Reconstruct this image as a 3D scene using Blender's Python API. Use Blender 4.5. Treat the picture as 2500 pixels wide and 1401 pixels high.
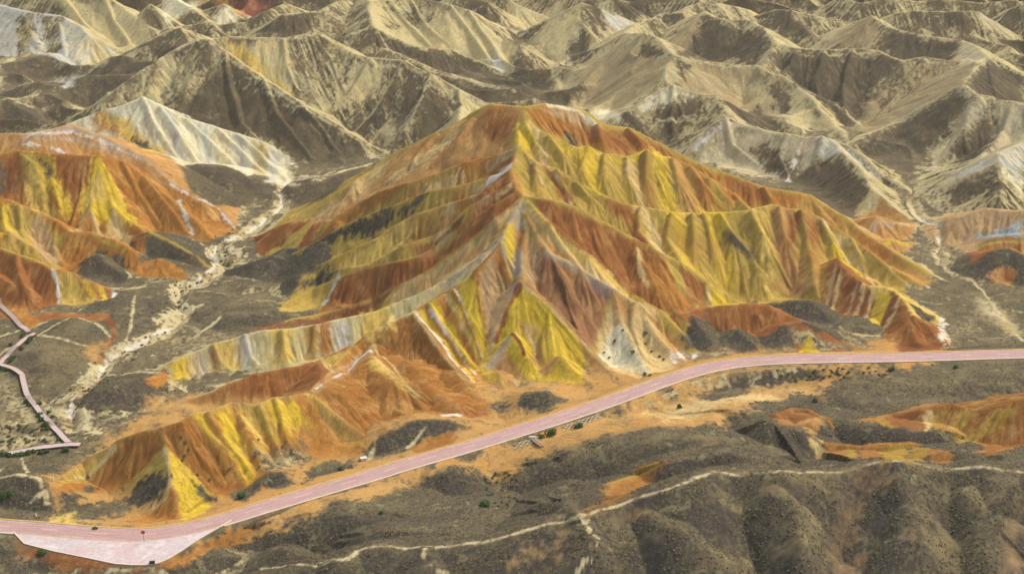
import bpy, bmesh, math, random
import numpy as np

for o in list(bpy.data.objects):
    bpy.data.objects.remove(o, do_unlink=True)
SC = bpy.context.scene
COL = SC.collection
# ---------- camera ----------
cam = bpy.data.cameras.new('camera'); camo = bpy.data.objects.new('camera', cam); COL.objects.link(camo)
cam.sensor_width = 36; cam.lens = 36 * 3630 / 2500
cam.clip_start = 1; cam.clip_end = 20000
camo.location = (0, 0, 220); camo.rotation_euler = (math.radians(65), 0, 0)
SC.camera = camo
# ---------- sky and sun: bright, thinly veiled daylight from the far right ----------
SUN_EL, SUN_AZ = math.radians(51), math.radians(57)      # azimuth from straight ahead towards the right
w = bpy.data.worlds.new('World'); SC.world = w; w.use_nodes = True
nt = w.node_tree; bg = nt.nodes['Background']
sky = nt.nodes.new('ShaderNodeTexSky'); sky.sky_type = 'NISHITA'; sky.sun_disc = False
sky.sun_elevation = SUN_EL; sky.sun_rotation = SUN_AZ; sky.air_density = 1.0; sky.dust_density = 4.0; sky.ozone_density = 1.0
nt.links.new(sky.outputs[0], bg.inputs[0]); bg.inputs[1].default_value = 0.16
sl = bpy.data.lights.new('sun', 'SUN'); sl.energy = 2.15; sl.angle = math.radians(16); sl.color = (1.0, 0.95, 0.86)
so = bpy.data.objects.new('sun', sl); COL.objects.link(so)
so.rotation_euler = (math.pi / 2 - SUN_EL, 0, -SUN_AZ + math.pi)
so.location = (200, 400, 500)
SC.view_settings.view_transform = 'Standard'; SC.view_settings.look = 'None'
SC.view_settings.exposure = 0.25; SC.view_settings.gamma = 1.0
SC.cycles.use_denoising = True
SC.cycles.max_bounces = 6
# ---------- survey data, metres: crests, faces, gullies, road, earth colours ----------
RIDGES = [
 (1,0.68,0.68,0.8,[(-202.09,620.62,8.0),(-192.27,622.72,12.0),(-178.37,621.15,20.0),(-163.2,637.22,29.0),(-152.47,649.03,34.0),(-142.23,654.94,38.0),(-135.7,653.58,38.0),(-128.16,659.04,38.0),(-116.9,658.36,38.0),(-104.29,659.22,37.0),(-88.65,667.39,38.0),(-82.08,663.81,34.0),(-71.42,658.31,30.0),(-64.4,656.47,29.0),(-48.91,655.3,28.0),(-43.58,649.38,26.5),(-36.37,644.64,24.5),(-23.86,641.49,19.0),(-10.12,640.04,12.0),(1.85,640.78,5.0)]),
 (1,0.62,0.62,0.8,[(-135.45,652.23,38.0),(-129.19,650.35,34.0),(-110.55,635.16,25.5),(-91.14,621.57,18.0),(-75.55,614.57,11.0),(-65.48,609.05,6.0),(-60.01,600.63,1.0)]),
 (2,0.6,0.6,0.8,[(-224.47,618.52,4.0),(-197.94,604.6,12.0),(-188.73,604.97,15.0),(-176.91,607.81,19.0),(-166.49,608.14,22.0),(-158.37,610.72,25.0),(-149.34,606.46,22.0),(-138.58,604.62,17.5),(-125.09,603.44,13.5),(-116.95,603.76,11.0),(-106.63,601.26,8.0),(-94.86,597.03,2.5),(-91.55,585.39,0.0)]),
 (3,0.55,0.55,0.8,[(-212.08,557.96,26.0),(-201.78,556.55,27.0),(-188.17,554.65,28.0),(-179.85,558.15,29.0),(-175.3,561.64,29.0),(-163.64,558.45,26.0),(-152.2,554.78,22.0),(-143.71,550.36,19.5),(-133.61,541.32,13.0),(-121.39,537.54,8.0),(-113.98,536.85,4.0),(-105.0,524.19,0.0)]),
 (4,0.75,0.75,0.8,[(-203.61,532.07,26.0),(-195.42,535.7,26.0),(-188.99,538.08,26.8),(-182.44,537.53,26.5),(-177.18,537.54,26.0),(-166.68,536.17,25.5),(-158.67,535.99,25.4),(-150.04,538.91,22.0),(-141.74,536.14,17.0),(-129.75,528.21,10.0),(-119.49,521.08,4.5),(-112.9,512.3,1.0)]),
 (4,0.95,0.95,0.8,[(-188.99,538.08,26.8),(-182.34,532.44,24.38),(-177.65,524.57,18.09),(-174.56,515.38,10.0)]),
 (4,0.95,0.95,0.8,[(-158.67,535.99,25.4),(-156.78,531.26,22.0),(-158.1,524.0,15.0),(-157.83,519.0,13.0),(-157.79,515.75,11.5),(-160.63,508.32,6.0)]),
 (4,0.95,0.95,0.8,[(-156.78,531.26,22.0),(-153.14,525.68,16.0),(-148.89,518.21,11.5),(-143.98,514.62,8.0),(-138.31,511.88,5.0)]),
 (4,0.75,0.75,0.8,[(-196.36,507.11,20.0),(-187.88,508.05,18.5),(-185.18,509.31,18.0),(-181.3,507.85,16.8),(-174.66,506.73,14.5),(-166.82,503.33,12.0),(-160.99,499.53,9.7),(-152.49,498.38,9.7),(-144.94,495.92,8.0),(-137.46,491.59,6.0),(-133.48,488.49,3.5),(-132.52,480.03,1.37)]),
 (4,0.8,0.8,0.8,[(-190.9,488.07,15.0),(-180.27,487.88,13.5),(-177.53,487.99,12.5),(-169.95,484.64,9.5),(-164.2,481.26,4.0),(-162.31,479.25,3.0)]),
 (4,0.8,0.8,0.8,[(-189.11,481.66,13.0),(-179.5,478.17,12.0),(-173.83,475.09,11.0),(-166.32,472.42,10.0),(-158.72,467.71,9.0),(-152.66,467.59,7.5),(-145.74,465.92,5.0),(-136.21,466.52,0.5)]),
 (4,0.7,0.7,0.8,[(-182.64,468.2,8.0),(-176.74,466.98,7.0),(-166.42,458.92,5.0),(-159.72,455.15,0.0)]),
 (24,0.5,0.75,0.8,[(-140.38,505.63,5.0),(-132.56,502.41,8.0),(-125.47,499.43,6.5),(-114.07,492.17,3.0),(-108.79,489.45,0.0)]),
 (24,0.6,0.7,0.8,[(-153.81,480.65,2.05),(-150.68,485.1,5.0),(-147.83,486.46,6.0),(-144.38,483.4,4.0),(-136.59,478.79,1.29)]),
 (31,0.5,0.5,0.8,[(-132.69,484.29,2.0),(-126.42,486.23,4.5),(-120.21,484.56,3.0),(-114.75,481.26,1.29)]),
 (5,0.6,0.6,0.8,[(-288.45,788.66,20.0),(-274.69,786.91,20.0),(-252.55,770.56,20.0),(-238.1,768.52,19.0),(-225.9,760.07,16.0),(-219.64,751.44,14.0),(-212.2,749.46,10.0),(-201.38,749.57,4.75)]),
 (5,0.6,0.6,0.8,[(-238.1,768.52,19.0),(-233.44,752.94,11.85),(-227.9,737.39,5.46)]),
 (5,0.6,0.6,0.8,[(-257.41,773.1,20.0),(-250.34,756.79,12.97),(-241.74,742.68,7.16)]),
 (6,0.6,0.6,0.8,[(-266.08,804.17,24.0),(-243.44,795.48,25.0),(-220.63,792.29,24.0),(-208.15,783.85,19.0),(-190.14,765.98,13.1),(-186.83,762.61,10.94)]),
 (6,0.7,0.7,0.8,[(-192.49,780.78,22.0),(-193.34,785.92,14.0),(-191.64,802.76,5.0)]),
 (6,0.6,0.6,0.8,[(-187.96,812.84,18.0),(-173.96,797.69,15.0),(-188.77,804.78,4.0)]),
 (6,0.6,0.6,0.8,[(-174.3,799.45,15.0),(-166.42,791.46,11.42),(-158.65,773.8,12.76)]),
 (6,0.6,0.6,0.8,[(-169.22,806.69,12.0),(-158.34,804.44,16.0),(-147.64,797.9,9.72)]),
 (6,0.55,0.55,0.8,[(-183.27,766.6,12.05),(-176.01,773.32,12.0),(-160.31,777.04,13.0),(-154.86,776.63,12.0),(-141.77,777.04,13.0),(-133.66,782.98,17.0),(-122.56,798.33,18.0)]),
 (1,0.5,0.5,0.8,[(-194.09,736.9,7.74),(-184.31,732.97,13.14),(-175.43,742.3,18.0),(-168.6,740.42,20.0)]),
 (24,0.4,0.4,0.8,[(-255.17,718.2,6.84),(-246.01,728.21,6.0),(-235.54,736.02,8.0),(-222.35,731.13,3.0)]),
 (24,0.5,0.5,0.8,[(-208.74,706.59,3.0),(-201.52,725.21,9.0),(-194.35,721.95,11.0),(-187.52,718.0,9.0),(-172.43,714.59,10.0),(-167.46,722.82,16.0)]),
 (24,0.5,0.5,0.8,[(-241.63,673.99,5.0),(-233.49,680.46,8.0),(-226.53,683.76,9.0),(-214.15,680.43,7.0),(-205.29,675.65,5.48)]),
 (24,0.5,0.5,0.8,[(-242.99,661.49,8.0),(-239.39,667.72,7.0),(-223.66,652.52,5.0),(-210.49,643.97,1.0)]),
 (24,0.5,0.5,0.8,[(-213.72,671.3,5.86),(-204.7,690.44,10.0),(-184.61,689.15,11.0),(-170.98,690.6,13.0)]),
 (7,0.55,0.55,0.8,[(-137.79,753.02,14.0),(-124.97,747.01,21.0),(-115.88,745.81,26.0),(-107.53,747.45,26.0),(-97.97,751.56,26.0),(-93.55,765.0,26.0),(-88.85,775.37,26.0)]),
 (7,0.6,0.6,0.8,[(-82.57,791.86,27.0),(-73.51,761.36,28.0),(-71.57,737.54,25.0),(-69.48,729.48,24.0)]),
 (7,0.6,0.6,0.8,[(-69.48,729.48,24.0),(-76.36,727.6,22.0),(-83.89,724.22,20.0),(-91.2,727.09,19.0)]),
 (7,0.55,0.55,0.8,[(-73.51,761.36,28.0),(-54.2,778.39,27.0),(-32.14,767.24,25.0),(-23.32,764.87,23.0),(-11.74,760.07,16.0),(2.13,755.04,8.0),(10.47,739.9,7.31),(20.03,742.61,1.77)]),
 (8,0.6,0.6,0.8,[(-69.48,729.48,24.0),(-65.92,727.6,22.0),(-58.71,725.57,19.0),(-49.63,722.82,16.0),(-41.87,722.2,14.5),(-30.8,725.99,13.0),(-23.8,723.95,10.0),(-13.28,719.07,7.0),(-3.48,718.32,3.0)]),
 (8,0.5,0.5,0.8,[(-62.68,714.82,16.19),(-53.84,711.59,14.0),(-38.43,703.26,9.0),(-26.49,698.27,7.0),(-16.21,692.08,6.02),(1.95,680.87,6.05)]),
 (7,0.6,0.6,0.8,[(-28.92,799.56,24.0),(-13.28,793.09,20.0),(2.21,787.83,9.0),(8.66,768.7,9.71)]),
 (7,0.6,0.6,0.8,[(-11.24,808.82,24.0),(2.25,804.44,16.0),(17.98,802.25,9.72)]),
 (9,0.6,0.6,0.8,[(6.11,775.37,9.0),(19.31,774.08,16.0),(27.5,773.95,20.0),(36.36,775.49,24.0),(45.47,778.63,21.0),(53.91,779.56,17.0),(65.75,780.8,12.0)]),
 (9,0.65,0.65,0.8,[(36.36,775.49,24.0),(33.95,766.85,19.0),(40.41,755.54,13.31),(48.44,768.88,3.0)]),
 (9,0.55,0.55,0.8,[(-2.11,750.06,12.0),(2.53,745.89,11.0),(6.27,737.91,7.45),(20.06,743.74,1.0)]),
 (9,0.6,0.6,0.8,[(20.64,825.33,20.0),(38.39,811.23,20.0),(56.16,806.08,19.0),(66.93,796.67,12.32)]),
 (10,0.5,0.6,0.8,[(20.78,706.96,3.51),(33.35,730.84,8.0),(42.87,725.44,14.0),(56.01,725.9,21.0),(64.62,712.81,25.0),(70.12,704.65,25.0),(76.36,677.05,24.0),(71.6,667.84,21.0),(69.64,659.65,18.0),(66.91,653.34,15.67)]),
 (10,0.6,0.6,0.8,[(56.01,725.9,21.0),(64.47,752.9,19.0),(70.79,757.77,19.0),(78.06,768.04,20.0),(88.97,765.87,21.0),(94.45,777.31,22.0),(102.65,782.94,23.0),(108.67,783.4,22.0),(118.58,789.08,19.0),(129.6,798.93,14.0)]),
 (11,0.6,0.6,0.8,[(43.94,642.61,5.75),(53.04,633.01,12.0),(65.69,642.85,18.0),(72.56,644.4,20.0),(82.29,639.36,17.0),(90.86,637.57,17.0),(95.65,635.49,15.0),(109.98,634.82,7.0),(115.24,631.97,4.12)]),
 (11,0.6,0.6,0.8,[(90.86,637.57,17.0),(92.09,632.39,16.0),(92.7,623.69,14.5),(93.26,616.56,13.5)]),
 (11,0.62,0.62,0.8,[(73.95,607.26,2.71),(81.27,608.93,8.28),(87.67,613.82,12.0),(93.26,616.56,13.5),(101.2,611.63,12.0),(110.45,604.98,11.5),(117.09,600.87,12.0),(123.11,594.57,12.0),(129.94,591.44,14.0),(134.0,590.67,13.0),(141.75,584.09,11.0),(145.03,579.89,10.0),(151.25,572.09,5.0),(158.65,564.89,1.5),(162.03,559.62,0.0)]),
 (11,0.62,0.62,0.8,[(134.0,590.67,13.0),(137.27,577.13,11.0),(141.95,562.23,8.0),(142.72,549.27,6.5)]),
 (11,0.62,0.62,0.8,[(142.72,549.27,6.5),(148.73,539.34,3.0),(154.47,531.96,0.0)]),
 (11,0.6,0.6,0.8,[(45.27,626.41,7.92),(50.85,630.34,11.74),(57.95,626.41,7.92)]),
 (12,0.55,0.55,0.8,[(90.37,738.85,20.0),(99.22,754.61,25.0),(101.94,746.96,24.0),(108.94,741.32,24.0),(118.92,741.32,24.0),(126.38,728.54,23.0),(127.82,704.13,22.5),(136.17,695.84,22.0),(149.8,693.01,22.0),(162.99,695.13,22.0),(175.14,692.31,22.0),(178.51,686.03,21.0),(185.19,682.6,20.0),(195.46,684.65,21.0),(206.13,681.24,20.0),(216.36,684.65,20.0),(211.23,656.06,27.01)]),
 (10,0.6,0.6,0.8,[(76.36,677.05,24.0),(83.84,679.19,21.0),(98.87,681.25,19.0),(106.69,679.92,18.0),(114.53,679.58,18.5),(122.27,669.37,17.0),(125.77,667.42,17.0),(131.94,659.95,14.0),(135.66,651.44,12.0),(141.03,640.01,7.0),(144.53,621.94,5.84),(146.74,614.06,3.49)]),
 (10,0.6,0.6,0.8,[(131.94,659.95,14.0),(147.07,655.37,8.0),(157.01,638.18,2.0)]),
 (13,0.6,0.6,0.8,[(211.23,656.06,27.01),(220.45,667.45,26.0),(210.99,652.46,26.73),(198.54,631.51,24.0),(190.97,631.28,19.0),(173.18,629.0,8.0),(155.35,615.49,6.19),(148.39,610.97,3.83)]),
 (13,0.6,0.6,0.8,[(198.37,630.91,24.0),(203.04,624.79,22.0),(209.53,623.25,21.0),(212.08,621.15,20.0),(218.5,619.99,20.0),(221.17,615.42,20.0),(233.93,610.28,18.0)]),
 (13,0.6,0.6,0.8,[(220.45,667.45,26.0),(225.09,664.31,24.0),(234.92,659.48,20.0),(247.34,648.81,14.0)]),
 (14,0.55,0.55,0.8,[(229.92,588.41,19.0),(209.22,575.74,17.0),(194.3,561.52,17.0),(188.53,564.02,14.0),(180.33,564.26,9.0),(168.8,561.01,3.0),(162.63,558.72,0.0)]),
 (14,0.6,0.6,0.8,[(194.3,561.52,17.0),(193.22,556.6,15.5),(192.16,550.8,13.0),(191.23,545.33,11.47),(188.87,537.54,8.34)]),
 (14,0.6,0.6,0.8,[(193.22,556.6,15.5),(197.82,551.99,11.0),(202.52,544.44,7.0)]),
 (15,0.55,0.55,0.8,[(171.62,761.01,14.0),(179.13,754.82,20.0),(184.94,749.4,24.0),(189.77,740.65,21.0),(197.06,734.95,20.0),(209.43,727.85,19.0),(224.18,720.32,19.0),(226.09,702.94,21.0),(220.45,667.45,26.0)]),
 (15,0.6,0.6,0.8,[(204.68,782.12,17.0),(216.05,782.55,18.0),(230.74,783.84,17.0),(239.68,781.69,18.0),(249.6,783.84,17.0),(258.5,784.16,12.0),(269.09,780.99,5.0)]),
 (15,0.6,0.6,0.8,[(131.18,793.55,12.0),(141.95,788.16,17.0),(149.44,783.42,18.0),(152.66,783.84,17.0),(162.48,783.81,15.0),(177.46,788.3,10.0)]),
 (15,0.6,0.6,0.8,[(149.44,783.42,18.0),(154.86,776.63,12.0),(157.14,752.51,9.8)]),
 (15,0.6,0.6,0.8,[(185.25,820.89,16.0),(193.16,814.14,14.0),(212.05,818.11,16.0),(226.98,821.77,13.0),(240.1,820.26,15.0),(262.61,818.09,13.0),(280.4,817.49,15.0)]),
 (15,0.6,0.6,0.8,[(275.29,807.25,13.0),(285.29,805.53,18.0)]),
 (15,0.6,0.6,0.8,[(52.96,826.13,14.0),(66.74,824.81,12.0),(89.56,824.63,16.0),(102.41,816.87,17.0)]),
 (16,0.65,0.65,0.8,[(-8.13,514.35,53.0),(-6.64,513.28,53.5),(-1.47,511.39,53.5),(3.65,507.51,54.0),(12.14,515.3,53.0),(24.04,518.79,50.0),(31.03,513.48,46.0),(42.08,517.23,43.0),(54.2,517.66,37.0),(68.21,515.83,30.0),(76.22,515.69,27.0),(95.32,513.22,21.0),(109.91,514.66,18.0),(121.32,508.87,12.0),(134.75,498.76,5.0),(142.91,487.08,3.0),(149.98,477.79,0.0)]),
 (16,0.65,0.65,0.8,[(-8.13,514.35,53.0),(-14.23,513.55,48.0),(-27.74,517.09,41.0),(-40.43,519.82,34.0),(-50.04,519.15,27.0),(-57.65,511.64,24.35),(-63.93,508.89,19.3),(-72.76,506.97,13.27),(-75.65,505.35,11.98)]),
 (16,0.78,0.78,0.8,[(3.65,507.51,54.0),(2.17,500.65,50.5),(2.41,487.54,46.0),(-0.7,477.35,41.5),(1.66,468.22,38.3),(3.43,464.75,37.0)]),
 (26,0.55,0.7,2,[(-91.67,507.25,2.0),(-84.99,507.68,7.42),(-79.35,505.44,10.64),(-71.31,503.19,12.38),(-61.22,491.77,16.62)]),
 (16,0.98,0.98,0.8,[(2.41,487.54,46.0),(-7.16,490.27,42.0),(-16.61,489.56,39.98),(-27.31,489.63,35.38),(-36.02,489.56,32.33),(-46.92,493.81,27.28),(-54.28,495.6,22.81),(-62.88,494.01,17.44),(-66.15,493.25,15.22)]),
 (16,0.98,0.98,0.8,[(-0.7,477.35,41.5),(-14.13,479.99,36.0),(-28.73,482.01,31.88),(-36.15,482.95,28.46),(-48.14,483.81,23.33),(-59.49,485.45,17.83),(-67.54,483.78,12.56),(-71.64,484.25,10.31),(-77.57,486.82,6.8)]),
 (16,0.98,0.98,0.8,[(-0.7,476.69,41.0),(-9.72,470.59,35.89),(-21.03,473.45,31.17),(-25.02,474.07,29.26),(-32.87,474.7,26.43),(-41.57,474.1,22.1),(-46.47,471.87,18.74),(-54.29,472.11,14.95),(-63.2,471.2,10.54),(-73.22,474.47,4.37)]),
 (16,0.98,0.98,0.8,[(0.69,471.38,39.3),(-13.25,465.97,33.56),(-21.82,465.91,25.51),(-26.66,464.07,22.67),(-36.09,462.77,20.06),(-41.89,462.71,16.9),(-48.68,462.33,13.41),(-59.69,465.88,9.82),(-68.05,467.06,3.85)]),
 (16,0.98,0.98,0.8,[(1.65,467.09,38.0),(-5.62,462.41,34.69),(-11.27,462.35,30.57),(-16.92,460.51,25.68),(-24.02,460.37,21.55),(-30.16,457.68,18.66),(-37.81,457.68,16.1),(-45.74,460.55,13.45),(-51.59,461.17,11.34),(-58.99,462.58,8.39),(-69.13,463.86,3.0),(-77.59,453.25,1.84)]),
 (16,0.98,0.98,0.8,[(3.43,464.75,37.0),(-4.76,457.18,32.4),(-13.08,455.03,25.92),(-20.46,453.35,20.71),(-28.52,451.29,15.66),(-39.23,449.74,10.36),(-46.72,452.01,5.5),(-54.97,449.26,3.0),(-64.48,447.64,1.5),(-74.55,441.12,1.67)]),
 (16,0.98,0.98,0.8,[(3.43,464.75,37.0),(-0.68,454.58,32.0),(-4.27,444.68,28.6)]),
 (28,0.78,0.78,0.8,[(-4.27,444.68,28.6),(-9.32,442.46,25.5),(-14.54,441.62,21.5),(-21.37,440.23,17.0),(-30.05,436.58,14.0),(-38.25,434.72,11.5),(-44.8,431.43,10.0),(-53.56,428.67,9.0),(-63.17,425.25,8.5),(-73.16,422.63,8.2),(-79.35,422.16,8.0),(-90.97,419.22,6.0),(-99.01,414.53,4.5),(-105.96,410.77,3.0),(-111.46,408.8,0.0)]),
 (18,0.85,0.85,0.8,[(-4.27,444.68,28.6),(-11.2,435.66,22.01),(-19.22,436.05,16.3),(-26.54,430.11,14.0),(-31.25,424.97,13.0)]),
 (18,0.9,0.9,0.8,[(-31.25,424.97,13.0),(-27.02,417.91,11.0),(-20.29,408.07,6.0),(-12.44,396.97,2.7)]),
 (18,0.9,0.9,0.8,[(-31.25,424.97,13.0),(-42.57,420.04,9.5),(-48.86,415.41,6.5),(-53.33,403.27,6.96),(-56.69,388.46,8.19),(-58.49,379.89,9.33)]),
 (18,0.9,0.9,0.8,[(-42.97,413.33,8.0),(-44.31,409.17,7.0),(-42.43,406.06,6.2),(-35.86,395.91,6.8),(-29.41,390.44,4.88),(-23.04,384.44,2.66)]),
 (18,0.9,0.9,0.8,[(-44.31,409.17,7.0),(-50.4,404.15,4.5),(-55.15,391.28,6.51)]),
 (19,0.72,0.72,0.8,[(-49.77,412.07,7.5),(-58.42,403.05,7.5),(-62.69,400.12,7.5),(-70.68,397.36,7.0),(-77.82,395.16,6.5),(-84.93,392.77,5.0),(-91.96,389.69,2.5),(-99.44,389.14,0.0)]),
 (19,0.4,0.4,2,[(-43.63,406.71,6.0),(-47.02,395.34,5.0),(-54.29,384.44,8.19),(-62.44,389.86,4.5)]),
 (19,0.3,0.3,2,[(-25.76,390.05,3.0),(-19.47,386.3,3.0),(-12.16,385.26,1.5)]),
 (16,0.85,0.85,0.8,[(3.43,464.75,37.0),(4.73,452.36,30.0),(2.91,439.29,24.0),(2.88,432.18,21.0)]),
 (16,0.75,0.75,0.8,[(2.88,432.18,21.0),(12.12,426.21,15.0),(19.94,420.17,9.0),(30.3,409.9,1.0)]),
 (16,0.75,0.75,0.8,[(3.43,464.75,37.0),(11.6,452.86,32.86),(24.4,445.69,24.37),(33.22,444.49,18.0),(38.89,438.7,13.0),(47.91,434.7,9.0),(54.22,428.95,4.0),(57.63,422.6,1.34)]),
 (16,0.8,1.15,0.8,[(4.76,458.07,33.5),(11.82,441.76,26.68),(24.12,438.06,20.92),(32.44,435.6,16.95),(39.9,434.21,12.48)]),
 (16,0.7,0.7,0.8,[(39.9,434.21,12.48),(44.69,426.91,6.5),(53.16,416.72,0.0)]),
 (16,0.75,0.75,0.8,[(32.44,435.6,16.95),(34.59,426.13,8.5),(38.81,417.45,4.0),(43.27,407.19,0.0)]),
 (16,0.78,0.78,0.8,[(3.43,464.75,37.0),(12.69,461.41,37.0),(19.28,461.27,35.0),(26.25,459.94,32.0),(30.55,459.91,29.5),(40.37,457.2,25.0),(47.93,455.98,21.5),(58.32,454.3,15.5),(64.54,452.82,11.5),(71.64,451.41,7.0),(75.9,450.27,4.5),(80.78,439.26,5.59)]),
 (16,0.8,0.8,0.8,[(40.37,457.2,25.0),(42.03,450.09,20.67),(47.09,442.62,13.68),(53.5,436.68,7.59),(58.51,431.85,4.03)]),
 (16,0.85,0.85,0.8,[(2.41,487.54,46.0),(8.22,484.48,42.0),(15.09,485.65,39.0),(22.49,483.79,35.0),(32.67,480.49,30.5),(36.47,479.27,29.0),(44.92,480.93,26.5),(58.58,483.39,23.5),(67.9,486.32,22.0),(82.01,489.01,22.0),(92.65,493.22,22.5),(98.22,492.64,21.0),(103.71,495.12,20.0),(111.52,495.14,16.5),(120.88,491.52,11.0),(126.53,488.15,7.5),(132.57,483.0,4.5),(137.57,478.59,2.5),(143.45,471.96,0.0)]),
 (16,0.8,0.8,0.8,[(3.65,507.51,54.0),(4.91,500.07,51.0),(12.99,497.56,47.0),(23.25,495.94,43.0),(26.89,499.5,42.5),(32.44,498.75,40.0),(41.18,501.81,37.5),(47.97,504.97,39.0),(51.5,504.04,37.0),(58.6,509.19,34.5),(64.63,507.4,32.0),(71.4,506.25,28.0),(77.4,499.7,22.92)]),
 (20,0.7,0.7,0.8,[(109.02,468.2,8.0),(112.96,470.44,11.5),(113.47,464.3,11.0),(117.92,457.25,9.0),(119.96,455.47,8.3),(125.22,453.73,8.5),(128.16,450.26,8.3),(129.37,444.84,8.0),(131.46,437.5,6.0),(136.48,434.2,3.0),(139.45,425.44,1.34)]),
 (20,0.6,0.6,0.8,[(129.37,444.84,8.0),(129.68,433.89,4.5),(130.23,426.58,1.5)]),
 (29,0.65,0.65,0.8,[(52.1,435.56,6.65),(63.51,441.7,6.5),(70.4,442.12,7.5),(77.38,442.74,7.5),(84.02,443.47,7.0),(86.88,440.57,6.0),(95.78,437.31,4.0),(105.63,433.42,1.0)]),
 (24,0.5,0.5,0.8,[(81.86,427.15,1.95),(87.85,432.88,5.0),(94.55,433.37,5.5),(99.74,431.9,4.0),(107.41,429.01,1.0)]),
 (30,0.7,0.7,0.8,[(95.69,427.19,4.0),(92.07,424.68,1.0)]),
 (30,0.7,0.7,0.8,[(95.69,427.19,4.0),(98.95,423.75,0.0)]),
 (24,0.55,0.55,0.8,[(68.53,426.36,2.35),(72.99,429.13,4.5),(76.88,424.88,2.37)]),
 (24,0.5,0.5,0.8,[(58.88,436.29,6.29),(61.03,430.9,4.5),(64.33,424.17,2.0)]),
 (24,0.5,0.5,0.8,[(92.45,451.95,4.0),(100.26,449.86,5.0),(103.85,446.12,3.0)]),
 (24,0.35,0.35,3,[(110.93,439.93,1.5),(116.02,440.65,2.2),(122.09,441.45,1.5)]),
 (27,0.8,0.8,0.8,[(0.39,416.46,10.0),(-3.21,414.01,6.5),(-7.65,409.68,3.0),(-10.78,406.08,1.61)]),
 (27,0.8,0.8,0.8,[(0.39,416.46,10.0),(4.46,409.98,5.0),(7.85,404.77,0.3)]),
 (27,0.75,0.75,0.8,[(15.27,409.82,5.8),(12.09,408.73,3.5),(8.26,407.08,1.5)]),
 (27,0.75,0.75,0.8,[(15.27,409.82,5.8),(22.92,401.9,0.0)]),
 (27,0.6,0.6,0.8,[(-8.2,403.49,2.0),(-4.8,404.29,3.0),(-1.26,402.3,0.5)]),
 (18,0.33,0.33,2,[(-42.27,404.54,7.0),(-35.64,392.68,6.45),(-29.32,388.04,3.0),(-21.73,381.95,1.99)]),
 (18,0.33,0.33,2,[(-31.22,400.79,7.0),(-25.22,392.04,4.0),(-16.91,382.92,3.52),(-12.1,382.74,1.54)]),
 (18,0.3,0.3,2,[(-17.57,402.1,4.18),(-12.38,394.39,2.0),(-7.33,387.02,0.5)]),
 (19,0.5,0.5,1.5,[(-58.06,400.2,8.02),(-54.81,389.17,8.36),(-55.12,381.55,9.1),(-58.02,379.75,9.0)]),
 (17,0.86,0.86,0.8,[(-58.05,380.0,9.0),(-64.86,374.63,10.5),(-68.01,373.02,11.0),(-72.03,368.1,11.5),(-79.21,366.62,13.0),(-84.64,360.23,14.0),(-87.53,357.34,15.0),(-90.82,353.27,14.5),(-95.64,352.77,13.5),(-102.26,352.87,11.5),(-107.66,353.38,9.5),(-109.91,352.18,8.0),(-117.92,349.08,4.0),(-122.41,341.17,4.39)]),
 (17,0.86,0.86,0.8,[(-95.64,352.77,13.5),(-94.01,347.53,10.8),(-92.28,341.49,8.7),(-90.23,335.16,5.0),(-87.56,327.97,0.5)]),
 (17,0.86,0.86,0.8,[(-94.01,347.43,10.6),(-88.8,345.04,6.5),(-80.21,337.96,1.0)]),
 (17,0.86,0.86,0.8,[(-93.92,346.96,10.5),(-98.24,345.04,6.5),(-102.22,343.37,3.0),(-107.41,340.92,0.0)]),
 (17,0.86,0.86,0.8,[(-79.21,366.62,13.0),(-74.28,359.06,8.5),(-68.98,351.51,2.5),(-65.29,342.09,3.16)]),
 (17,0.86,0.86,0.8,[(-87.53,357.34,15.0),(-79.76,351.1,8.0),(-72.31,343.43,1.0)]),
 (17,0.86,0.86,0.8,[(-58.05,380.0,9.0),(-54.29,374.68,7.5),(-48.21,370.47,4.5),(-42.09,366.36,1.5),(-40.27,358.82,1.33)]),
 (17,0.6,0.6,0.8,[(-47.55,388.76,6.5),(-50.32,380.98,8.04),(-58.05,380.0,9.0)]),
 (17,0.55,0.55,0.8,[(-42.43,406.06,6.2),(-45.66,394.05,5.0),(-38.93,385.61,2.0),(-31.05,377.31,3.27)]),
 (21,0.85,0.48,4,[(-60.44,296.6,5.0),(-46.15,297.76,8.0),(-40.2,294.37,11.24),(-36.87,298.41,11.0),(-32.83,299.02,12.0),(-29.76,299.02,12.0),(-25.68,298.43,11.7),(-21.6,298.22,12.2),(-16.53,297.58,13.0),(-11.4,297.62,13.8),(-4.71,297.36,14.8),(0.98,298.53,16.0),(9.19,301.17,17.5),(16.61,301.95,18.5),(21.43,303.76,19.3),(24.84,304.66,20.0),(29.73,306.65,20.7),(36.75,308.52,21.5),(42.05,310.83,22.5),(47.46,312.74,23.3),(50.6,313.84,23.8),(63.85,314.32,23.5),(72.35,314.55,23.0),(82.12,314.8,23.2),(88.35,316.76,24.0),(95.49,317.88,24.5),(100.67,317.14,24.0),(110.46,316.64,23.0),(116.54,317.22,23.0),(121.6,316.49,22.5),(127.46,316.23,22.3),(139.72,316.14,22.0)]),
 (21,0.5,0.5,1.5,[(17.05,296.42,18.95),(18.43,294.36,18.04),(16.84,290.59,16.6),(15.52,289.54,8.0)]),
 (21,0.45,0.5,2.5,[(32.46,301.18,21.0),(38.04,296.99,19.15),(46.28,291.15,16.2),(51.87,286.81,10.0)]),
 (21,0.45,0.5,2.5,[(62.82,307.65,23.23),(67.14,302.53,20.7),(68.52,292.65,18.63),(70.12,286.81,10.0)]),
 (21,0.45,0.5,2.5,[(95.39,310.85,24.14),(97.11,304.02,20.89),(95.92,294.21,18.72),(92.91,292.03,15.0),(88.91,285.44,11.0)]),
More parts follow.
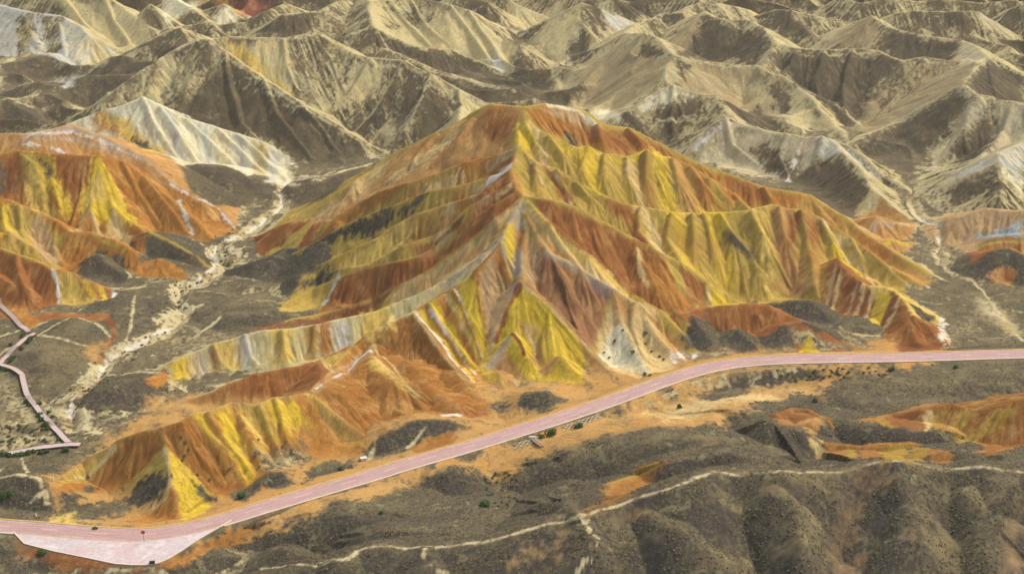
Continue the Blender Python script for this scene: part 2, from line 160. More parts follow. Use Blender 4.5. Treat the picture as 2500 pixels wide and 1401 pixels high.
 (21,0.45,0.5,2.5,[(110.35,309.92,22.96),(113.89,303.46,20.09),(110.94,291.72,16.96),(112.39,286.81,10.0)]),
 (21,0.4,0.4,2,[(-20.89,294.52,13.26),(-19.38,291.31,12.36),(-20.45,291.16,8.0)]),
 (21,0.35,0.35,4,[(122.47,309.92,22.37),(127.21,306.06,16.0),(125.68,287.26,12.0)]),
 (22,0.5,0.75,9,[(4.49,348.58,3.0),(12.35,349.84,5.5),(20.4,350.02,8.0),(29.63,351.67,10.0),(39.41,353.49,11.0),(47.11,353.93,11.0),(56.57,351.67,10.0),(70.43,348.7,7.5),(79.37,347.47,5.0)]),
 (36,0.5,0.85,3.5,[(25.48,327.29,10.05),(33.85,338.05,7.0),(41.86,339.21,11.0),(51.34,340.48,12.0),(57.04,341.75,12.5),(69.34,342.46,9.0),(76.23,342.72,6.0)]),
 (22,0.5,0.9,0.8,[(10.03,331.78,5.26),(16.01,336.39,6.0),(20.63,335.19,6.0),(23.09,323.09,11.5)]),
 (22,0.5,0.9,0.8,[(-1.06,323.51,3.48),(7.59,323.13,8.0),(13.01,314.04,13.72),(15.75,300.91,20.02)]),
 (37,0.4,0.85,4,[(52.49,356.33,10.37),(61.27,369.25,7.5),(64.83,369.44,9.0),(68.61,367.51,9.3),(71.99,360.15,10.9),(74.52,360.45,9.8),(79.39,356.96,10.0),(82.43,355.77,9.0)]),
 (23,0.6,0.6,0.8,[(82.43,355.77,9.0),(85.49,353.49,8.0),(89.66,352.83,8.0),(95.17,349.84,8.5),(101.96,350.02,9.3),(108.85,350.15,10.0),(114.21,349.66,9.0),(117.95,339.51,12.6)]),
 (38,0.4,0.85,4,[(84.96,362.21,10.63),(88.99,365.71,9.0),(93.86,362.55,9.5),(98.54,359.43,10.0),(104.57,358.57,10.5),(110.09,355.71,11.0),(117.27,355.04,11.0),(123.23,354.18,8.5),(126.97,344.84,11.14)]),
 (22,0.45,0.45,0.8,[(127.95,345.85,6.0),(127.44,334.01,16.45),(138.62,346.57,10.73),(149.07,350.52,9.0)]),
 (22,0.45,0.45,0.8,[(111.16,339.44,11.87),(116.61,333.66,16.67),(126.03,335.52,14.28)]),
 (33,0.55,0.55,0.8,[(97.8,362.81,9.75),(108.54,368.61,8.0),(116.22,366.17,11.0),(124.58,365.92,13.0),(130.27,361.97,13.0),(135.69,360.57,15.5),(140.63,360.69,17.0),(148.82,361.29,19.0)]),
 (34,0.6,0.6,0.8,[(73.58,363.09,11.17),(79.73,372.13,8.0),(84.73,370.78,8.5),(87.61,363.91,10.3)]),
 (22,0.2,0.2,4,[(100.08,392.21,2.5),(111.01,393.31,4.0),(130.57,397.56,4.5),(156.3,400.56,5.0),(169.25,401.89,5.0)]),
 (22,0.3,0.3,3,[(95.23,382.07,4.0),(103.23,380.96,6.0),(116.38,380.3,5.0),(127.21,384.52,4.0)]),
 (39,0.3,0.7,6,[(-72.11,316.45,1.0),(-66.07,318.83,3.0),(-58.83,319.76,5.0),(-48.84,320.49,7.0),(-40.87,320.86,8.0),(-33.75,320.49,7.0),(-28.31,320.13,6.0),(-21.24,320.87,5.0),(-13.86,317.82,6.68)]),
 (39,0.35,0.75,3,[(-35.77,311.16,7.0),(-29.27,309.86,8.5),(-22.3,309.48,9.0),(-15.29,309.68,8.5),(-11.77,307.57,8.0)]),
 (22,0.5,0.5,0.8,[(-62.38,307.92,2.0),(-55.99,307.5,5.0),(-49.88,306.51,3.0)]),
 (22,0.5,0.5,0.8,[(-86.25,303.84,0.0),(-80.73,305.83,2.5),(-74.8,308.96,2.5),(-68.83,309.34,1.0)]),
 (22,0.4,0.4,2,[(-128.92,310.99,1.08),(-121.43,307.05,2.0),(-113.07,305.86,1.0)]),
 (24,0.45,0.5,2,[(-41.69,362.15,2.0),(-33.85,367.29,5.0),(-27.02,370.68,6.0),(-17.68,371.94,5.0),(-11.81,371.87,3.0)]),
 (24,0.5,0.5,0.8,[(1.46,385.01,2.33),(4.89,388.75,4.0),(9.78,389.11,4.5),(15.28,388.08,2.0)]),
 (24,0.55,0.55,0.8,[(-66.44,342.31,3.02),(-65.21,345.72,4.0),(-62.3,344.88,4.0),(-59.34,342.88,2.66)]),
 (24,0.5,0.5,0.8,[(-137.46,340.2,5.0),(-132.25,338.46,7.0),(-127.88,338.46,7.0),(-124.44,335.9,6.82),(-121.99,329.78,4.02)]),
 (24,0.45,0.45,2,[(-128.95,385.61,2.0),(-126.68,389.51,4.0),(-120.63,392.77,5.0),(-114.37,397.18,4.0),(-111.35,391.28,2.32)]),
 (24,0.45,0.45,3,[(-135.61,571.7,8.0),(-128.76,571.4,9.0),(-118.59,570.35,8.5),(-108.42,567.83,5.0),(-99.15,559.78,1.0)]),
 (24,0.4,0.4,2,[(-92.12,557.22,2.0),(-81.16,563.17,5.0),(-67.12,572.28,6.0),(-58.2,584.94,4.0)]),
 (24,0.55,0.55,0.8,[(-85.97,483.12,4.45),(-81.54,493.52,5.0),(-73.11,487.16,8.73),(-66.52,482.5,12.64)]),
 (24,0.6,0.6,0.8,[(-100.02,482.91,1.5),(-91.89,483.71,4.5),(-85.67,486.5,5.5),(-80.52,484.79,4.5),(-74.67,477.95,4.38)]),
 (24,0.5,0.5,2,[(-25.44,341.74,2.73),(-21.14,344.88,4.0),(-15.58,345.37,5.0),(-11.15,345.44,3.0)]),
 (24,0.5,0.5,2,[(34.66,393.64,1.0),(40.78,393.48,2.5),(45.8,393.64,1.0)]),
 (24,0.35,0.35,3,[(-93.16,509.58,1.0),(-99.71,503.43,2.0),(-108.78,511.52,1.0)]),
 (24,0.3,0.3,3,[(-104.4,440.93,1.0),(-96.74,444.56,3.0),(-83.16,445.09,3.5),(-75.03,444.82,2.11)]),
 (24,0.25,0.25,3,[(-130.87,433.71,3.1),(-129.33,450.35,4.0),(-121.66,458.91,3.0),(-117.22,450.23,1.0)]),
 (24,0.3,0.3,3,[(-151.17,429.01,1.0),(-144.76,435.9,3.5),(-133.6,433.9,3.0),(-127.39,424.31,1.93)]),
 (24,0.3,0.3,3,[(-151.27,407.49,2.0),(-146.24,412.84,3.5),(-135.15,409.26,2.5),(-130.16,404.01,1.0)]),
 (25,0.5,0.5,0.8,[(161.97,516.64,3.0),(168.29,519.07,7.0),(178.86,520.7,10.0),(191.25,515.36,11.0),(202.82,513.33,11.0)]),
 (25,0.45,0.45,0.8,[(168.75,503.43,2.0),(177.1,506.02,5.0),(188.49,504.42,6.5)]),
 (24,0.55,0.55,0.8,[(160.9,484.35,2.29),(164.06,487.08,3.0),(171.84,486.68,7.5),(177.32,488.1,8.0),(181.66,482.74,7.0),(189.24,478.33,5.0)]),
 (40,0.6,0.6,0.8,[(168.34,477.56,2.97),(174.14,481.21,4.5),(177.53,478.79,4.0),(182.08,476.66,1.0)]),
 (32,0.5,0.5,0.8,[(131.57,523.45,2.0),(138.48,522.73,6.0),(145.25,521.47,4.0),(156.03,528.66,0.0)]),
 (32,0.5,0.5,0.8,[(128.45,497.71,4.48),(135.84,504.91,3.5),(140.37,506.84,3.5),(148.56,509.2,0.5)]),
 (1,0.9,0.9,0.5,[(-36.24,642.17,25.25),(-42.57,626.49,14.14),(-47.1,618.33,7.84),(-51.56,609.74,0.51)]),
 (1,0.9,0.9,0.5,[(-23.77,638.94,19.8),(-22.7,631.15,13.94),(-19.41,516.61,45.41)]),
 (1,0.9,0.9,0.5,[(-48.68,652.21,28.9),(-58.22,633.24,15.16),(-68.51,622.09,5.6)]),
 (1,0.9,0.9,0.5,[(-64.16,653.95,29.73),(-73.12,637.7,17.53),(-81.67,630.12,12.38)]),
 (1,0.9,0.9,0.5,[(-128.81,648.45,34.54),(-124.74,632.99,24.67),(-116.93,612.87,12.51),(-106.43,599.85,7.76)]),
 (1,0.9,0.9,0.5,[(-110.21,633.23,26.09),(-101.29,616.19,15.11),(-85.37,596.76,3.33)]),
 (1,0.9,0.9,0.5,[(-90.89,619.89,18.55),(-81.35,610.26,9.68),(-73.48,599.24,2.44)]),
 (1,0.9,0.9,0.5,[(-141.69,652.07,37.86),(-148.92,637.42,27.06),(-146.46,620.85,17.3)]),
 (1,0.9,0.9,0.5,[(-104.02,657.53,37.47),(-101.04,647.1,29.84),(-95.58,636.29,20.82)]),
 (2,0.9,0.9,0.5,[(-157.96,609.15,25.5),(-150.26,597.43,17.74),(-140.05,585.03,7.59)]),
 (2,0.9,0.9,0.5,[(-149.0,605.07,22.45),(-139.39,593.11,13.78),(-131.67,585.03,5.78)]),
 (2,0.9,0.9,0.5,[(-138.31,603.46,17.89),(-126.17,594.2,9.76),(-116.92,587.5,3.05)]),
 (2,0.9,0.9,0.5,[(-124.79,601.99,14.0),(-114.26,593.73,6.27),(-103.82,580.09,2.17)]),
 (2,0.9,0.9,0.5,[(-116.65,602.23,11.53),(-105.75,593.82,4.4),(-95.22,578.85,0.83)]),
 (16,0.9,0.9,0.5,[(26.75,496.9,43.42),(24.3,487.74,38.37),(27.07,483.74,33.8)]),
 (16,0.9,0.9,0.5,[(32.28,496.29,40.89),(31.54,488.65,36.51),(34.27,483.74,30.75)]),
 (16,0.9,0.9,0.5,[(40.98,499.38,38.38),(40.47,491.98,33.72),(42.4,485.59,26.95)]),
 (16,0.9,0.9,0.5,[(47.7,502.17,40.01),(47.17,494.13,32.91),(50.49,486.82,24.9)]),
 (16,0.9,0.9,0.5,[(58.28,506.47,35.49),(59.19,496.92,30.29),(62.43,489.68,22.98)]),
 (16,0.9,0.9,0.5,[(64.38,505.41,32.74),(69.26,500.39,27.39),(74.97,495.47,19.86)]),
 (16,0.9,0.9,0.5,[(71.11,504.18,28.78),(80.73,506.42,21.87),(84.27,489.68,22.2)]),
 (16,0.9,0.9,0.5,[(44.74,479.02,27.27),(43.63,471.39,22.01),(46.52,455.94,22.56)]),
 (16,0.9,0.9,0.5,[(55.59,480.03,25.02),(53.71,472.24,18.58),(56.23,454.71,17.12)]),
 (16,0.9,0.9,0.5,[(62.99,481.88,23.81),(62.24,471.4,15.87),(63.39,465.82,9.08)]),
 (16,0.9,0.9,0.5,[(73.43,484.81,22.92),(77.41,479.5,17.05),(85.24,470.4,8.56),(94.85,464.59,0.31)]),
 (16,0.9,0.9,0.5,[(67.54,483.73,23.05),(69.02,474.26,14.63),(70.61,465.21,4.71)]),
 (16,0.9,0.9,0.5,[(83.8,486.82,23.04),(87.65,480.66,16.56),(93.26,475.71,7.75)]),
 (16,0.9,0.9,0.5,[(94.52,490.52,22.95),(96.57,481.51,14.63),(99.2,472.03,6.27),(98.79,463.13,1.0)]),
 (16,0.9,0.9,0.5,[(103.04,491.91,21.29),(104.16,483.29,13.87),(104.0,467.93,8.12),(104.63,457.79,3.53)]),
 (16,0.9,0.9,0.5,[(111.09,493.23,17.28),(113.52,485.6,11.3),(113.95,481.88,6.59)]),
 (16,0.9,0.9,0.5,[(120.29,489.15,12.01),(123.1,484.21,7.15),(127.74,479.41,1.33)]),
 (16,0.9,0.9,0.5,[(126.11,486.52,8.21),(133.23,479.51,4.47),(138.09,473.85,0.71)]),
 (16,0.9,0.9,0.5,[(93.01,511.6,22.27),(94.61,508.05,19.63),(96.04,506.59,17.47)]),
 (16,0.9,0.9,0.5,[(41.88,514.81,43.83),(46.07,511.25,39.89),(49.23,512.15,36.9)]),
 (16,0.9,0.9,0.5,[(30.91,511.57,46.65),(32.32,505.64,42.65),(33.68,502.26,39.2)]),
 (16,0.9,0.9,0.5,[(4.9,498.6,51.5),(8.6,492.67,45.68),(15.7,487.44,39.24)]),
 (16,0.9,0.9,0.5,[(12.95,495.9,47.58),(17.2,491.44,43.09),(21.4,485.59,36.14)]),
 (16,0.9,0.9,0.5,[(8.19,482.79,42.62),(8.42,477.01,37.89),(11.19,473.24,33.36)]),
 (16,0.9,0.9,0.5,[(15.02,483.65,39.75),(18.36,479.1,34.08),(21.1,475.09,30.36)]),
 (16,0.9,0.9,0.5,[(22.42,482.42,35.53),(26.86,478.25,31.38),(31.01,473.85,25.55)]),
 (16,0.9,0.9,0.5,[(-14.14,510.1,49.16),(-18.98,502.51,43.74),(-27.69,497.94,36.12)]),
 (16,0.9,0.9,0.5,[(-27.62,514.95,41.74),(-35.43,505.09,35.06),(-44.32,502.26,28.25)]),
 (16,0.9,0.9,0.5,[(-19.16,434.49,17.03),(-11.65,421.01,10.9),(-8.98,412.92,3.46)]),
 (16,0.9,0.9,0.5,[(-26.45,428.75,14.65),(-19.41,419.08,7.52),(-10.8,407.22,2.15)]),
 (16,0.9,0.9,0.5,[(11.56,451.54,33.4),(16.04,445.37,27.14),(22.51,437.8,21.77)]),
 (16,0.9,0.9,0.5,[(39.78,432.86,13.12),(37.96,425.12,7.39),(41.23,414.62,2.56)]),
 (28,0.9,0.9,0.5,[(-39.13,444.76,6.68),(-38.81,420.66,11.07),(-39.98,418.04,8.77)]),
 (28,0.9,0.9,0.5,[(-62.99,423.98,9.13),(-62.89,418.96,4.68),(-62.01,415.76,1.96)]),
 (28,0.9,0.9,0.5,[(-72.94,421.36,8.84),(-72.18,415.89,4.81),(-70.56,411.78,1.16)]),
 (28,0.9,0.9,0.5,[(-84.19,419.87,7.85),(-82.48,415.32,3.65),(-79.54,411.78,1.16)]),
 (28,0.9,0.9,0.5,[(-94.04,416.24,6.08),(-91.12,412.47,2.24),(-88.39,410.64,0.32)]),
 (17,0.9,0.9,0.5,[(-67.76,371.61,11.79),(-64.9,364.65,6.55),(-60.98,358.6,0.79)]),
 (17,0.9,0.9,0.5,[(-71.83,367.06,12.09),(-67.92,361.23,5.89),(-63.72,353.69,1.15)]),
 (17,0.9,0.9,0.5,[(-84.29,358.74,14.85),(-78.01,353.83,7.66),(-70.43,346.08,1.94)]),
 (4,0.9,0.9,0.5,[(-179.74,545.32,23.19),(-173.44,526.5,19.0),(-168.57,515.85,9.97)]),
 (4,0.9,0.9,0.5,[(-149.74,537.85,22.39),(-142.01,528.59,13.2),(-131.54,518.32,2.29)]),
 (4,0.9,0.9,0.5,[(-141.42,534.91,17.46),(-130.84,525.66,9.34),(-121.83,515.85,1.66)]),
 (4,0.9,0.9,0.5,[(-180.82,506.51,17.34),(-178.6,498.48,10.63),(-172.96,484.35,10.26)]),
 (4,0.9,0.9,0.5,[(-166.44,502.19,12.47),(-166.22,494.55,5.84),(-161.52,486.82,2.79)]),
 (4,0.9,0.9,0.5,[(-187.48,506.97,18.93),(-184.72,500.18,13.14),(-179.24,487.44,13.68)]),
 (4,0.9,0.9,0.5,[(-173.49,474.17,11.4),(-166.06,459.11,5.99),(-162.53,454.71,1.91)]),
 (10,0.9,0.9,0.5,[(64.29,709.24,25.98),(57.38,698.68,18.75),(60.95,693.43,18.25)]),
 (10,0.9,0.9,0.5,[(69.79,701.39,25.9),(56.44,683.91,15.01),(36.99,678.02,1.69)]),
 (10,0.9,0.9,0.5,[(58.34,713.7,22.7),(43.83,700.91,11.97),(27.22,678.26,4.65)]),
 (12,0.9,0.9,0.5,[(127.26,701.04,23.37),(116.73,672.46,18.44),(115.67,678.26,18.69)]),
 (12,0.9,0.9,0.5,[(135.59,692.83,22.86),(129.69,679.42,14.35),(128.68,662.61,15.53)]),
 (12,0.9,0.9,0.5,[(162.36,692.45,22.76),(155.54,672.37,12.51),(151.34,648.7,6.26)]),
 (12,0.9,0.9,0.5,[(194.71,682.02,21.76),(180.5,663.68,11.26),(165.58,644.35,3.8)]),
 (12,0.9,0.9,0.5,[(149.25,690.47,22.73),(142.5,675.07,13.68),(143.38,666.96,8.24)]),
 (13,0.9,0.9,0.5,[(201.9,621.3,23.11),(192.82,604.89,11.53),(180.13,591.82,1.46)]),
 (13,0.9,0.9,0.5,[(217.39,616.84,21.02),(209.71,603.04,12.17),(187.79,563.56,13.64)]),
 (13,0.9,0.9,0.5,[(218.96,662.93,27.31),(215.02,644.25,23.1),(214.72,634.44,17.62)]),
 (11,0.9,0.9,0.5,[(72.35,642.51,20.59),(70.69,628.54,11.0),(71.49,614.44,2.6)]),
 (11,0.9,0.9,0.5,[(92.98,614.72,14.12),(94.58,602.14,6.95),(103.6,589.97,2.14)]),
 (11,0.9,0.9,0.5,[(116.64,598.57,12.8),(111.73,588.79,6.23),(113.91,579.47,2.41)]),
 (11,0.9,0.9,0.5,[(129.49,589.4,14.71),(125.19,578.06,6.54),(114.78,573.91,0.9)]),
 (7,0.9,0.9,0.5,[(-53.89,773.17,26.55),(-44.56,755.54,17.65),(-31.4,740.87,10.91)]),
 (7,0.9,0.9,0.5,[(-32.07,765.48,25.45),(-21.08,748.97,15.11),(-10.32,726.96,6.37)]),
 (7,0.9,0.9,0.5,[(-23.25,762.87,23.51),(-12.65,748.1,13.19),(-4.12,725.22,6.88)]),
 (7,0.9,0.9,0.5,[(-64.11,766.34,27.83),(-52.88,753.2,18.27),(-41.96,742.61,10.42)]),
 (6,0.9,0.9,0.5,[(-241.51,788.7,25.55),(-228.43,775.54,14.51),(-211.77,750.43,10.38)]),
 (6,0.9,0.9,0.5,[(-219.44,787.83,24.66),(-210.89,775.05,14.64),(-198.78,756.52,6.49)]),
]
FACETS = [
 (16,0.45,(2.88,432.18,21.0),(-7.95,411.69,1.5),(30.3,409.9,1.0)),
 (27,0.3,(0.39,416.46,10.0),(-7.66,409.36,1.0),(7.85,404.77,0.3)),
 (27,0.3,(15.27,409.82,5.8),(10.19,408.02,1.0),(22.92,401.9,0.0)),
 (18,0.45,(-31.25,424.97,13.0),(-47.13,408.02,1.0),(-12.57,400.99,0.5)),
 (17,0.3,(-93.92,346.96,10.5),(-101.88,342.34,3.0),(-87.56,327.97,0.5)),
 (17,0.3,(-93.92,346.96,10.5),(-87.56,327.97,0.5),(-80.21,337.96,1.0)),
]
CARVES = [
 (4,11,[(28.81,301.88),(30.88,292.76),(32.26,284.79)]),
 (4.5,12,[(56.02,309.28),(56.6,298.46),(59.58,284.22)]),
 (4.5,12,[(84.58,311.56),(80.49,300.17),(75.82,283.65)]),
 (4,12,[(107.98,312.12),(105.92,299.03),(99.48,283.65)]),
 (1,4,[(85.06,308.71),(79.45,298.46),(74.71,283.08)]),
 (1,4,[(122.55,305.86),(116.86,296.18),(112.81,283.65)]),
 (1.6,3.5,[(-59.41,585.65),(-76.75,565.26),(-91.49,580.09),(-94.53,564.03),(-91.11,547.97),(-97.0,531.29),(-101.02,518.94),(-109.33,505.35),(-110.88,496.71),(-102.64,491.15),(-109.62,473.85),(-115.98,470.76),(-114.15,454.71),(-109.3,449.76),(-114.13,434.32),(-121.23,424.88),(-127.67,414.06),(-127.59,403.24),(-128.5,388.43),(-130.77,382.74),(-127.93,375.33)]),
 (1.2,2.5,[(160.93,556.62),(158.65,540.56),(161.63,522.03),(161.14,514.0),(157.16,502.88),(155.8,491.76)]),
]
ROAD = ([(-235.9,338.27),(-182.51,328.81),(-149.37,323.11),(-131.55,320.31),(-120.65,319.02),(-109.73,317.37),(-99.02,316.27),(-92.8,316.45),(-85.84,318.1),(-77.09,321.8),(-65.46,328.62),(-53.44,335.67),(-38.9,343.99),(-28.19,350.48),(-13.77,358.5),(-1.17,365.77),(15.47,375.66),(30.34,385.23),(43.26,394.19),(53.85,400.84),(64.51,405.9),(77.65,409.15),(95.73,410.51),(121.45,411.33),(147.5,412.99),(163.24,414.09),(187.39,416.89),(253.86,421.18),(346.24,423.53)],[3.0, 3.0, 3.0, 3.0, 3.0, 3.0, 3.0, 3.0, 3.0, 3.0, 3.0, 3.0, 3.0, 3.0, 3.0, 3.2, 3.4, 3.6, 3.8, 4.0, 4.0, 4.0, 4.0, 4.0, 4.0, 4.0, 4.0, 5.0, 6.0],2.9)
PADS = [([(-127.35,318.28),(-127.07,317.37),(-122.91,312.49),(-114.79,309.3),(-106.42,306.69),(-98.01,303.93),(-93.74,303.42),(-90.41,303.42),(-87.63,304.1),(-85.29,305.99),(-82.98,309.13),(-79.8,313.92),(-76.0,318.65),(-72.53,322.92),(-74.88,324.24),(-84.11,319.94),(-94.01,317.18),(-110.06,318.65)],3.0)]
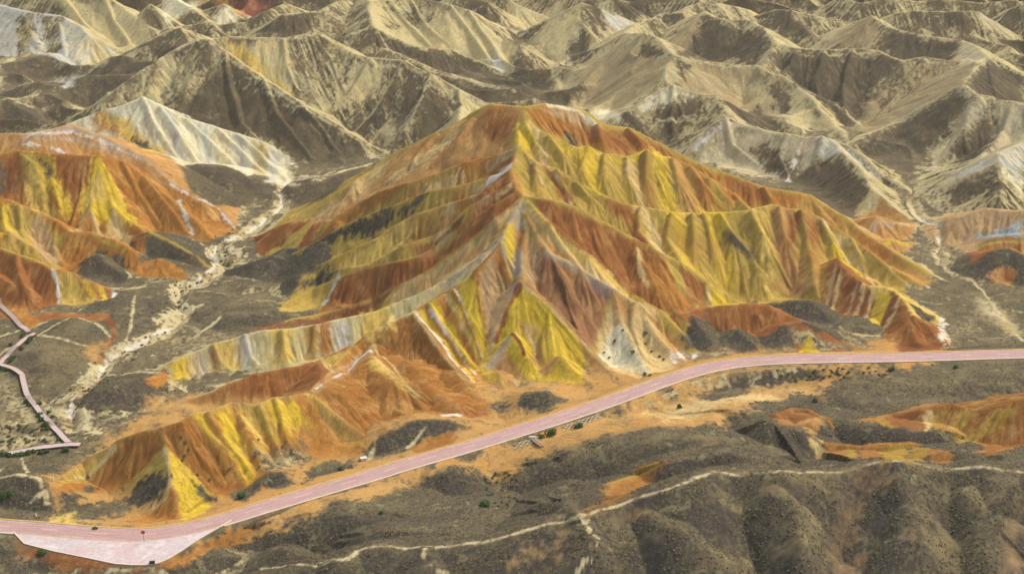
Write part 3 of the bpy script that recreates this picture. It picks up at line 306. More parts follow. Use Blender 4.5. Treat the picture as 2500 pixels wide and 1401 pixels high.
PAINT = [
 ('p','OS',3,4,[(-117.3,325.2),(-124.8,334.3),(-117.5,366.8),(-102.9,394.1),(-80.4,393.0),(-43.1,387.9),(-12.8,400.4),(31.7,410.1),(72.0,422.0),(138.0,424.3),(138.2,411.8),(68.9,403.2),(29.9,381.0),(-28.1,346.3),(-65.2,325.2),(-78.8,319.0),(-99.4,316.7)]),
 ('p','OS',2,4,[(-67.7,315.5),(-53.2,332.6),(-28.1,346.3),(29.8,379.3),(55.8,395.8),(94.9,406.1),(127.0,407.8),(119.3,403.2),(93.5,398.7),(95.1,387.3),(77.7,379.3),(51.2,358.2),(28.2,354.3),(5.7,350.3),(-5.6,341.7),(-27.4,334.9),(-47.5,321.8),(-63.8,316.1)]),
 ('p','T',3,5,[(42.0,380.5),(61.3,391.3),(87.9,394.1),(92.0,390.7),(76.7,386.2),(55.3,373.1),(43.7,362.8)]),
 ('p','V',2,3.5,[(-27.8,340.6),(-9.2,348.6),(-2.5,343.4),(-7.5,322.4),(-26.5,320.7),(-34.0,322.4)]),
 ('p','V',1,3,[(55.3,391.3),(68.5,399.8),(88.0,404.4),(94.1,402.1),(74.6,397.5),(59.1,383.3)]),
 ('p','V',1,3,[(68.7,377.0),(83.9,393.6),(93.1,390.1),(90.6,383.3),(76.7,373.1)]),
 ('p','VT',2,4,[(-161.6,415.2),(-151.6,398.7),(-140.1,384.4),(-129.3,371.3),(-123.9,365.1),(-137.9,360.5),(-145.5,362.8)]),
 ('p','VT',2,3,[(-151.0,380.5),(-133.8,371.3),(-126.2,364.5),(-142.9,362.2),(-146.0,364.5)]),
 ('p','VO',2,4,[(-153.6,427.7),(-141.9,439.3),(-127.9,426.0),(-128.1,410.6),(-129.3,391.3),(-137.6,393.6),(-147.4,406.7)]),
 ('l','S',2.2,1.5,[(-91.7,581.9),(-94.9,566.5),(-91.5,550.4),(-97.3,533.1),(-101.3,520.8),(-109.6,506.6)]),
 ('l','S',3,3,[(-98.9,525.7),(-104.4,504.1),(-96.6,491.8)]),
 ('l','S',3.6,2,[(-109.6,506.6),(-110.5,500.4),(-100.3,492.4),(-111.4,475.1),(-116.5,473.2),(-114.7,457.2),(-109.6,451.0)]),
 ('l','S',3.6,3,[(-111.4,475.1),(-116.6,466.4),(-112.2,452.2),(-117.4,443.0)]),
 ('l','S',4.2,2.5,[(-109.6,451.0),(-114.5,436.2),(-121.6,426.6),(-128.1,415.8),(-128.2,405.5),(-131.0,388.4)]),
 ('l','S',5,3,[(-128.1,410.6),(-131.7,390.7),(-135.3,385.6),(-126.5,379.3)]),
 ('l','S',4,2.5,[(-131.1,383.9),(-128.9,378.8),(-124.2,375.3),(-119.9,373.1)]),
 ('l','S',2.2,1,[(-59.6,588.1),(-77.0,567.7),(-83.6,555.4),(-92.7,572.1)]),
 ('l','S',4,2,[(-87.3,580.1),(-77.2,569.0),(-74.6,577.6)]),
 ('l','W',0.8,0.8,[(-91.7,581.9),(-94.9,566.5),(-91.5,550.4),(-97.1,531.9),(-101.4,521.4),(-109.7,507.2),(-110.5,500.4),(-106.1,493.0),(-111.4,475.1)]),
 ('l','W',0.8,0.8,[(-112.6,440.5),(-121.5,426.0),(-128.1,415.8),(-128.2,405.5),(-130.4,390.7),(-131.4,385.0),(-129.9,381.0)]),
 ('l','S',3,1,[(161.2,557.9),(159.7,542.4),(162.4,525.1),(161.9,512.8),(157.8,505.4),(158.7,496.7)]),
 ('l','W',0.8,0.6,[(157.8,541.8),(161.0,530.1),(162.4,518.9)]),
 ('l','W',0.8,0.6,[(159.5,514.0),(159.7,508.4),(155.8,501.6)]),
 ('l','S',0.9,0.4,[(-127.9,426.0),(-135.5,436.2),(-146.1,444.2)]),
 ('l','S',0.9,0.4,[(-153.2,431.2),(-135.5,423.7),(-121.4,419.8)]),
 ('l','S',0.9,0.4,[(-153.9,431.9),(-147.3,439.9),(-146.1,444.2)]),
 ('l','S',0.9,0.4,[(-128.8,459.6),(-124.9,436.8),(-124.5,427.2)]),
 ('l','S',0.9,0.4,[(-108.2,490.5),(-98.4,502.9)]),
 ('l','S',0.9,0.4,[(-105.2,429.4),(-98.6,438.6),(-96.5,442.4)]),
 ('l','S',0.9,0.4,[(161.8,476.3),(163.8,467.7),(164.4,451.6),(165.4,428.9)]),
 ('l','S',0.9,0.4,[(160.0,507.8),(154.9,484.4),(161.8,476.3)]),
 ('p','S',2,3,[(160.1,465.2),(165.0,458.4),(167.3,442.4),(165.4,428.9),(163.5,439.3),(159.1,451.6)]),
 ('l','DR',2.5,1,[(-135.3,443.0),(-129.6,433.1),(-128.1,428.9),(-131.7,419.2),(-130.0,414.6)]),
 ('p','OS',1.5,2,[(-137.4,422.0),(-129.3,426.0),(-126.8,421.5),(-131.5,413.5)]),
 ('p','VB',2,5,[(-136.6,652.2),(-128.6,647.8),(-110.0,632.0),(-91.1,619.0),(-76.0,612.8),(-65.7,607.9),(-60.4,596.8),(-69.5,591.2),(-91.8,591.2),(-98.4,599.9),(-118.4,609.7),(-140.2,614.1),(-146.5,620.2),(-147.0,635.7),(-143.0,647.8)]),
 ('p','VT',2,6,[(-135.0,650.4),(-129.8,647.0),(-132.5,633.2),(-143.7,625.2),(-149.0,635.7),(-143.3,646.1)]),
 ('p','TB',2,3,[(-130.5,654.8),(-102.6,657.4),(-97.8,646.1),(-96.0,632.6),(-111.2,640.0)]),
 ('p','Y2',3,4,[(-128.0,655.7),(-120.6,654.8),(-112.2,647.0),(-100.1,634.4),(-111.2,640.0),(-124.5,650.4)]),
 ('p','VT',2,6,[(-90.2,664.3),(-82.5,660.9),(-83.3,650.4),(-89.3,635.1),(-94.7,632.6),(-94.0,647.0)]),
 ('p','TB',2,5,[(-80.5,660.9),(-65.3,653.0),(-54.1,653.0),(-67.5,635.1),(-81.7,630.1),(-84.3,635.7)]),
 ('p','VT',1.5,5,[(-78.3,658.3),(-72.7,655.7),(-80.5,636.3),(-84.0,633.2)]),
 ('p','VB',2,6,[(-46.7,650.4),(-36.5,641.7),(-43.4,628.3),(-48.9,615.3),(-57.8,617.8),(-47.8,636.3)]),
 ('p','VB',2,6,[(-35.2,640.9),(-27.3,638.8),(-23.9,578.2),(-30.0,594.9),(-41.4,614.7),(-46.4,615.3),(-40.2,627.6)]),
 ('p','TB',1.5,3,[(-35.9,641.7),(-24.1,638.1),(-11.9,638.8),(-18.8,632.0),(-24.0,634.4)]),
 ('p','VT',2,6,[(-56.5,625.2),(-44.8,620.2),(-46.2,611.6),(-56.2,597.4),(-61.5,602.9)]),
 ('l','S',1.2,0.8,[(-36.5,641.7),(-42.7,625.8),(-46.6,618.4)]),
 ('l','S',1,0.5,[(-203.9,628.3),(-186.0,647.8),(-163.2,636.3),(-152.3,648.7),(-142.2,653.9),(-134.8,653.0)]),
 ('l','S',1,0.5,[(-135.8,651.3),(-129.3,647.8),(-111.0,634.4),(-91.1,619.0),(-76.1,613.4),(-65.7,608.5),(-60.0,599.2)]),
 ('l','S',1,0.5,[(-128.5,658.3),(-117.1,657.4),(-104.6,657.4),(-88.4,666.1),(-82.0,662.6),(-71.6,657.4),(-64.0,653.0),(-48.8,651.3),(-36.5,641.7),(-24.1,638.1),(-11.3,638.8)]),
 ('p','VT',2,4,[(-197.3,620.2),(-178.5,620.2),(-163.1,635.7),(-152.6,647.0),(-149.8,640.0),(-156.7,627.0),(-164.7,623.3),(-176.9,606.6),(-193.2,619.0)]),
 ('p','TB',1.5,3,[(-152.2,645.2),(-147.4,640.9),(-153.6,630.1),(-157.1,625.8),(-155.8,634.4)]),
 ('p','P2',1.5,1.5,[(-170.5,605.4),(-158.4,609.1),(-138.6,602.9),(-116.9,601.1),(-107.0,599.9),(-96.1,596.1),(-92.0,583.8),(-94.3,570.8),(-105.0,564.6),(-122.6,572.1),(-135.7,570.2),(-149.4,587.5),(-165.1,601.1)]),
 ('p','P',0.8,1.6,[(-158.3,608.5),(-151.7,606.6),(-146.3,595.5),(-140.2,583.8),(-145.6,586.9),(-152.0,596.8)]),
 ('p','GB',0.8,1.6,[(-148.7,604.2),(-144.5,604.8),(-138.7,591.2),(-134.9,583.8),(-139.0,583.8),(-143.6,594.3)]),
 ('p','P',0.8,1.6,[(-142.0,604.2),(-136.7,602.3),(-132.5,593.1),(-126.3,570.2),(-130.0,570.8),(-137.1,591.8)]),
 ('p','GB',0.8,1.6,[(-134.4,602.9),(-130.1,602.9),(-126.9,592.4),(-120.9,569.0),(-123.9,569.6),(-130.7,593.1)]),
 ('p','P',0.8,1.6,[(-126.3,602.3),(-120.2,602.3),(-118.1,593.7),(-112.8,569.6),(-117.8,568.4),(-123.4,593.1)]),
 ('p','GB',0.8,1.6,[(-117.5,601.1),(-114.9,599.9),(-113.0,591.8),(-109.4,570.2),(-111.2,570.2),(-115.6,593.1)]),
 ('p','TB',0.8,1.6,[(-110.7,600.5),(-103.7,598.6),(-102.9,588.7),(-101.1,573.3),(-106.3,572.7),(-109.5,593.1)]),
 ('p','GB',0.8,1.6,[(-102.5,598.6),(-98.6,596.8),(-98.7,588.7),(-97.3,570.8),(-100.4,572.7),(-101.4,586.9)]),
 ('p','OT',1.5,1.5,[(-174.6,562.8),(-176.9,606.6),(-170.3,604.8),(-159.0,595.5),(-143.3,575.8),(-135.7,570.2),(-134.9,546.7),(-158.3,590.0),(-175.4,598.0)]),
 ('p','Y2',1.5,2,[(-174.8,605.4),(-165.1,601.1),(-145.6,586.9),(-147.9,570.2),(-164.0,593.7)]),
 ('p','VB',0.6,1.5,[(-159.5,592.4),(-153.0,590.6),(-150.4,586.9),(-152.8,576.4)]),
 ('p','VB',1,1.2,[(-134.0,564.6),(-128.9,571.4),(-119.0,571.4),(-108.6,569.0),(-98.3,558.5),(-105.8,548.0),(-115.8,535.0),(-123.9,536.9),(-128.7,549.8)]),
 ('p','VB',1,2,[(-106.3,572.7),(-100.4,576.4),(-101.5,564.0),(-106.8,564.6)]),
 ('p','VB',2,3,[(-92.8,560.3),(-81.1,562.8),(-66.9,571.4),(-57.6,585.6),(-65.6,520.2),(-71.1,516.5),(-86.2,549.2)]),
 ('p','OB',1.5,1.5,[(-199.6,546.7),(-180.5,546.7),(-158.5,535.6),(-149.7,538.1),(-143.1,548.6),(-132.4,540.6),(-120.6,536.9),(-113.0,535.0),(-104.8,522.0),(-113.3,509.7),(-128.1,517.1),(-138.2,514.0),(-155.2,515.9),(-173.4,515.9),(-192.5,520.2)]),
 ('p','OT',0.8,1,[(-201.7,555.4),(-184.1,553.5),(-177.0,559.1),(-165.2,557.9),(-153.5,554.1),(-141.2,547.4),(-131.1,539.3),(-119.8,535.6),(-108.7,528.8),(-110.2,528.2),(-111.2,527.6),(-120.7,534.4),(-131.4,538.1),(-141.2,544.9),(-153.6,549.8),(-165.2,551.1),(-175.7,548.0),(-187.6,546.1),(-200.0,548.0),(-201.1,551.7)]),
 ('l','GRY',2.2,1.2,[(-191.5,553.5),(-179.8,556.6),(-175.1,560.3),(-163.4,557.2),(-152.2,553.5),(-143.7,548.6),(-132.4,540.6)]),
 ('l','W',1.4,1.2,[(-191.1,552.3),(-180.0,555.4),(-174.0,558.5),(-162.9,555.4),(-152.5,552.3),(-143.6,548.0),(-132.9,539.9)]),
 ('l','OT',2.2,1.2,[(-190.7,551.1),(-180.1,553.5),(-172.9,556.6),(-162.4,553.5),(-152.2,551.1),(-143.4,547.4),(-132.9,539.9)]),
 ('l','GRY',2.2,1.2,[(-190.6,550.4),(-180.3,552.3),(-172.4,554.8),(-161.7,552.9),(-152.0,550.4),(-143.9,546.7),(-133.4,539.9)]),
 ('l','OT',2.2,1.2,[(-190.4,549.8),(-180.5,551.1),(-171.4,552.9),(-161.3,551.1),(-152.3,549.2),(-143.9,546.7),(-134.1,540.6)]),
 ('l','W',0.8,1.2,[(-190.2,549.2),(-182.3,549.2),(-177.6,548.6),(-174.4,547.4)]),
 ('l','W',0.65,0.8,[(-132.2,539.3),(-121.6,536.2),(-113.6,535.0),(-105.5,523.3)]),
 ('l','GB',1.2,1,[(-128.1,533.1),(-123.7,522.0),(-120.3,515.9)]),
 ('p','R',1,1.2,[(-177.0,536.2),(-166.8,535.6),(-159.5,535.0),(-160.5,528.2),(-162.6,521.4),(-164.6,518.9),(-168.4,525.1),(-172.8,531.3)]),
 ('p','YO',1,1.5,[(-189.0,537.5),(-181.9,536.2),(-176.5,528.8),(-172.3,519.6),(-167.2,514.6),(-171.3,504.7),(-180.6,518.3),(-185.5,529.4)]),
 ('p','Y2',0.8,1.2,[(-182.7,531.3),(-179.6,528.2),(-177.3,520.2),(-174.3,515.2),(-175.2,505.4),(-182.2,522.0)]),
 ('p','Y',1,2,[(-182.5,536.2),(-176.8,535.6),(-170.6,525.1),(-163.3,514.0),(-165.2,513.4),(-172.7,520.8),(-178.5,530.1)]),
 ('p','VB',0.8,2,[(-181.9,536.2),(-177.7,535.0),(-173.1,528.2),(-175.6,529.4),(-179.8,532.5)]),
 ('p','DR',1.5,2,[(-195.2,534.4),(-189.3,536.9),(-184.9,527.6),(-186.9,523.3),(-192.5,520.2)]),
 ('p','VB',1,2.5,[(-195.0,531.9),(-190.4,529.4),(-189.8,523.9),(-192.8,521.4)]),
 ('p','Y',1,1.5,[(-159.5,535.0),(-156.2,535.0),(-148.8,525.1),(-140.0,515.2),(-145.4,510.9),(-152.8,512.8),(-161.1,507.8),(-161.8,520.8),(-160.0,528.2)]),
 ('p','Y2',0.8,1.2,[(-157.8,530.7),(-154.9,530.1),(-153.0,522.0),(-156.6,521.4),(-159.0,518.3),(-159.3,525.7)]),
 ('p','T',0.8,1,[(-160.6,515.9),(-157.5,516.5),(-154.4,512.8),(-147.8,496.7),(-159.2,496.7),(-161.6,499.8)]),
 ('p','OB',1,1.5,[(-159.6,510.3),(-157.4,514.0),(-150.0,497.3),(-156.7,497.3)]),
 ('p','T',0.8,1,[(-150.9,511.5),(-149.1,517.1),(-145.5,513.4),(-139.1,504.1),(-146.9,495.5)]),
 ('p','YO',1.2,1.5,[(-187.7,506.6),(-181.5,507.2),(-174.7,505.4),(-167.0,502.3),(-160.7,498.6),(-161.6,494.2),(-161.1,485.0),(-160.2,468.9),(-171.3,486.8),(-177.8,486.2),(-185.1,494.9)]),
 ('p','PT',1,2,[(-177.1,504.7),(-170.6,502.3),(-164.9,494.9),(-161.1,485.0),(-165.7,481.3),(-173.0,492.4)]),
 ('p','OB',1,1,[(-171.3,504.7),(-165.0,502.9),(-161.4,499.2),(-165.4,498.6)]),
 ('p','Y',1,1.5,[(-187.7,506.6),(-185.1,506.6),(-180.4,494.9),(-181.7,485.6)]),
 ('p','YO',1,1,[(-181.7,485.6),(-177.5,486.8),(-169.9,483.7),(-160.2,468.9),(-165.2,470.8),(-174.4,475.1),(-179.9,478.2)]),
 ('p','OB',1,1.5,[(-160.7,498.6),(-152.6,497.3),(-144.7,494.9),(-137.5,490.5),(-133.2,487.4),(-132.7,478.8),(-139.2,485.0),(-146.1,489.9),(-151.5,491.1),(-154.4,480.6),(-157.0,466.4),(-163.5,493.6)]),
 ('p','YO',0.8,1,[(-152.6,497.3),(-144.7,494.9),(-137.0,490.5),(-140.2,491.1),(-148.2,494.2)]),
 ('p','VB',1,2,[(-150.0,491.1),(-147.4,493.0),(-142.0,489.9),(-136.1,482.5),(-138.2,480.6),(-144.4,483.1)]),
 ('p','VB',0.8,1,[(-153.7,480.0),(-150.8,484.4),(-148.1,485.6),(-144.2,482.5),(-135.8,476.9),(-133.2,476.3),(-148.3,465.2)]),
 ('p','VB',1,1.5,[(-139.6,501.6),(-132.2,501.6),(-125.3,498.6),(-114.0,491.1),(-108.1,487.4),(-113.4,480.6),(-121.2,481.3),(-129.2,492.4),(-132.8,485.6)]),
 ('p','OB',0.8,1,[(-140.3,504.7),(-132.2,501.6),(-134.3,496.7),(-135.1,491.1)]),
 ('l','YO',1.2,0.5,[(-132.4,502.3),(-125.3,498.6),(-114.1,491.8),(-108.8,488.1)]),
 ('p','OB',0.8,1,[(-132.4,481.9),(-126.1,485.6),(-120.3,484.4),(-114.1,478.8),(-116.9,475.1),(-123.4,480.0),(-130.6,478.2)]),
 ('p','R',1,1.2,[(-179.7,477.6),(-173.7,474.5),(-166.5,472.0),(-158.6,467.1),(-156.1,463.4),(-154.1,455.9),(-160.6,451.6),(-172.6,450.4)]),
 ('p','YO',0.8,1,[(-158.6,467.1),(-152.7,467.1),(-145.8,465.2),(-141.7,456.6),(-146.2,455.3),(-153.8,456.6),(-156.1,463.4)]),
 ('l','W',0.8,0.6,[(-158.6,467.1),(-156.1,463.4),(-154.4,457.2)]),
 ('p','OB',0.4,0.4,[(-151.2,467.1),(-148.5,465.8),(-146.3,463.4),(-143.6,460.3),(-145.8,461.5),(-148.6,464.6)]),
 ('p','Y',0.4,0.4,[(-148.5,465.8),(-145.3,465.2),(-143.7,462.7),(-140.8,457.2),(-143.6,460.3),(-146.3,463.4)]),
 ('p','OB',0.4,0.4,[(-145.3,465.2),(-142.9,465.2),(-141.9,463.4),(-139.4,457.2),(-140.8,457.2),(-143.7,462.7)]),
 ('p','Y',0.4,0.4,[(-142.9,465.2),(-141.1,465.8),(-140.0,463.4),(-137.6,457.8),(-139.4,457.2),(-141.9,463.4)]),
 ('p','R',0.4,0.4,[(-141.1,465.8),(-138.5,465.2),(-138.0,463.4),(-136.8,458.4),(-137.6,457.8),(-140.0,463.4)]),
 ('p','W',0.4,0.4,[(-138.5,465.2),(-135.7,464.0),(-135.7,462.1),(-135.8,460.3),(-136.8,458.4),(-138.0,463.4)]),
 ('p','R',1,1.5,[(-172.6,450.4),(-164.1,449.1),(-154.3,449.8),(-135.8,444.8),(-132.7,439.9),(-149.4,442.4),(-159.1,441.7),(-165.7,444.8),(-171.3,446.1)]),
 ('p','OB',1,1,[(-174.2,455.3),(-167.8,453.5),(-157.1,444.8),(-157.6,436.8),(-165.7,444.8),(-172.6,450.4)]),
 ('p','BG2',2,3,[(-274.2,785.2),(-252.7,769.6),(-237.6,767.0),(-225.5,758.3),(-218.5,748.7),(-208.4,723.5),(-218.7,719.1),(-234.3,728.7),(-251.7,746.1),(-264.8,747.8)]),
 ('p','VT',1.5,4,[(-259.8,773.0),(-251.2,769.6),(-245.1,751.3),(-251.0,743.5),(-258.3,755.7)]),
 ('p','VT',1.5,4,[(-248.4,767.8),(-236.8,767.0),(-232.6,746.1),(-235.3,734.8),(-244.2,755.7)]),
 ('p','P',2,3,[(-235.1,760.9),(-222.4,752.2),(-212.7,734.8),(-218.6,732.2),(-228.6,747.8)]),
 ('p','TB',2,2,[(-247.1,790.4),(-211.9,786.1),(-202.5,785.2),(-189.4,764.3),(-192.8,740.0),(-209.4,747.8),(-219.0,750.4),(-238.4,778.3)]),
 ('p','TB',2,2,[(-218.5,748.7),(-209.4,747.8),(-197.4,740.9),(-202.3,719.1),(-207.3,719.1)]),
 ('p','DR2',2,2,[(-158.4,834.8),(-132.3,828.7),(-141.0,827.0),(-147.3,806.1),(-157.2,832.2)]),
 ('p','OT',1.5,2,[(-179.8,835.7),(-160.9,834.8),(-150.1,823.5),(-149.9,798.3),(-165.2,831.3)]),
 ('p','P',2,3,[(-198.5,835.7),(-179.8,835.7),(-174.0,797.4),(-182.8,794.8),(-182.6,771.3),(-186.5,779.1)]),
 ('p','VB',1.5,2,[(-193.4,779.1),(-191.3,780.0),(-184.9,771.3),(-190.2,767.8),(-194.2,772.2)]),
 ('p','P',1.5,2,[(-162.9,796.5),(-155.5,803.5),(-148.2,797.4),(-155.7,791.3),(-156.8,775.7)]),
 ('p','W',1,1.5,[(-234.1,713.0),(-224.7,714.8),(-212.8,713.0),(-223.7,711.3)]),
 ('p','GB',1.5,2,[(-222.3,713.9),(-218.7,713.9),(-208.2,680.0),(-214.1,679.1)]),
 ('p','VB',2,4,[(-203.7,686.1),(-201.2,723.5),(-194.2,720.9),(-184.9,714.8),(-180.8,712.2),(-183.2,710.4),(-184.3,687.8),(-202.1,687.8)]),
 ('p','VB',2,4,[(-201.1,747.0),(-194.2,746.1),(-176.4,734.8),(-167.5,733.9),(-168.8,719.1),(-178.8,722.6)]),
 ('p','VB',3,5,[(-254.2,713.9),(-235.3,734.8),(-216.8,717.4),(-233.6,711.3),(-245.4,683.5)]),
 ('p','VB',3,5,[(-237.9,661.7),(-223.2,650.4),(-205.8,628.3),(-228.6,630.1)]),
 ('p','VB',3,5,[(-226.4,681.7),(-214.1,679.1),(-202.8,672.2),(-204.7,649.6),(-214.3,651.3),(-220.0,668.7)]),
 ('p','VB',1.5,2,[(-130.9,741.7),(-124.7,744.3),(-115.7,743.5),(-107.3,746.1),(-98.2,750.4),(-102.1,740.0),(-105.7,733.9),(-113.3,731.3),(-127.0,735.7)]),
 ('p','VT',2,4,[(-105.7,733.9),(-98.1,749.6),(-88.6,773.0),(-75.6,763.5),(-72.5,736.5),(-78.8,733.9),(-85.8,724.3),(-95.1,736.5)]),
 ('p','VB',2,3,[(-150.7,775.7),(-133.8,780.0),(-108.5,826.1),(-88.6,773.0),(-104.0,828.7),(-122.3,796.5),(-146.8,803.5)]),
 ('p','TB',2,2,[(-74.0,761.7),(-54.4,773.0),(-32.0,764.3),(-23.7,762.6),(-11.6,758.3),(1.8,743.5),(-3.9,721.7),(-25.1,736.5),(-51.2,722.6),(-67.6,729.6)]),
 ('p','VT',2,5,[(-64.5,765.2),(-45.2,772.2),(-40.9,760.9),(-48.9,757.4),(-59.5,759.1)]),
 ('p','VT',1.5,3,[(-66.5,752.2),(-59.8,752.2),(-57.5,740.9),(-64.4,734.8)]),
 ('p','TB',1,2,[(-74.4,758.3),(-68.9,746.1),(-62.2,734.8),(-43.3,720.9),(-50.1,739.1),(-68.9,728.7)]),
 ('p','VB',1,2.5,[(-71.0,727.8),(-65.9,726.1),(-58.5,724.3),(-49.0,721.7),(-41.1,720.9),(-31.2,724.3),(-22.6,722.6),(-13.9,718.3),(-2.5,714.8),(1.7,680.9),(-16.3,693.9),(-38.5,710.4),(-54.1,712.2),(-63.4,721.7)]),
 ('p','VB',1,2,[(-54.0,710.4),(-38.1,702.6),(-26.7,696.5),(-16.2,690.4),(2.4,679.1),(9.6,663.5),(-7.6,658.3),(-25.6,683.5),(-38.0,700.0)]),
 ('p','BG2',1,1.5,[(-12.6,729.6),(-7.6,732.2),(-2.5,718.3),(-5.3,716.5)]),
 ('p','TB',2,2,[(-2.8,804.3),(29.0,810.4),(19.5,778.3),(6.5,774.8),(-0.4,787.0)]),
 ('p','VB',1,1.5,[(-2.7,771.3),(4.2,775.7),(7.0,748.7),(2.6,744.3)]),
 ('p','VB',1,3,[(5.7,773.0),(19.4,772.2),(17.0,766.1),(10.9,761.7),(6.4,766.1)]),
 ('p','TB',2,3,[(19.4,772.2),(36.2,774.8),(34.3,766.1),(39.8,753.9),(45.1,727.8),(30.5,724.3),(16.6,748.7),(10.1,760.9)]),
 ('p','VB',1,3,[(35.5,758.3),(39.8,754.8),(39.1,723.5),(28.4,725.2),(29.3,750.4)]),
 ('p','VB',1.5,3,[(39.0,805.2),(49.0,800.0),(49.4,766.1),(42.6,765.2)]),
 ('p','BG2',1,2,[(47.8,777.4),(65.5,779.1),(55.5,766.1),(48.9,769.6)]),
 ('p','VB',2,4,[(53.2,804.3),(72.1,834.8),(79.5,817.4),(68.8,792.2),(55.1,797.4)]),
 ('p','VB',1.5,3,[(-0.4,736.5),(8.3,732.2),(9.5,710.4),(1.8,710.4)]),
 ('p','VB',1.5,3,[(-1.1,713.9),(17.9,707.8),(20.0,704.3),(27.4,697.4),(37.4,688.7),(26.6,673.9),(8.9,660.9),(-2.4,680.0)]),
 ('p','TB',2,2,[(56.5,715.7),(63.7,707.8),(69.3,700.0),(76.1,676.5),(70.6,667.8),(68.4,658.3),(65.3,653.9),(53.2,640.0),(42.7,647.8),(28.6,672.2),(19.9,700.0),(34.5,715.7)]),
 ('p','BRT',3,6,[(29.9,707.8),(50.4,720.0),(61.7,709.6),(74.7,675.7),(67.6,657.4),(46.6,647.8),(32.7,674.8)]),
 ('p','VB',1.5,3,[(22.0,700.0),(33.5,693.9),(35.1,683.5),(26.6,673.9),(19.2,673.0)]),
 ('p','VB',0.8,2,[(59.2,694.8),(63.5,705.2),(69.0,695.7),(74.9,678.3),(66.2,687.0)]),
 ('p','TB',0.8,1,[(68.9,703.5),(76.7,675.7),(81.0,678.3),(74.9,700.0)]),
 ('p','TB',1,1.5,[(70.6,667.8),(77.0,672.2),(77.6,658.3),(73.0,658.3),(69.8,659.1)]),
 ('p','VB',1.5,3,[(76.6,674.8),(84.4,678.3),(90.1,674.8),(83.2,667.0),(77.7,665.2)]),
 ('p','BRT',2,5,[(84.4,678.3),(114.2,678.3),(123.1,666.1),(131.5,656.5),(139.6,636.9),(124.1,632.6),(112.1,650.4),(92.4,634.4),(80.2,640.0),(77.0,659.1)]),
 ('p','TB',2,4,[(101.0,670.4),(119.9,667.0),(131.3,655.7),(137.9,638.1),(126.8,626.4),(118.3,652.2)]),
 ('p','VB',1,2,[(92.2,632.6),(112.5,653.0),(119.1,633.2),(126.8,591.8),(118.5,629.5),(102.8,626.4)]),
 ('p','VB',1.5,4,[(117.8,666.1),(127.9,659.1),(125.8,642.6),(119.7,648.7)]),
 ('p','TB',0.8,1.5,[(131.3,659.1),(136.1,649.6),(143.0,634.4),(146.3,613.4),(142.4,622.1),(137.3,645.2)]),
 ('p','VT',2,6,[(65.3,653.9),(71.9,640.9),(89.5,636.3),(91.1,628.9),(91.7,619.0),(74.2,607.3),(65.9,617.8),(55.7,623.3),(50.4,628.3)]),
 ('p','VB',2,5,[(64.0,638.1),(72.8,636.9),(89.3,635.1),(79.2,624.6),(72.9,612.8),(63.0,619.6),(59.5,630.7)]),
 ('p','P2',1.5,3,[(56.5,632.6),(64.2,640.9),(75.4,642.6),(80.1,638.8),(70.8,635.7),(61.5,632.0)]),
 ('p','VB',0.8,1,[(46.0,628.9),(50.8,633.2),(56.6,625.8),(58.7,620.9),(52.0,623.9)]),
 ('p','P',1,1,[(35.6,649.6),(45.2,658.3),(48.4,627.0),(47.1,625.2),(39.8,643.5)]),
 ('p','W2',1,2,[(93.0,614.1),(100.6,611.0),(89.9,609.7),(78.5,601.1),(73.7,602.3),(81.0,607.3)]),
 ('p','TB2',2,4,[(89.9,609.7),(102.2,609.1),(122.4,594.3),(129.2,588.7),(124.8,577.6),(114.5,572.7),(100.4,580.1),(84.6,591.8),(78.4,600.5)]),
 ('p','VB',1.5,5,[(104.1,596.8),(111.0,594.9),(117.5,583.2),(114.5,572.7),(106.3,583.8)]),
 ('p','BG2',1.5,2.5,[(128.4,590.6),(133.7,590.0),(143.5,579.5),(150.4,570.8),(142.4,574.5),(136.2,578.9),(125.6,581.9)]),
 ('l','W',0.8,1.5,[(122.2,593.1),(117.5,583.2),(113.4,573.3)]),
 ('p','VB',1.5,3,[(114.5,572.7),(127.1,580.7),(136.2,575.8),(141.3,560.9),(141.4,548.6),(132.1,538.7),(128.6,543.6),(119.1,562.2)]),
 ('l','TB',1.2,0.8,[(134.8,586.3),(137.1,577.0),(141.5,562.2),(142.7,549.2)]),
 ('p','OT',0.8,1,[(142.6,548.6),(148.2,538.7),(154.0,530.7),(139.3,518.9),(125.6,510.3),(137.8,544.9)]),
 ('p','TB',1,1.5,[(142.6,548.6),(144.4,544.3),(140.8,540.6),(135.4,538.7),(137.8,544.9)]),
 ('p','VB',2,4,[(93.5,741.7),(99.6,749.6),(105.9,740.9),(124.4,727.8),(127.0,703.5),(117.7,692.2),(103.4,715.7),(78.4,679.1),(77.0,700.0)]),
 ('p','BRT',1.5,2,[(81.1,742.6),(94.7,752.2),(90.4,733.0),(80.7,694.8)]),
 ('p','VB',2,4,[(126.9,698.3),(135.5,691.3),(162.3,691.3),(174.7,691.3),(184.7,680.9),(178.5,674.8),(167.6,665.2),(157.9,644.3),(147.7,652.2),(139.2,655.7),(130.4,661.7),(127.5,680.9),(121.4,680.9)]),
 ('p','BRT',2,4,[(184.7,680.9),(194.2,680.9),(205.5,680.0),(210.7,654.8),(198.6,632.0),(189.6,629.5),(172.6,630.1),(154.9,621.5),(150.4,627.0),(163.9,657.4)]),
 ('p','VT',2,6,[(185.4,680.9),(200.8,680.0),(188.9,667.8),(172.2,650.4),(173.4,667.0)]),
 ('p','BRT',1,1,[(209.3,652.2),(198.1,630.1),(189.6,629.5),(171.9,627.0),(153.0,612.8),(148.6,609.7),(161.2,619.0),(182.2,627.6),(195.6,625.8)]),
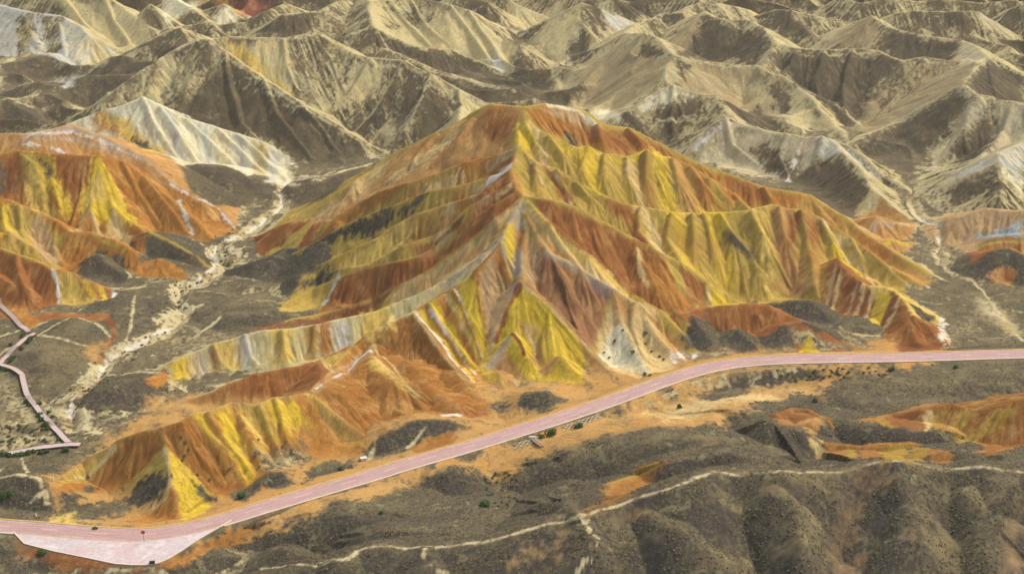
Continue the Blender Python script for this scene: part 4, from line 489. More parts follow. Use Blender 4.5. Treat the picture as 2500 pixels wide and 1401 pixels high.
 ('p','VB',2,3.5,[(197.9,629.5),(201.7,620.2),(191.3,612.2),(178.7,601.7),(167.9,585.0),(158.0,593.7),(144.0,581.9),(150.6,610.4),(171.8,626.4),(189.5,628.9)]),
 ('p','TB2',2,5,[(201.7,620.2),(209.1,622.1),(202.9,611.6),(187.8,599.2),(177.2,586.3),(171.0,583.2),(188.7,609.1)]),
 ('p','TB2',2,4,[(211.5,619.6),(220.6,614.7),(217.5,600.5),(196.1,565.3),(191.3,564.6),(207.6,608.5)]),
 ('p','VB',2,4,[(202.4,609.7),(209.8,611.6),(196.4,576.4),(186.6,570.8),(183.1,590.6),(191.7,599.9)]),
 ('p','VB',1.5,2,[(211.0,651.3),(218.4,660.9),(224.9,662.6),(234.1,658.3),(228.7,638.8),(212.1,621.5),(200.5,632.0)]),
 ('p','BG2',1.5,3,[(208.0,573.9),(194.0,560.3),(183.2,564.6),(172.8,558.5),(182.5,554.1),(192.8,556.0),(201.3,548.6)]),
 ('p','BRT',2,4,[(172.8,558.5),(192.8,556.0),(190.8,545.5),(184.8,546.1),(168.5,554.8)]),
 ('p','VB',1.5,4,[(168.9,556.6),(186.4,551.7),(192.4,554.8),(191.0,544.3),(186.9,541.8),(173.0,546.1)]),
 ('p','P',1,1.5,[(193.5,554.8),(201.9,550.4),(199.7,541.8),(193.8,551.7)]),
 ('p','VB',2,6,[(134.4,788.7),(142.3,785.2),(161.7,777.4),(159.4,753.0),(141.9,768.7)]),
 ('p','VB',2,3,[(189.0,739.1),(209.1,726.1),(223.2,717.4),(214.3,700.0),(195.1,684.3),(193.8,716.5),(184.6,726.1)]),
 ('p','TB2',1.5,2,[(223.5,718.3),(224.3,698.3),(218.6,661.7),(210.9,655.7),(214.3,700.0)]),
 ('p','BRT',2,4,[(169.3,750.4),(178.4,751.3),(184.3,747.8),(184.2,737.4),(179.4,728.7),(157.6,743.5)]),
 ('p','VB',1.5,4,[(218.4,780.9),(229.3,781.7),(221.4,774.8),(215.1,773.9)]),
 ('p','VB',1.5,4,[(238.1,780.0),(248.5,781.7),(243.9,767.8),(233.3,767.8)]),
 ('p','TB2',1,2,[(248.5,781.7),(257.3,782.6),(267.2,777.4),(253.7,773.0)]),
 ('l','TB',0.75,0.8,[(92.7,813.0),(102.6,781.7),(108.7,781.7),(117.7,786.1)]),
 ('l','TB',0.75,0.8,[(126.4,727.0),(127.0,703.5),(135.5,691.3),(148.9,689.6),(162.3,691.3),(174.7,691.3),(184.7,680.9),(194.2,680.9),(205.5,680.0),(210.7,654.8)]),
 ('l','TB',0.75,0.8,[(210.7,654.8),(218.6,661.7),(224.9,662.6),(234.1,658.3)]),
 ('l','TB',0.75,0.8,[(218.6,661.7),(210.1,650.4),(198.1,630.1),(201.8,620.9),(209.3,622.7),(211.7,620.2),(220.6,614.7)]),
 ('l','TB',0.75,0.8,[(76.1,676.5),(71.1,667.0),(69.1,659.1),(66.7,653.9)]),
 ('l','TB',0.75,0.8,[(83.0,678.3),(98.1,679.1),(114.2,678.3),(125.8,666.1),(135.6,650.4)]),
 ('l','TB',0.75,0.8,[(52.6,632.6),(65.6,641.7),(72.0,641.7),(82.0,638.1),(90.7,636.3),(92.3,623.3),(93.0,614.7)]),
 ('l','TB',0.75,0.8,[(93.0,614.7),(101.1,610.4),(110.1,604.2),(122.9,593.7),(129.2,588.7)]),
 ('l','TB',0.75,0.8,[(129.2,588.7),(141.3,583.2),(151.0,570.8),(158.7,564.0)]),
 ('l','TB',0.75,0.8,[(208.0,573.9),(194.0,560.3),(179.8,562.8),(168.7,560.3)]),
 ('l','TB',0.75,0.8,[(184.3,747.8),(196.5,733.9),(223.5,718.3),(220.9,669.6)]),
 ('l','TB',0.75,0.8,[(99.2,753.0),(108.7,740.0),(126.4,727.0)]),
 ('l','TB',0.75,0.8,[(-54.0,710.4),(-38.8,701.7),(-26.7,697.4),(-16.2,690.4),(1.7,679.1)]),
 ('l','TB',0.75,0.8,[(-69.7,728.7),(-58.5,724.3),(-42.5,720.0)]),
 ('l','TB',0.75,0.8,[(-69.7,728.7),(-83.6,723.5)]),
 ('l','TB',0.75,0.8,[(-132.5,747.0),(-115.9,744.3),(-98.2,750.4)]),
 ('l','TB',0.75,0.8,[(56.3,630.1),(70.5,626.4),(85.0,625.8)]),
 ('l','TB',0.75,0.8,[(192.8,556.0),(191.2,544.9)]),
 ('p','OT',1,1.5,[(127.6,507.2),(137.7,521.4),(145.5,520.2),(153.0,524.5),(146.3,514.6),(135.2,507.8)]),
 ('l','T',0.8,0.8,[(126.5,504.1),(138.2,521.4),(144.4,520.2),(155.0,525.7)]),
 ('l','GRY',1.6,0.8,[(127.4,503.5),(137.8,519.6),(143.6,518.9)]),
 ('p','OT',1,1.5,[(128.2,497.3),(137.8,505.4),(147.2,507.2),(138.9,492.4),(132.3,494.9)]),
 ('l','Y',1.2,0.6,[(133.1,498.6),(139.9,505.4),(147.2,507.2)]),
 ('p','PT',1.2,1.2,[(162.0,517.1),(168.2,518.3),(178.2,519.6),(190.7,514.6),(188.9,507.2),(176.4,504.1),(167.0,500.4),(161.4,509.1)]),
 ('p','BL',1.2,2.5,[(169.2,508.4),(179.6,509.7),(190.0,512.1),(187.6,502.9),(176.4,504.1)]),
 ('l','T',0.8,1,[(164.1,518.9),(171.3,527.6),(177.7,521.4)]),
 ('p','R',1,1.2,[(165.4,494.9),(173.6,503.5),(182.2,504.1),(187.4,502.3),(181.8,484.4),(177.3,488.1),(171.2,486.2),(163.3,483.7)]),
 ('l','YO',1.4,0.6,[(171.7,502.3),(180.6,502.3),(186.8,500.4)]),
 ('p','V',1,1.2,[(163.5,484.4),(171.5,485.6),(177.0,486.8),(181.0,481.9),(178.5,472.0),(167.7,472.6),(162.3,478.2)]),
 ('p','OT',0.8,1,[(167.3,476.3),(173.6,480.6),(177.7,477.6),(174.6,470.8),(169.2,472.6)]),
 ('p','R',0.8,1,[(173.9,480.0),(177.5,476.9),(175.7,472.6),(171.5,473.9)]),
 ('p','OT',1.2,1.5,[(-8.3,513.4),(3.4,506.6),(1.8,497.9),(1.3,488.1),(-9.0,489.3),(-27.4,488.7),(-45.1,492.4),(-61.6,492.4),(-76.0,504.1),(-63.2,507.8),(-49.8,518.3),(-27.1,516.5)]),
 ('p','R',2,2,[(-6.7,511.5),(-0.3,509.1),(1.8,500.4),(-2.9,496.1),(-10.2,501.6),(-11.9,509.1)]),
 ('p','T',1.5,2.5,[(-22.6,512.1),(-17.8,509.7),(-31.1,500.4),(-42.6,501.0),(-47.5,503.5),(-34.1,506.6)]),
 ('p','T',2.5,2.5,[(-53.3,515.2),(-47.0,517.1),(-48.3,512.8),(-58.2,504.7),(-70.6,502.9),(-74.0,505.4),(-61.6,507.8)]),
 ('p','OB',1.2,1.5,[(-36.5,494.2),(-27.4,488.7),(-42.2,488.1),(-54.1,489.3),(-61.3,489.3),(-66.2,491.8),(-56.2,494.9)]),
 ('p','OB',1,1.2,[(4.0,507.2),(12.0,514.0),(23.9,517.1),(31.1,510.3),(42.0,514.6),(53.9,516.5),(67.7,514.6),(95.1,512.1),(109.2,513.4),(120.9,507.8),(111.5,508.4),(94.6,505.4),(80.8,509.1),(70.9,505.4),(63.7,507.2),(58.6,509.1),(51.2,503.5),(48.0,509.1),(41.3,504.1),(32.2,501.6),(27.1,504.1),(21.8,502.3),(12.8,501.6),(7.1,503.5)]),
 ('p','R',1.5,2,[(18.8,509.7),(31.1,510.3),(42.0,514.6),(58.7,515.9),(51.8,510.9),(48.0,509.7),(41.3,504.1),(27.7,506.0)]),
 ('p','PT',1,1,[(8.8,510.3),(23.9,517.1),(31.1,510.9),(27.9,511.5),(17.3,510.9)]),
 ('l','P',1.6,0.8,[(13.1,514.0),(23.9,517.1),(30.1,512.8)]),
 ('p','OB',1.2,1.5,[(72.2,512.1),(95.1,512.1),(109.2,513.4),(120.9,507.8),(106.6,507.8),(91.6,506.6),(77.6,496.7)]),
 ('p','R',1.5,2,[(75.7,514.6),(91.9,512.1),(94.1,506.0),(82.4,508.4)]),
 ('p','YD',1,1.5,[(109.2,513.4),(120.9,507.8),(134.5,497.9),(142.6,486.2),(149.2,476.3),(142.8,470.8),(131.6,480.6),(120.5,490.5),(111.2,493.0),(105.1,508.4)]),
 ('p','OB',1.2,1.5,[(124.8,503.5),(134.4,497.3),(138.7,489.3),(135.7,489.3),(128.2,497.3)]),
 ('p','YO',1,1,[(1.8,500.4),(4.9,498.6),(12.7,495.5),(23.0,494.9),(31.9,495.5),(40.9,498.6),(47.4,501.6),(58.2,505.4),(66.4,503.5),(75.2,497.9),(77.9,494.9),(59.0,486.8),(44.6,478.8),(32.6,480.0),(22.1,483.1),(15.1,486.2),(7.9,486.2),(2.3,487.4)]),
 ('p','Y',1.2,2,[(1.8,499.2),(4.9,497.9),(8.5,494.9),(5.4,488.7),(2.3,488.1),(-0.3,493.6)]),
 ('p','Y',1,2,[(12.7,494.9),(21.5,494.9),(27.1,493.0),(21.4,492.4)]),
 ('p','T',1.6,2.4,[(8.1,499.2),(10.7,498.6),(12.1,491.8),(13.0,483.7),(9.9,483.7),(9.0,491.8)]),
 ('p','Y',1.6,2.4,[(23.0,494.9),(29.8,496.1),(31.0,488.1),(32.1,480.0),(26.1,482.5),(24.3,488.1)]),
 ('p','T',1.6,2.4,[(40.4,498.6),(43.7,501.6),(44.7,493.6),(46.6,485.6),(43.5,485.0),(41.9,490.5)]),
 ('p','YD',1.6,2.4,[(44.9,502.9),(47.9,501.6),(49.9,494.2),(51.2,485.0),(47.7,485.6),(46.2,493.0)]),
 ('p','Y',1.6,2.4,[(50.8,510.9),(55.2,512.8),(56.3,496.1),(58.0,486.8),(53.3,485.6),(52.0,494.9)]),
 ('p','OT',1.6,2.4,[(57.4,507.8),(62.6,507.2),(64.4,499.2),(66.6,490.5),(61.2,488.1),(58.8,494.9)]),
 ('p','OB',1.6,2.4,[(63.4,504.7),(69.7,504.7),(72.8,499.8),(76.4,494.9),(68.2,491.8),(66.0,499.2)]),
 ('l','Y',1.2,0.5,[(23.0,494.9),(32.0,497.3),(40.9,498.6),(47.6,504.1),(58.6,509.1)]),
 ('p','V',0.6,1.5,[(18.2,507.2),(21.4,506.0),(23.3,502.3),(20.0,496.1)]),
 ('p','R',1,1.2,[(32.5,478.8),(36.5,478.8),(44.5,478.2),(43.7,474.5),(35.2,473.9)]),
 ('p','YO',1,1,[(35.2,473.9),(44.5,478.2),(58.6,482.5),(67.2,483.1),(81.5,487.4),(92.5,492.4),(102.6,491.1),(109.9,472.6),(105.9,457.2),(92.3,451.0),(82.9,462.1),(71.2,451.0),(58.6,454.7),(47.8,457.2),(40.0,456.6)]),
 ('p','R',1.6,2.6,[(36.5,478.2),(40.6,479.4),(43.6,472.0),(46.1,454.7),(42.3,455.9),(39.7,473.9)]),
 ('p','T',1.6,2.6,[(43.7,480.0),(47.3,481.3),(50.2,474.5),(52.1,457.2),(49.1,455.9),(46.6,473.2)]),
 ('p','Y',1.6,2.6,[(53.9,481.3),(59.6,482.5),(62.0,472.6),(64.6,464.6),(57.8,455.9),(56.6,473.2)]),
 ('p','Y',1.6,2.6,[(68.2,491.1),(74.7,494.2),(75.3,475.1),(76.9,464.6),(71.1,465.2),(69.2,473.9)]),
 ('p','Y2',1.6,2.6,[(85.9,489.3),(91.4,491.8),(91.5,476.3),(92.9,463.4),(87.2,461.5),(86.7,474.5)]),
 ('p','OT',1.6,2.6,[(94.3,490.5),(101.6,506.6),(99.4,478.2),(99.8,460.9),(95.8,463.4),(95.2,477.6)]),
 ('p','YD',1.6,2.6,[(103.8,491.8),(108.9,494.2),(109.0,481.3),(107.7,459.0),(104.1,457.8),(104.6,476.3)]),
 ('p','OT',2,3,[(91.8,491.1),(100.9,493.0),(100.9,481.3),(99.9,464.0),(92.5,467.1),(92.0,479.4)]),
 ('p','R',1,2,[(100.3,492.4),(103.2,491.1),(101.4,486.8),(96.2,474.5),(92.5,467.1),(95.6,476.9)]),
 ('p','R',1.5,2,[(103.2,491.1),(110.6,492.4),(108.5,483.7),(104.2,471.4),(105.0,484.4)]),
 ('p','YD',3,4,[(55.2,474.5),(63.9,475.7),(73.1,476.9),(69.1,469.5),(60.6,468.9)]),
 ('p','V',1.2,1.2,[(74.0,480.0),(76.9,479.4),(84.0,476.3),(85.4,472.0),(81.6,473.2),(77.1,476.9)]),
 ('p','Y',1,1.5,[(112.1,484.4),(120.3,486.8),(123.7,481.3),(121.5,466.4),(114.0,468.3),(112.9,480.6)]),
 ('p','T',1.5,2.5,[(111.1,492.4),(118.5,490.5),(124.8,481.9),(129.1,473.9),(123.4,468.3),(118.0,485.6)]),
 ('p','YO',1.2,1.5,[(121.6,485.6),(129.2,483.1),(139.6,473.9),(129.4,447.9),(129.1,473.9),(124.4,480.0)]),
 ('p','YO',1,1.2,[(-0.3,480.0),(-1.7,472.6),(-21.1,471.4),(-34.2,473.2),(-46.4,470.8),(-55.4,471.4),(-64.3,470.1),(-72.8,470.8),(-78.0,454.7),(-59.0,462.7),(-38.1,457.8),(-24.1,460.3),(-11.5,462.7),(-1.2,468.3)]),
 ('p','YD',2,3,[(-9.7,470.1),(-1.7,472.6),(-21.1,471.4),(-34.2,473.2),(-41.1,472.6),(-34.9,461.5),(-21.9,465.2),(-13.5,465.2)]),
 ('p','OT',2,3,[(-22.6,470.1),(-9.8,475.7),(-2.7,473.2),(-9.6,465.2),(-19.4,463.4)]),
 ('p','YD',2,3,[(-61.3,470.1),(-49.5,471.4),(-45.3,468.9),(-53.6,467.7),(-64.0,467.7)]),
 ('p','YD',1.2,2,[(-0.8,489.9),(-0.8,476.3),(-14.4,478.8),(-29.1,481.3),(-48.0,483.1),(-36.1,488.1),(-24.3,488.1),(-14.6,488.1)]),
 ('p','OB',1.5,2.5,[(-22.0,494.9),(-7.5,493.0),(-1.8,486.8),(-7.4,484.4),(-18.6,485.6)]),
 ('p','T',1,2,[(-27.4,487.4),(-14.5,485.6),(-17.0,483.7),(-30.3,485.0)]),
 ('p','V',1,2.5,[(-73.5,488.7),(-68.2,486.8),(-59.3,485.0),(-48.0,483.1),(-35.7,481.9),(-28.6,481.3),(-35.5,478.2),(-43.0,478.2),(-49.9,476.3),(-56.3,480.6),(-65.1,481.9),(-69.3,478.8)]),
 ('p','YD',2,3,[(-35.2,473.9),(-25.2,472.6),(-14.4,478.8),(-9.7,470.1),(-21.1,470.8),(-27.9,468.3),(-40.8,468.9),(-45.4,470.8)]),
 ('p','T',2.5,3,[(-21.1,471.4),(-12.8,476.9),(-7.3,476.3),(-8.7,470.1),(-16.6,468.3)]),
 ('p','OB',1,1.5,[(-19.9,477.6),(-15.8,476.9),(-14.0,465.8),(-18.1,468.9)]),
 ('p','Y2',1.5,2.5,[(-59.6,468.3),(-47.0,471.4),(-36.6,472.6),(-34.0,470.1),(-41.9,462.7),(-51.5,460.9)]),
 ('p','DR',0.8,1.2,[(-32.0,460.9),(-26.7,463.4),(-25.4,467.1),(-24.2,460.9),(-28.8,457.2)]),
 ('p','PT',1.2,1.2,[(-26.7,463.4),(-21.9,466.4),(-20.7,459.6),(-24.1,459.0)]),
 ('p','R',0.8,1.2,[(-21.4,466.4),(-16.9,464.0),(-13.9,462.1),(-18.2,459.0)]),
 ('p','Y',0.8,1,[(-16.5,465.2),(-12.5,465.2),(-12.5,462.7),(-15.4,462.1)]),
 ('p','R',1,1.5,[(-11.2,474.5),(-2.8,476.9),(1.7,472.6),(1.7,465.8),(-6.1,462.1),(-13.9,459.6),(-16.8,459.0),(-14.0,463.4)]),
 ('p','PT',1.2,1,[(-12.5,464.0),(-8.7,470.1),(-7.2,467.7),(-10.6,464.0)]),
 ('p','R',0.8,1,[(-59.4,462.1),(-46.1,460.3),(-30.3,456.6),(-16.8,459.0),(-11.5,461.5),(1.7,466.4),(3.2,464.0),(-4.6,456.6),(-13.3,454.1),(-20.4,452.9),(-28.5,450.4),(-39.4,449.1),(-46.7,451.0),(-55.1,448.5),(-67.6,449.1),(-62.9,457.8)]),
 ('p','DR',0.8,1,[(-46.7,451.0),(-39.4,449.1),(-28.5,450.4),(-26.1,450.4),(-34.2,449.1),(-44.1,447.9),(-52.6,428.3),(-65.7,441.1),(-82.1,434.9),(-87.3,434.9),(-74.5,440.5),(-61.7,447.3)]),
 ('l','GB',1.2,1,[(-59.5,462.7),(-61.1,459.6),(-63.6,455.9)]),
 ('p','YO',0.8,1,[(-59.4,462.1),(-69.4,463.4),(-77.7,452.9),(-78.2,446.1),(-65.3,453.5),(-62.6,460.3)]),
 ('p','T',0.8,1,[(3.7,463.4),(-1.2,454.1),(-4.5,444.8),(-14.8,441.1),(-30.1,436.2),(-39.1,444.2),(-44.6,431.2),(-39.4,449.1),(-29.0,450.4),(-13.3,454.1),(-4.6,456.6)]),
 ('p','OT',1.5,2,[(-7.0,453.5),(-2.7,455.9),(-9.3,450.4),(-20.8,448.5),(-34.0,447.3),(-26.0,449.1)]),
 ('l','GRY',1.6,1,[(2.7,461.5),(-1.7,453.5),(-5.0,446.1),(-10.6,441.1),(-17.6,439.9),(-22.7,438.6)]),
 ('p','OB',0.8,1,[(-1.7,474.5),(1.8,477.6),(3.7,464.0),(1.7,466.4),(-1.2,469.5)]),
 ('l','T',0.7,0.8,[(1.8,488.7),(-0.8,486.2),(1.3,481.9)]),
 ('p','PT',0.6,1,[(1.8,489.3),(0.8,484.4),(-4.3,485.6),(-8.4,485.0),(-8.9,487.4),(-3.8,488.1)]),
 ('p','R',0.6,1,[(0.8,484.4),(0.3,480.6),(-4.3,481.3),(-8.8,476.9),(-8.4,485.0),(-4.3,485.6)]),
 ('p','W',0.6,1,[(0.3,480.6),(-0.3,478.2),(-4.3,476.3),(-8.3,475.7),(-8.8,476.9),(-4.3,481.3)]),
 ('p','R',0.6,1,[(-0.8,476.9),(-0.7,472.6),(-3.7,471.4),(-6.7,467.7),(-8.3,475.1),(-4.8,475.7)]),
 ('p','T',0.6,1,[(-0.2,471.4),(0.7,468.9),(-2.2,467.7),(-5.2,466.4),(-6.2,467.1),(-3.2,468.9)]),
 ('p','R',0.6,1.2,[(3.3,486.8),(4.8,485.6),(8.3,478.8),(11.8,476.9),(9.8,476.3),(6.8,481.3)]),
 ('p','T',0.6,1.2,[(5.3,485.0),(6.9,483.7),(10.3,479.4),(13.8,475.7),(12.3,476.3),(8.8,478.8)]),
 ('p','YO',0.6,1.2,[(7.8,481.9),(9.9,482.5),(13.4,480.0),(16.8,475.1),(14.3,475.1),(11.3,479.4)]),
 ('p','R',0.6,1.2,[(10.4,483.7),(13.0,483.7),(16.4,480.0),(19.8,475.1),(17.3,475.7),(13.9,480.0)]),
 ('p','W',0.6,1.2,[(14.0,483.7),(15.0,482.5),(17.9,479.4),(21.2,474.5),(20.3,475.1),(16.9,479.4)]),
 ('p','R',0.6,1.2,[(15.5,482.5),(18.5,483.7),(21.4,479.4),(23.2,460.3),(21.7,473.9),(18.9,480.0)]),
 ('p','YO',0.6,1.2,[(19.1,483.7),(21.1,483.1),(23.9,478.2),(25.6,459.6),(23.7,460.9),(21.9,479.4)]),
 ('p','R',0.8,1.2,[(13.9,480.6),(18.9,480.0),(20.3,475.7),(15.8,475.1)]),
 ('p','V',1.5,3,[(-81.7,481.3),(-72.8,483.1),(-64.7,478.2),(-68.4,472.0),(-78.8,471.4)]),
 ('p','V',1.2,2.5,[(-72.2,466.4),(-64.0,468.3),(-57.7,464.0),(-65.1,464.6)]),
 ('p','V',1.2,2.5,[(-89.1,483.1),(-83.7,488.1),(-74.7,473.9),(-80.2,470.8),(-88.0,473.2)]),
 ('p','R',0.8,1,[(6.6,463.4),(12.4,460.9),(19.3,460.3),(26.0,459.0),(30.4,459.0),(39.9,455.9),(47.5,454.7),(56.1,453.5),(59.6,445.4),(60.7,438.6),(49.2,436.2),(38.6,438.0),(24.4,444.8),(11.7,451.0)]),
 ('p','OB',1.5,2,[(42.2,454.7),(50.2,452.2),(58.1,444.8),(59.0,439.9),(49.3,436.8),(44.2,443.0)]),
 ('l','T',1.5,1,[(42.1,453.5),(42.1,447.3),(44.2,443.0)]),
 ('p','YO',0.5,0.8,[(50.9,454.1),(56.1,453.5),(57.2,449.8),(58.1,444.8),(54.9,446.1),(52.9,449.8)]),
 ('p','R',0.5,0.8,[(56.6,453.5),(60.9,452.9),(65.0,451.6),(64.7,448.5),(64.7,444.8),(61.3,444.2),(58.5,444.2),(57.6,449.8)]),
 ('p','T',0.5,0.8,[(65.0,451.6),(66.5,451.6),(66.6,448.5),(66.6,444.8),(64.7,444.8),(64.7,448.5)]),
 ('p','Y',0.5,0.8,[(66.5,451.6),(69.8,451.0),(72.9,449.8),(74.9,443.0),(74.2,441.7),(74.2,441.7),(71.3,441.1),(68.6,441.7),(66.6,444.8),(66.6,448.5)]),
 ('p','T',0.6,0.8,[(3.2,464.0),(11.3,451.0),(24.4,444.8),(32.8,443.0),(38.6,437.4),(47.6,434.3),(46.0,431.2),(38.7,433.1),(32.3,434.3),(23.6,437.4),(12.0,441.7),(6.5,451.0)]),
 ('p','Y2',0.8,1,[(6.6,460.9),(11.7,450.4),(24.4,444.8),(33.3,443.0),(39.0,436.8),(33.1,439.3),(22.4,443.0),(10.8,449.8)]),
 ('p','OT',0.8,1,[(4.6,460.9),(10.7,448.5),(17.2,443.0),(23.7,439.9),(12.0,442.4),(6.0,452.9)]),
 ('p','BRC',0.8,1.2,[(3.5,430.6),(5.5,446.7),(12.0,441.1),(24.1,436.8),(32.3,434.3),(29.6,427.2),(26.5,420.3),(25.5,410.1),(19.6,419.2),(12.1,425.4)]),
 ('p','PT',1.2,1.5,[(5.0,451.6),(7.8,446.1),(9.1,439.3),(7.7,433.7),(3.9,431.2),(4.0,442.4)]),
 ('l','GRY',2,0.8,[(11.1,441.7),(17.6,439.3),(24.1,436.8),(32.3,434.3)]),
 ('p','PU',0.8,1.5,[(25.0,436.8),(32.8,434.3),(30.3,432.5),(26.3,434.3)]),
 ('p','T',0.8,1,[(32.3,434.3),(39.6,431.9),(46.4,430.6),(54.1,420.9),(50.0,411.2),(39.4,405.5),(30.4,409.5),(26.0,411.2),(26.9,420.3),(30.1,427.7)]),
 ('p','OT',1.2,1.5,[(32.8,434.3),(39.6,431.9),(46.4,430.6),(40.8,429.4),(35.2,428.3),(31.6,430.0)]),
 ('p','P2',0.8,1,[(34.5,426.0),(39.3,416.9),(43.4,406.7),(33.2,411.8),(27.0,412.9),(31.2,423.7)]),
 ('p','T',1,1.2,[(38.7,433.1),(42.8,431.2),(50.3,418.6),(45.5,420.9),(40.6,427.2)]),
 ('p','OT',1,1.2,[(46.0,431.9),(53.8,426.0),(55.8,419.8),(51.5,416.9),(48.2,425.4)]),
 ('p','PT',0.6,1,[(-4.5,444.2),(-1.2,439.3),(2.5,430.6),(-2.1,423.7),(-6.5,414.6),(-7.9,416.3),(-9.4,424.9),(-11.4,434.9)]),
 ('p','OB',0.8,1,[(-4.5,443.6),(-1.2,439.3),(1.6,433.1),(-1.6,433.7),(-4.0,437.4),(-6.3,439.9)]),
 ('p','GRY',0.8,1,[(3.7,460.9),(5.0,451.6),(4.0,439.3),(2.5,431.2),(-1.2,439.9),(-4.0,444.2),(-1.2,452.2)]),
 ('p','Y',0.8,1,[(-2.2,451.6),(0.7,454.1),(1.7,444.8),(-0.2,439.3),(-2.6,443.6)]),
 ('p','OB',1,1.5,[(1.7,456.6),(4.6,451.6),(4.0,442.4),(1.7,447.3)]),
 ('l','GRY',1.5,1.2,[(1.6,431.2),(-3.0,422.6),(-6.5,414.6),(-10.0,408.9)]),
 ('p','Y',0.6,0.8,[(2.5,431.2),(12.1,425.4),(19.6,419.2),(22.6,414.6),(21.6,401.5),(7.2,403.2),(-6.4,408.4),(-6.0,414.6),(-1.6,424.3)]),
 ('p','YD',1.2,2.5,[(3.9,420.9),(7.5,419.8),(10.0,410.6),(6.4,408.9)]),
 ('p','T',1,2,[(3.9,420.9),(6.1,420.9),(7.8,413.5),(4.3,416.3)]),
 ('p','OT',0.5,0.6,[(19.6,419.2),(25.7,414.6),(30.3,408.4),(24.1,408.4),(22.6,414.6)]),
 ('l','T',0.8,0.4,[(2.5,431.2),(12.1,425.4),(19.6,419.2),(30.3,408.9)]),
 ('l','R',1.4,0.4,[(2.5,430.6),(-2.0,423.2),(-5.2,416.9)]),
 ('p','Y',0.5,0.6,[(0.2,416.3),(4.2,409.5),(7.7,403.2),(1.1,402.1),(-2.0,409.5),(-1.6,413.5)]),
 ('p','OT',0.8,1,[(-2.0,412.3),(-0.2,410.1),(5.0,403.2),(-5.0,401.5),(-6.8,407.8)]),
 ('p','GRY',0.5,0.6,[(0.2,416.3),(-3.4,414.1),(-9.5,407.2),(-6.4,407.8),(-1.6,412.9)]),
 ('l','DR',1.2,0.4,[(0.2,416.3),(2.5,413.5),(3.8,410.6)]),
 ('p','Y',0.5,0.6,[(15.3,408.9),(22.9,401.0),(9.8,403.2),(11.7,407.2)]),
 ('p','OT',0.5,0.6,[(14.5,411.2),(11.7,408.4),(8.2,406.7),(10.7,404.4),(13.4,406.7)]),
 ('p','Y',0.6,0.8,[(-11.4,434.9),(-9.4,426.0),(-7.4,415.8),(-8.6,408.4),(-13.1,410.1),(-21.1,420.9),(-29.8,423.7),(-26.4,428.3),(-19.3,433.7)]),
 ('p','W',0.4,0.6,[(-30.8,424.3),(-30.0,426.0),(-20.9,415.8),(-11.9,399.2),(-11.9,398.7),(-21.2,412.3)]),
 ('p','Y',0.4,0.6,[(-30.0,426.0),(-28.2,427.2),(-20.0,416.9),(-11.6,402.1),(-11.9,399.2),(-20.9,415.8)]),
 ('p','OB',0.4,0.6,[(-28.2,427.2),(-27.3,427.7),(-19.1,417.5),(-11.2,403.8),(-11.6,402.1),(-19.6,416.9)]),
 ('p','W',0.4,0.6,[(-27.3,427.7),(-26.4,428.3),(-18.7,418.0),(-11.2,404.4),(-11.2,403.8),(-19.1,417.5)]),
 ('p','Y',0.4,0.6,[(-26.1,430.0),(-24.3,431.2),(-17.4,419.8),(-10.4,407.8),(-11.2,404.9),(-18.7,418.0)]),
 ('p','OB',0.4,0.6,[(-24.3,431.2),(-21.6,433.1),(-15.6,420.9),(-10.0,411.2),(-10.4,407.8),(-17.0,419.8)]),
 ('p','T',0.4,0.6,[(-21.6,433.1),(-20.7,433.7),(-14.7,420.9),(-9.6,411.2),(-10.0,411.2),(-15.6,420.9)]),
 ('p','OB',0.4,0.6,[(-19.7,433.1),(-18.8,434.9),(-13.4,421.5),(-9.1,412.3),(-9.6,411.8),(-14.7,421.5)]),
 ('p','W',0.4,0.6,[(-18.8,434.9),(-17.9,434.9),(-13.4,422.0),(-9.1,412.9),(-9.1,412.3),(-13.4,421.5)]),
 ('p','Y',0.4,0.6,[(-17.9,434.9),(-15.6,436.2),(-12.8,434.9),(-10.7,424.9),(-8.3,415.8),(-8.7,414.1),(-9.1,412.9),(-13.4,422.0)]),
 ('p','R',0.4,0.6,[(-12.8,434.9),(-11.9,434.9),(-9.8,425.4),(-7.9,415.8),(-8.3,415.8),(-10.3,424.9)]),
 ('p','BRC2',0.6,0.6,[(-31.7,424.3),(-27.7,417.5),(-21.0,407.2),(-12.7,395.8),(-23.5,386.2),(-31.0,391.3),(-39.2,403.2),(-44.6,415.2),(-49.0,414.1),(-42.2,419.2)]),
 ('l','T',0.8,0.4,[(-31.2,424.3),(-27.2,417.5),(-20.5,407.2),(-12.7,396.4)]),
 ('p','OB',0.6,0.8,[(-49.0,414.1),(-44.4,412.9),(-44.5,408.9),(-50.5,402.7),(-55.0,385.0),(-57.8,383.3),(-53.1,402.7)]),
 ('l','PT',1,0.4,[(-43.0,412.3),(-47.3,410.6),(-53.4,397.0),(-57.5,384.4)]),
 ('l','W',1,0.4,[(-43.7,410.1),(-47.9,407.2),(-52.8,391.8),(-57.3,382.7)]),
 ('l','PT',1,0.4,[(-44.0,408.4),(-48.0,404.4),(-52.5,388.4),(-56.5,379.9)]),
 ('p','Y2',0.6,1,[(-43.7,404.4),(-41.5,404.9),(-35.5,395.3),(-29.6,390.1),(-22.9,382.7),(-30.5,383.3),(-35.5,388.4),(-41.2,396.4),(-44.8,398.1)]),
 ('p','OB',0.8,1,[(-47.7,400.4),(-43.5,402.7),(-39.6,392.4),(-30.5,383.3),(-24.2,383.3),(-34.9,380.5),(-43.1,387.9),(-48.0,390.7)]),
 ('l','T',0.7,0.4,[(-43.0,412.3),(-36.5,402.7),(-32.8,393.6)]),
 ('l','T',0.7,0.5,[(-44.5,408.9),(-40.5,403.2),(-34.6,394.1),(-28.1,386.7)]),
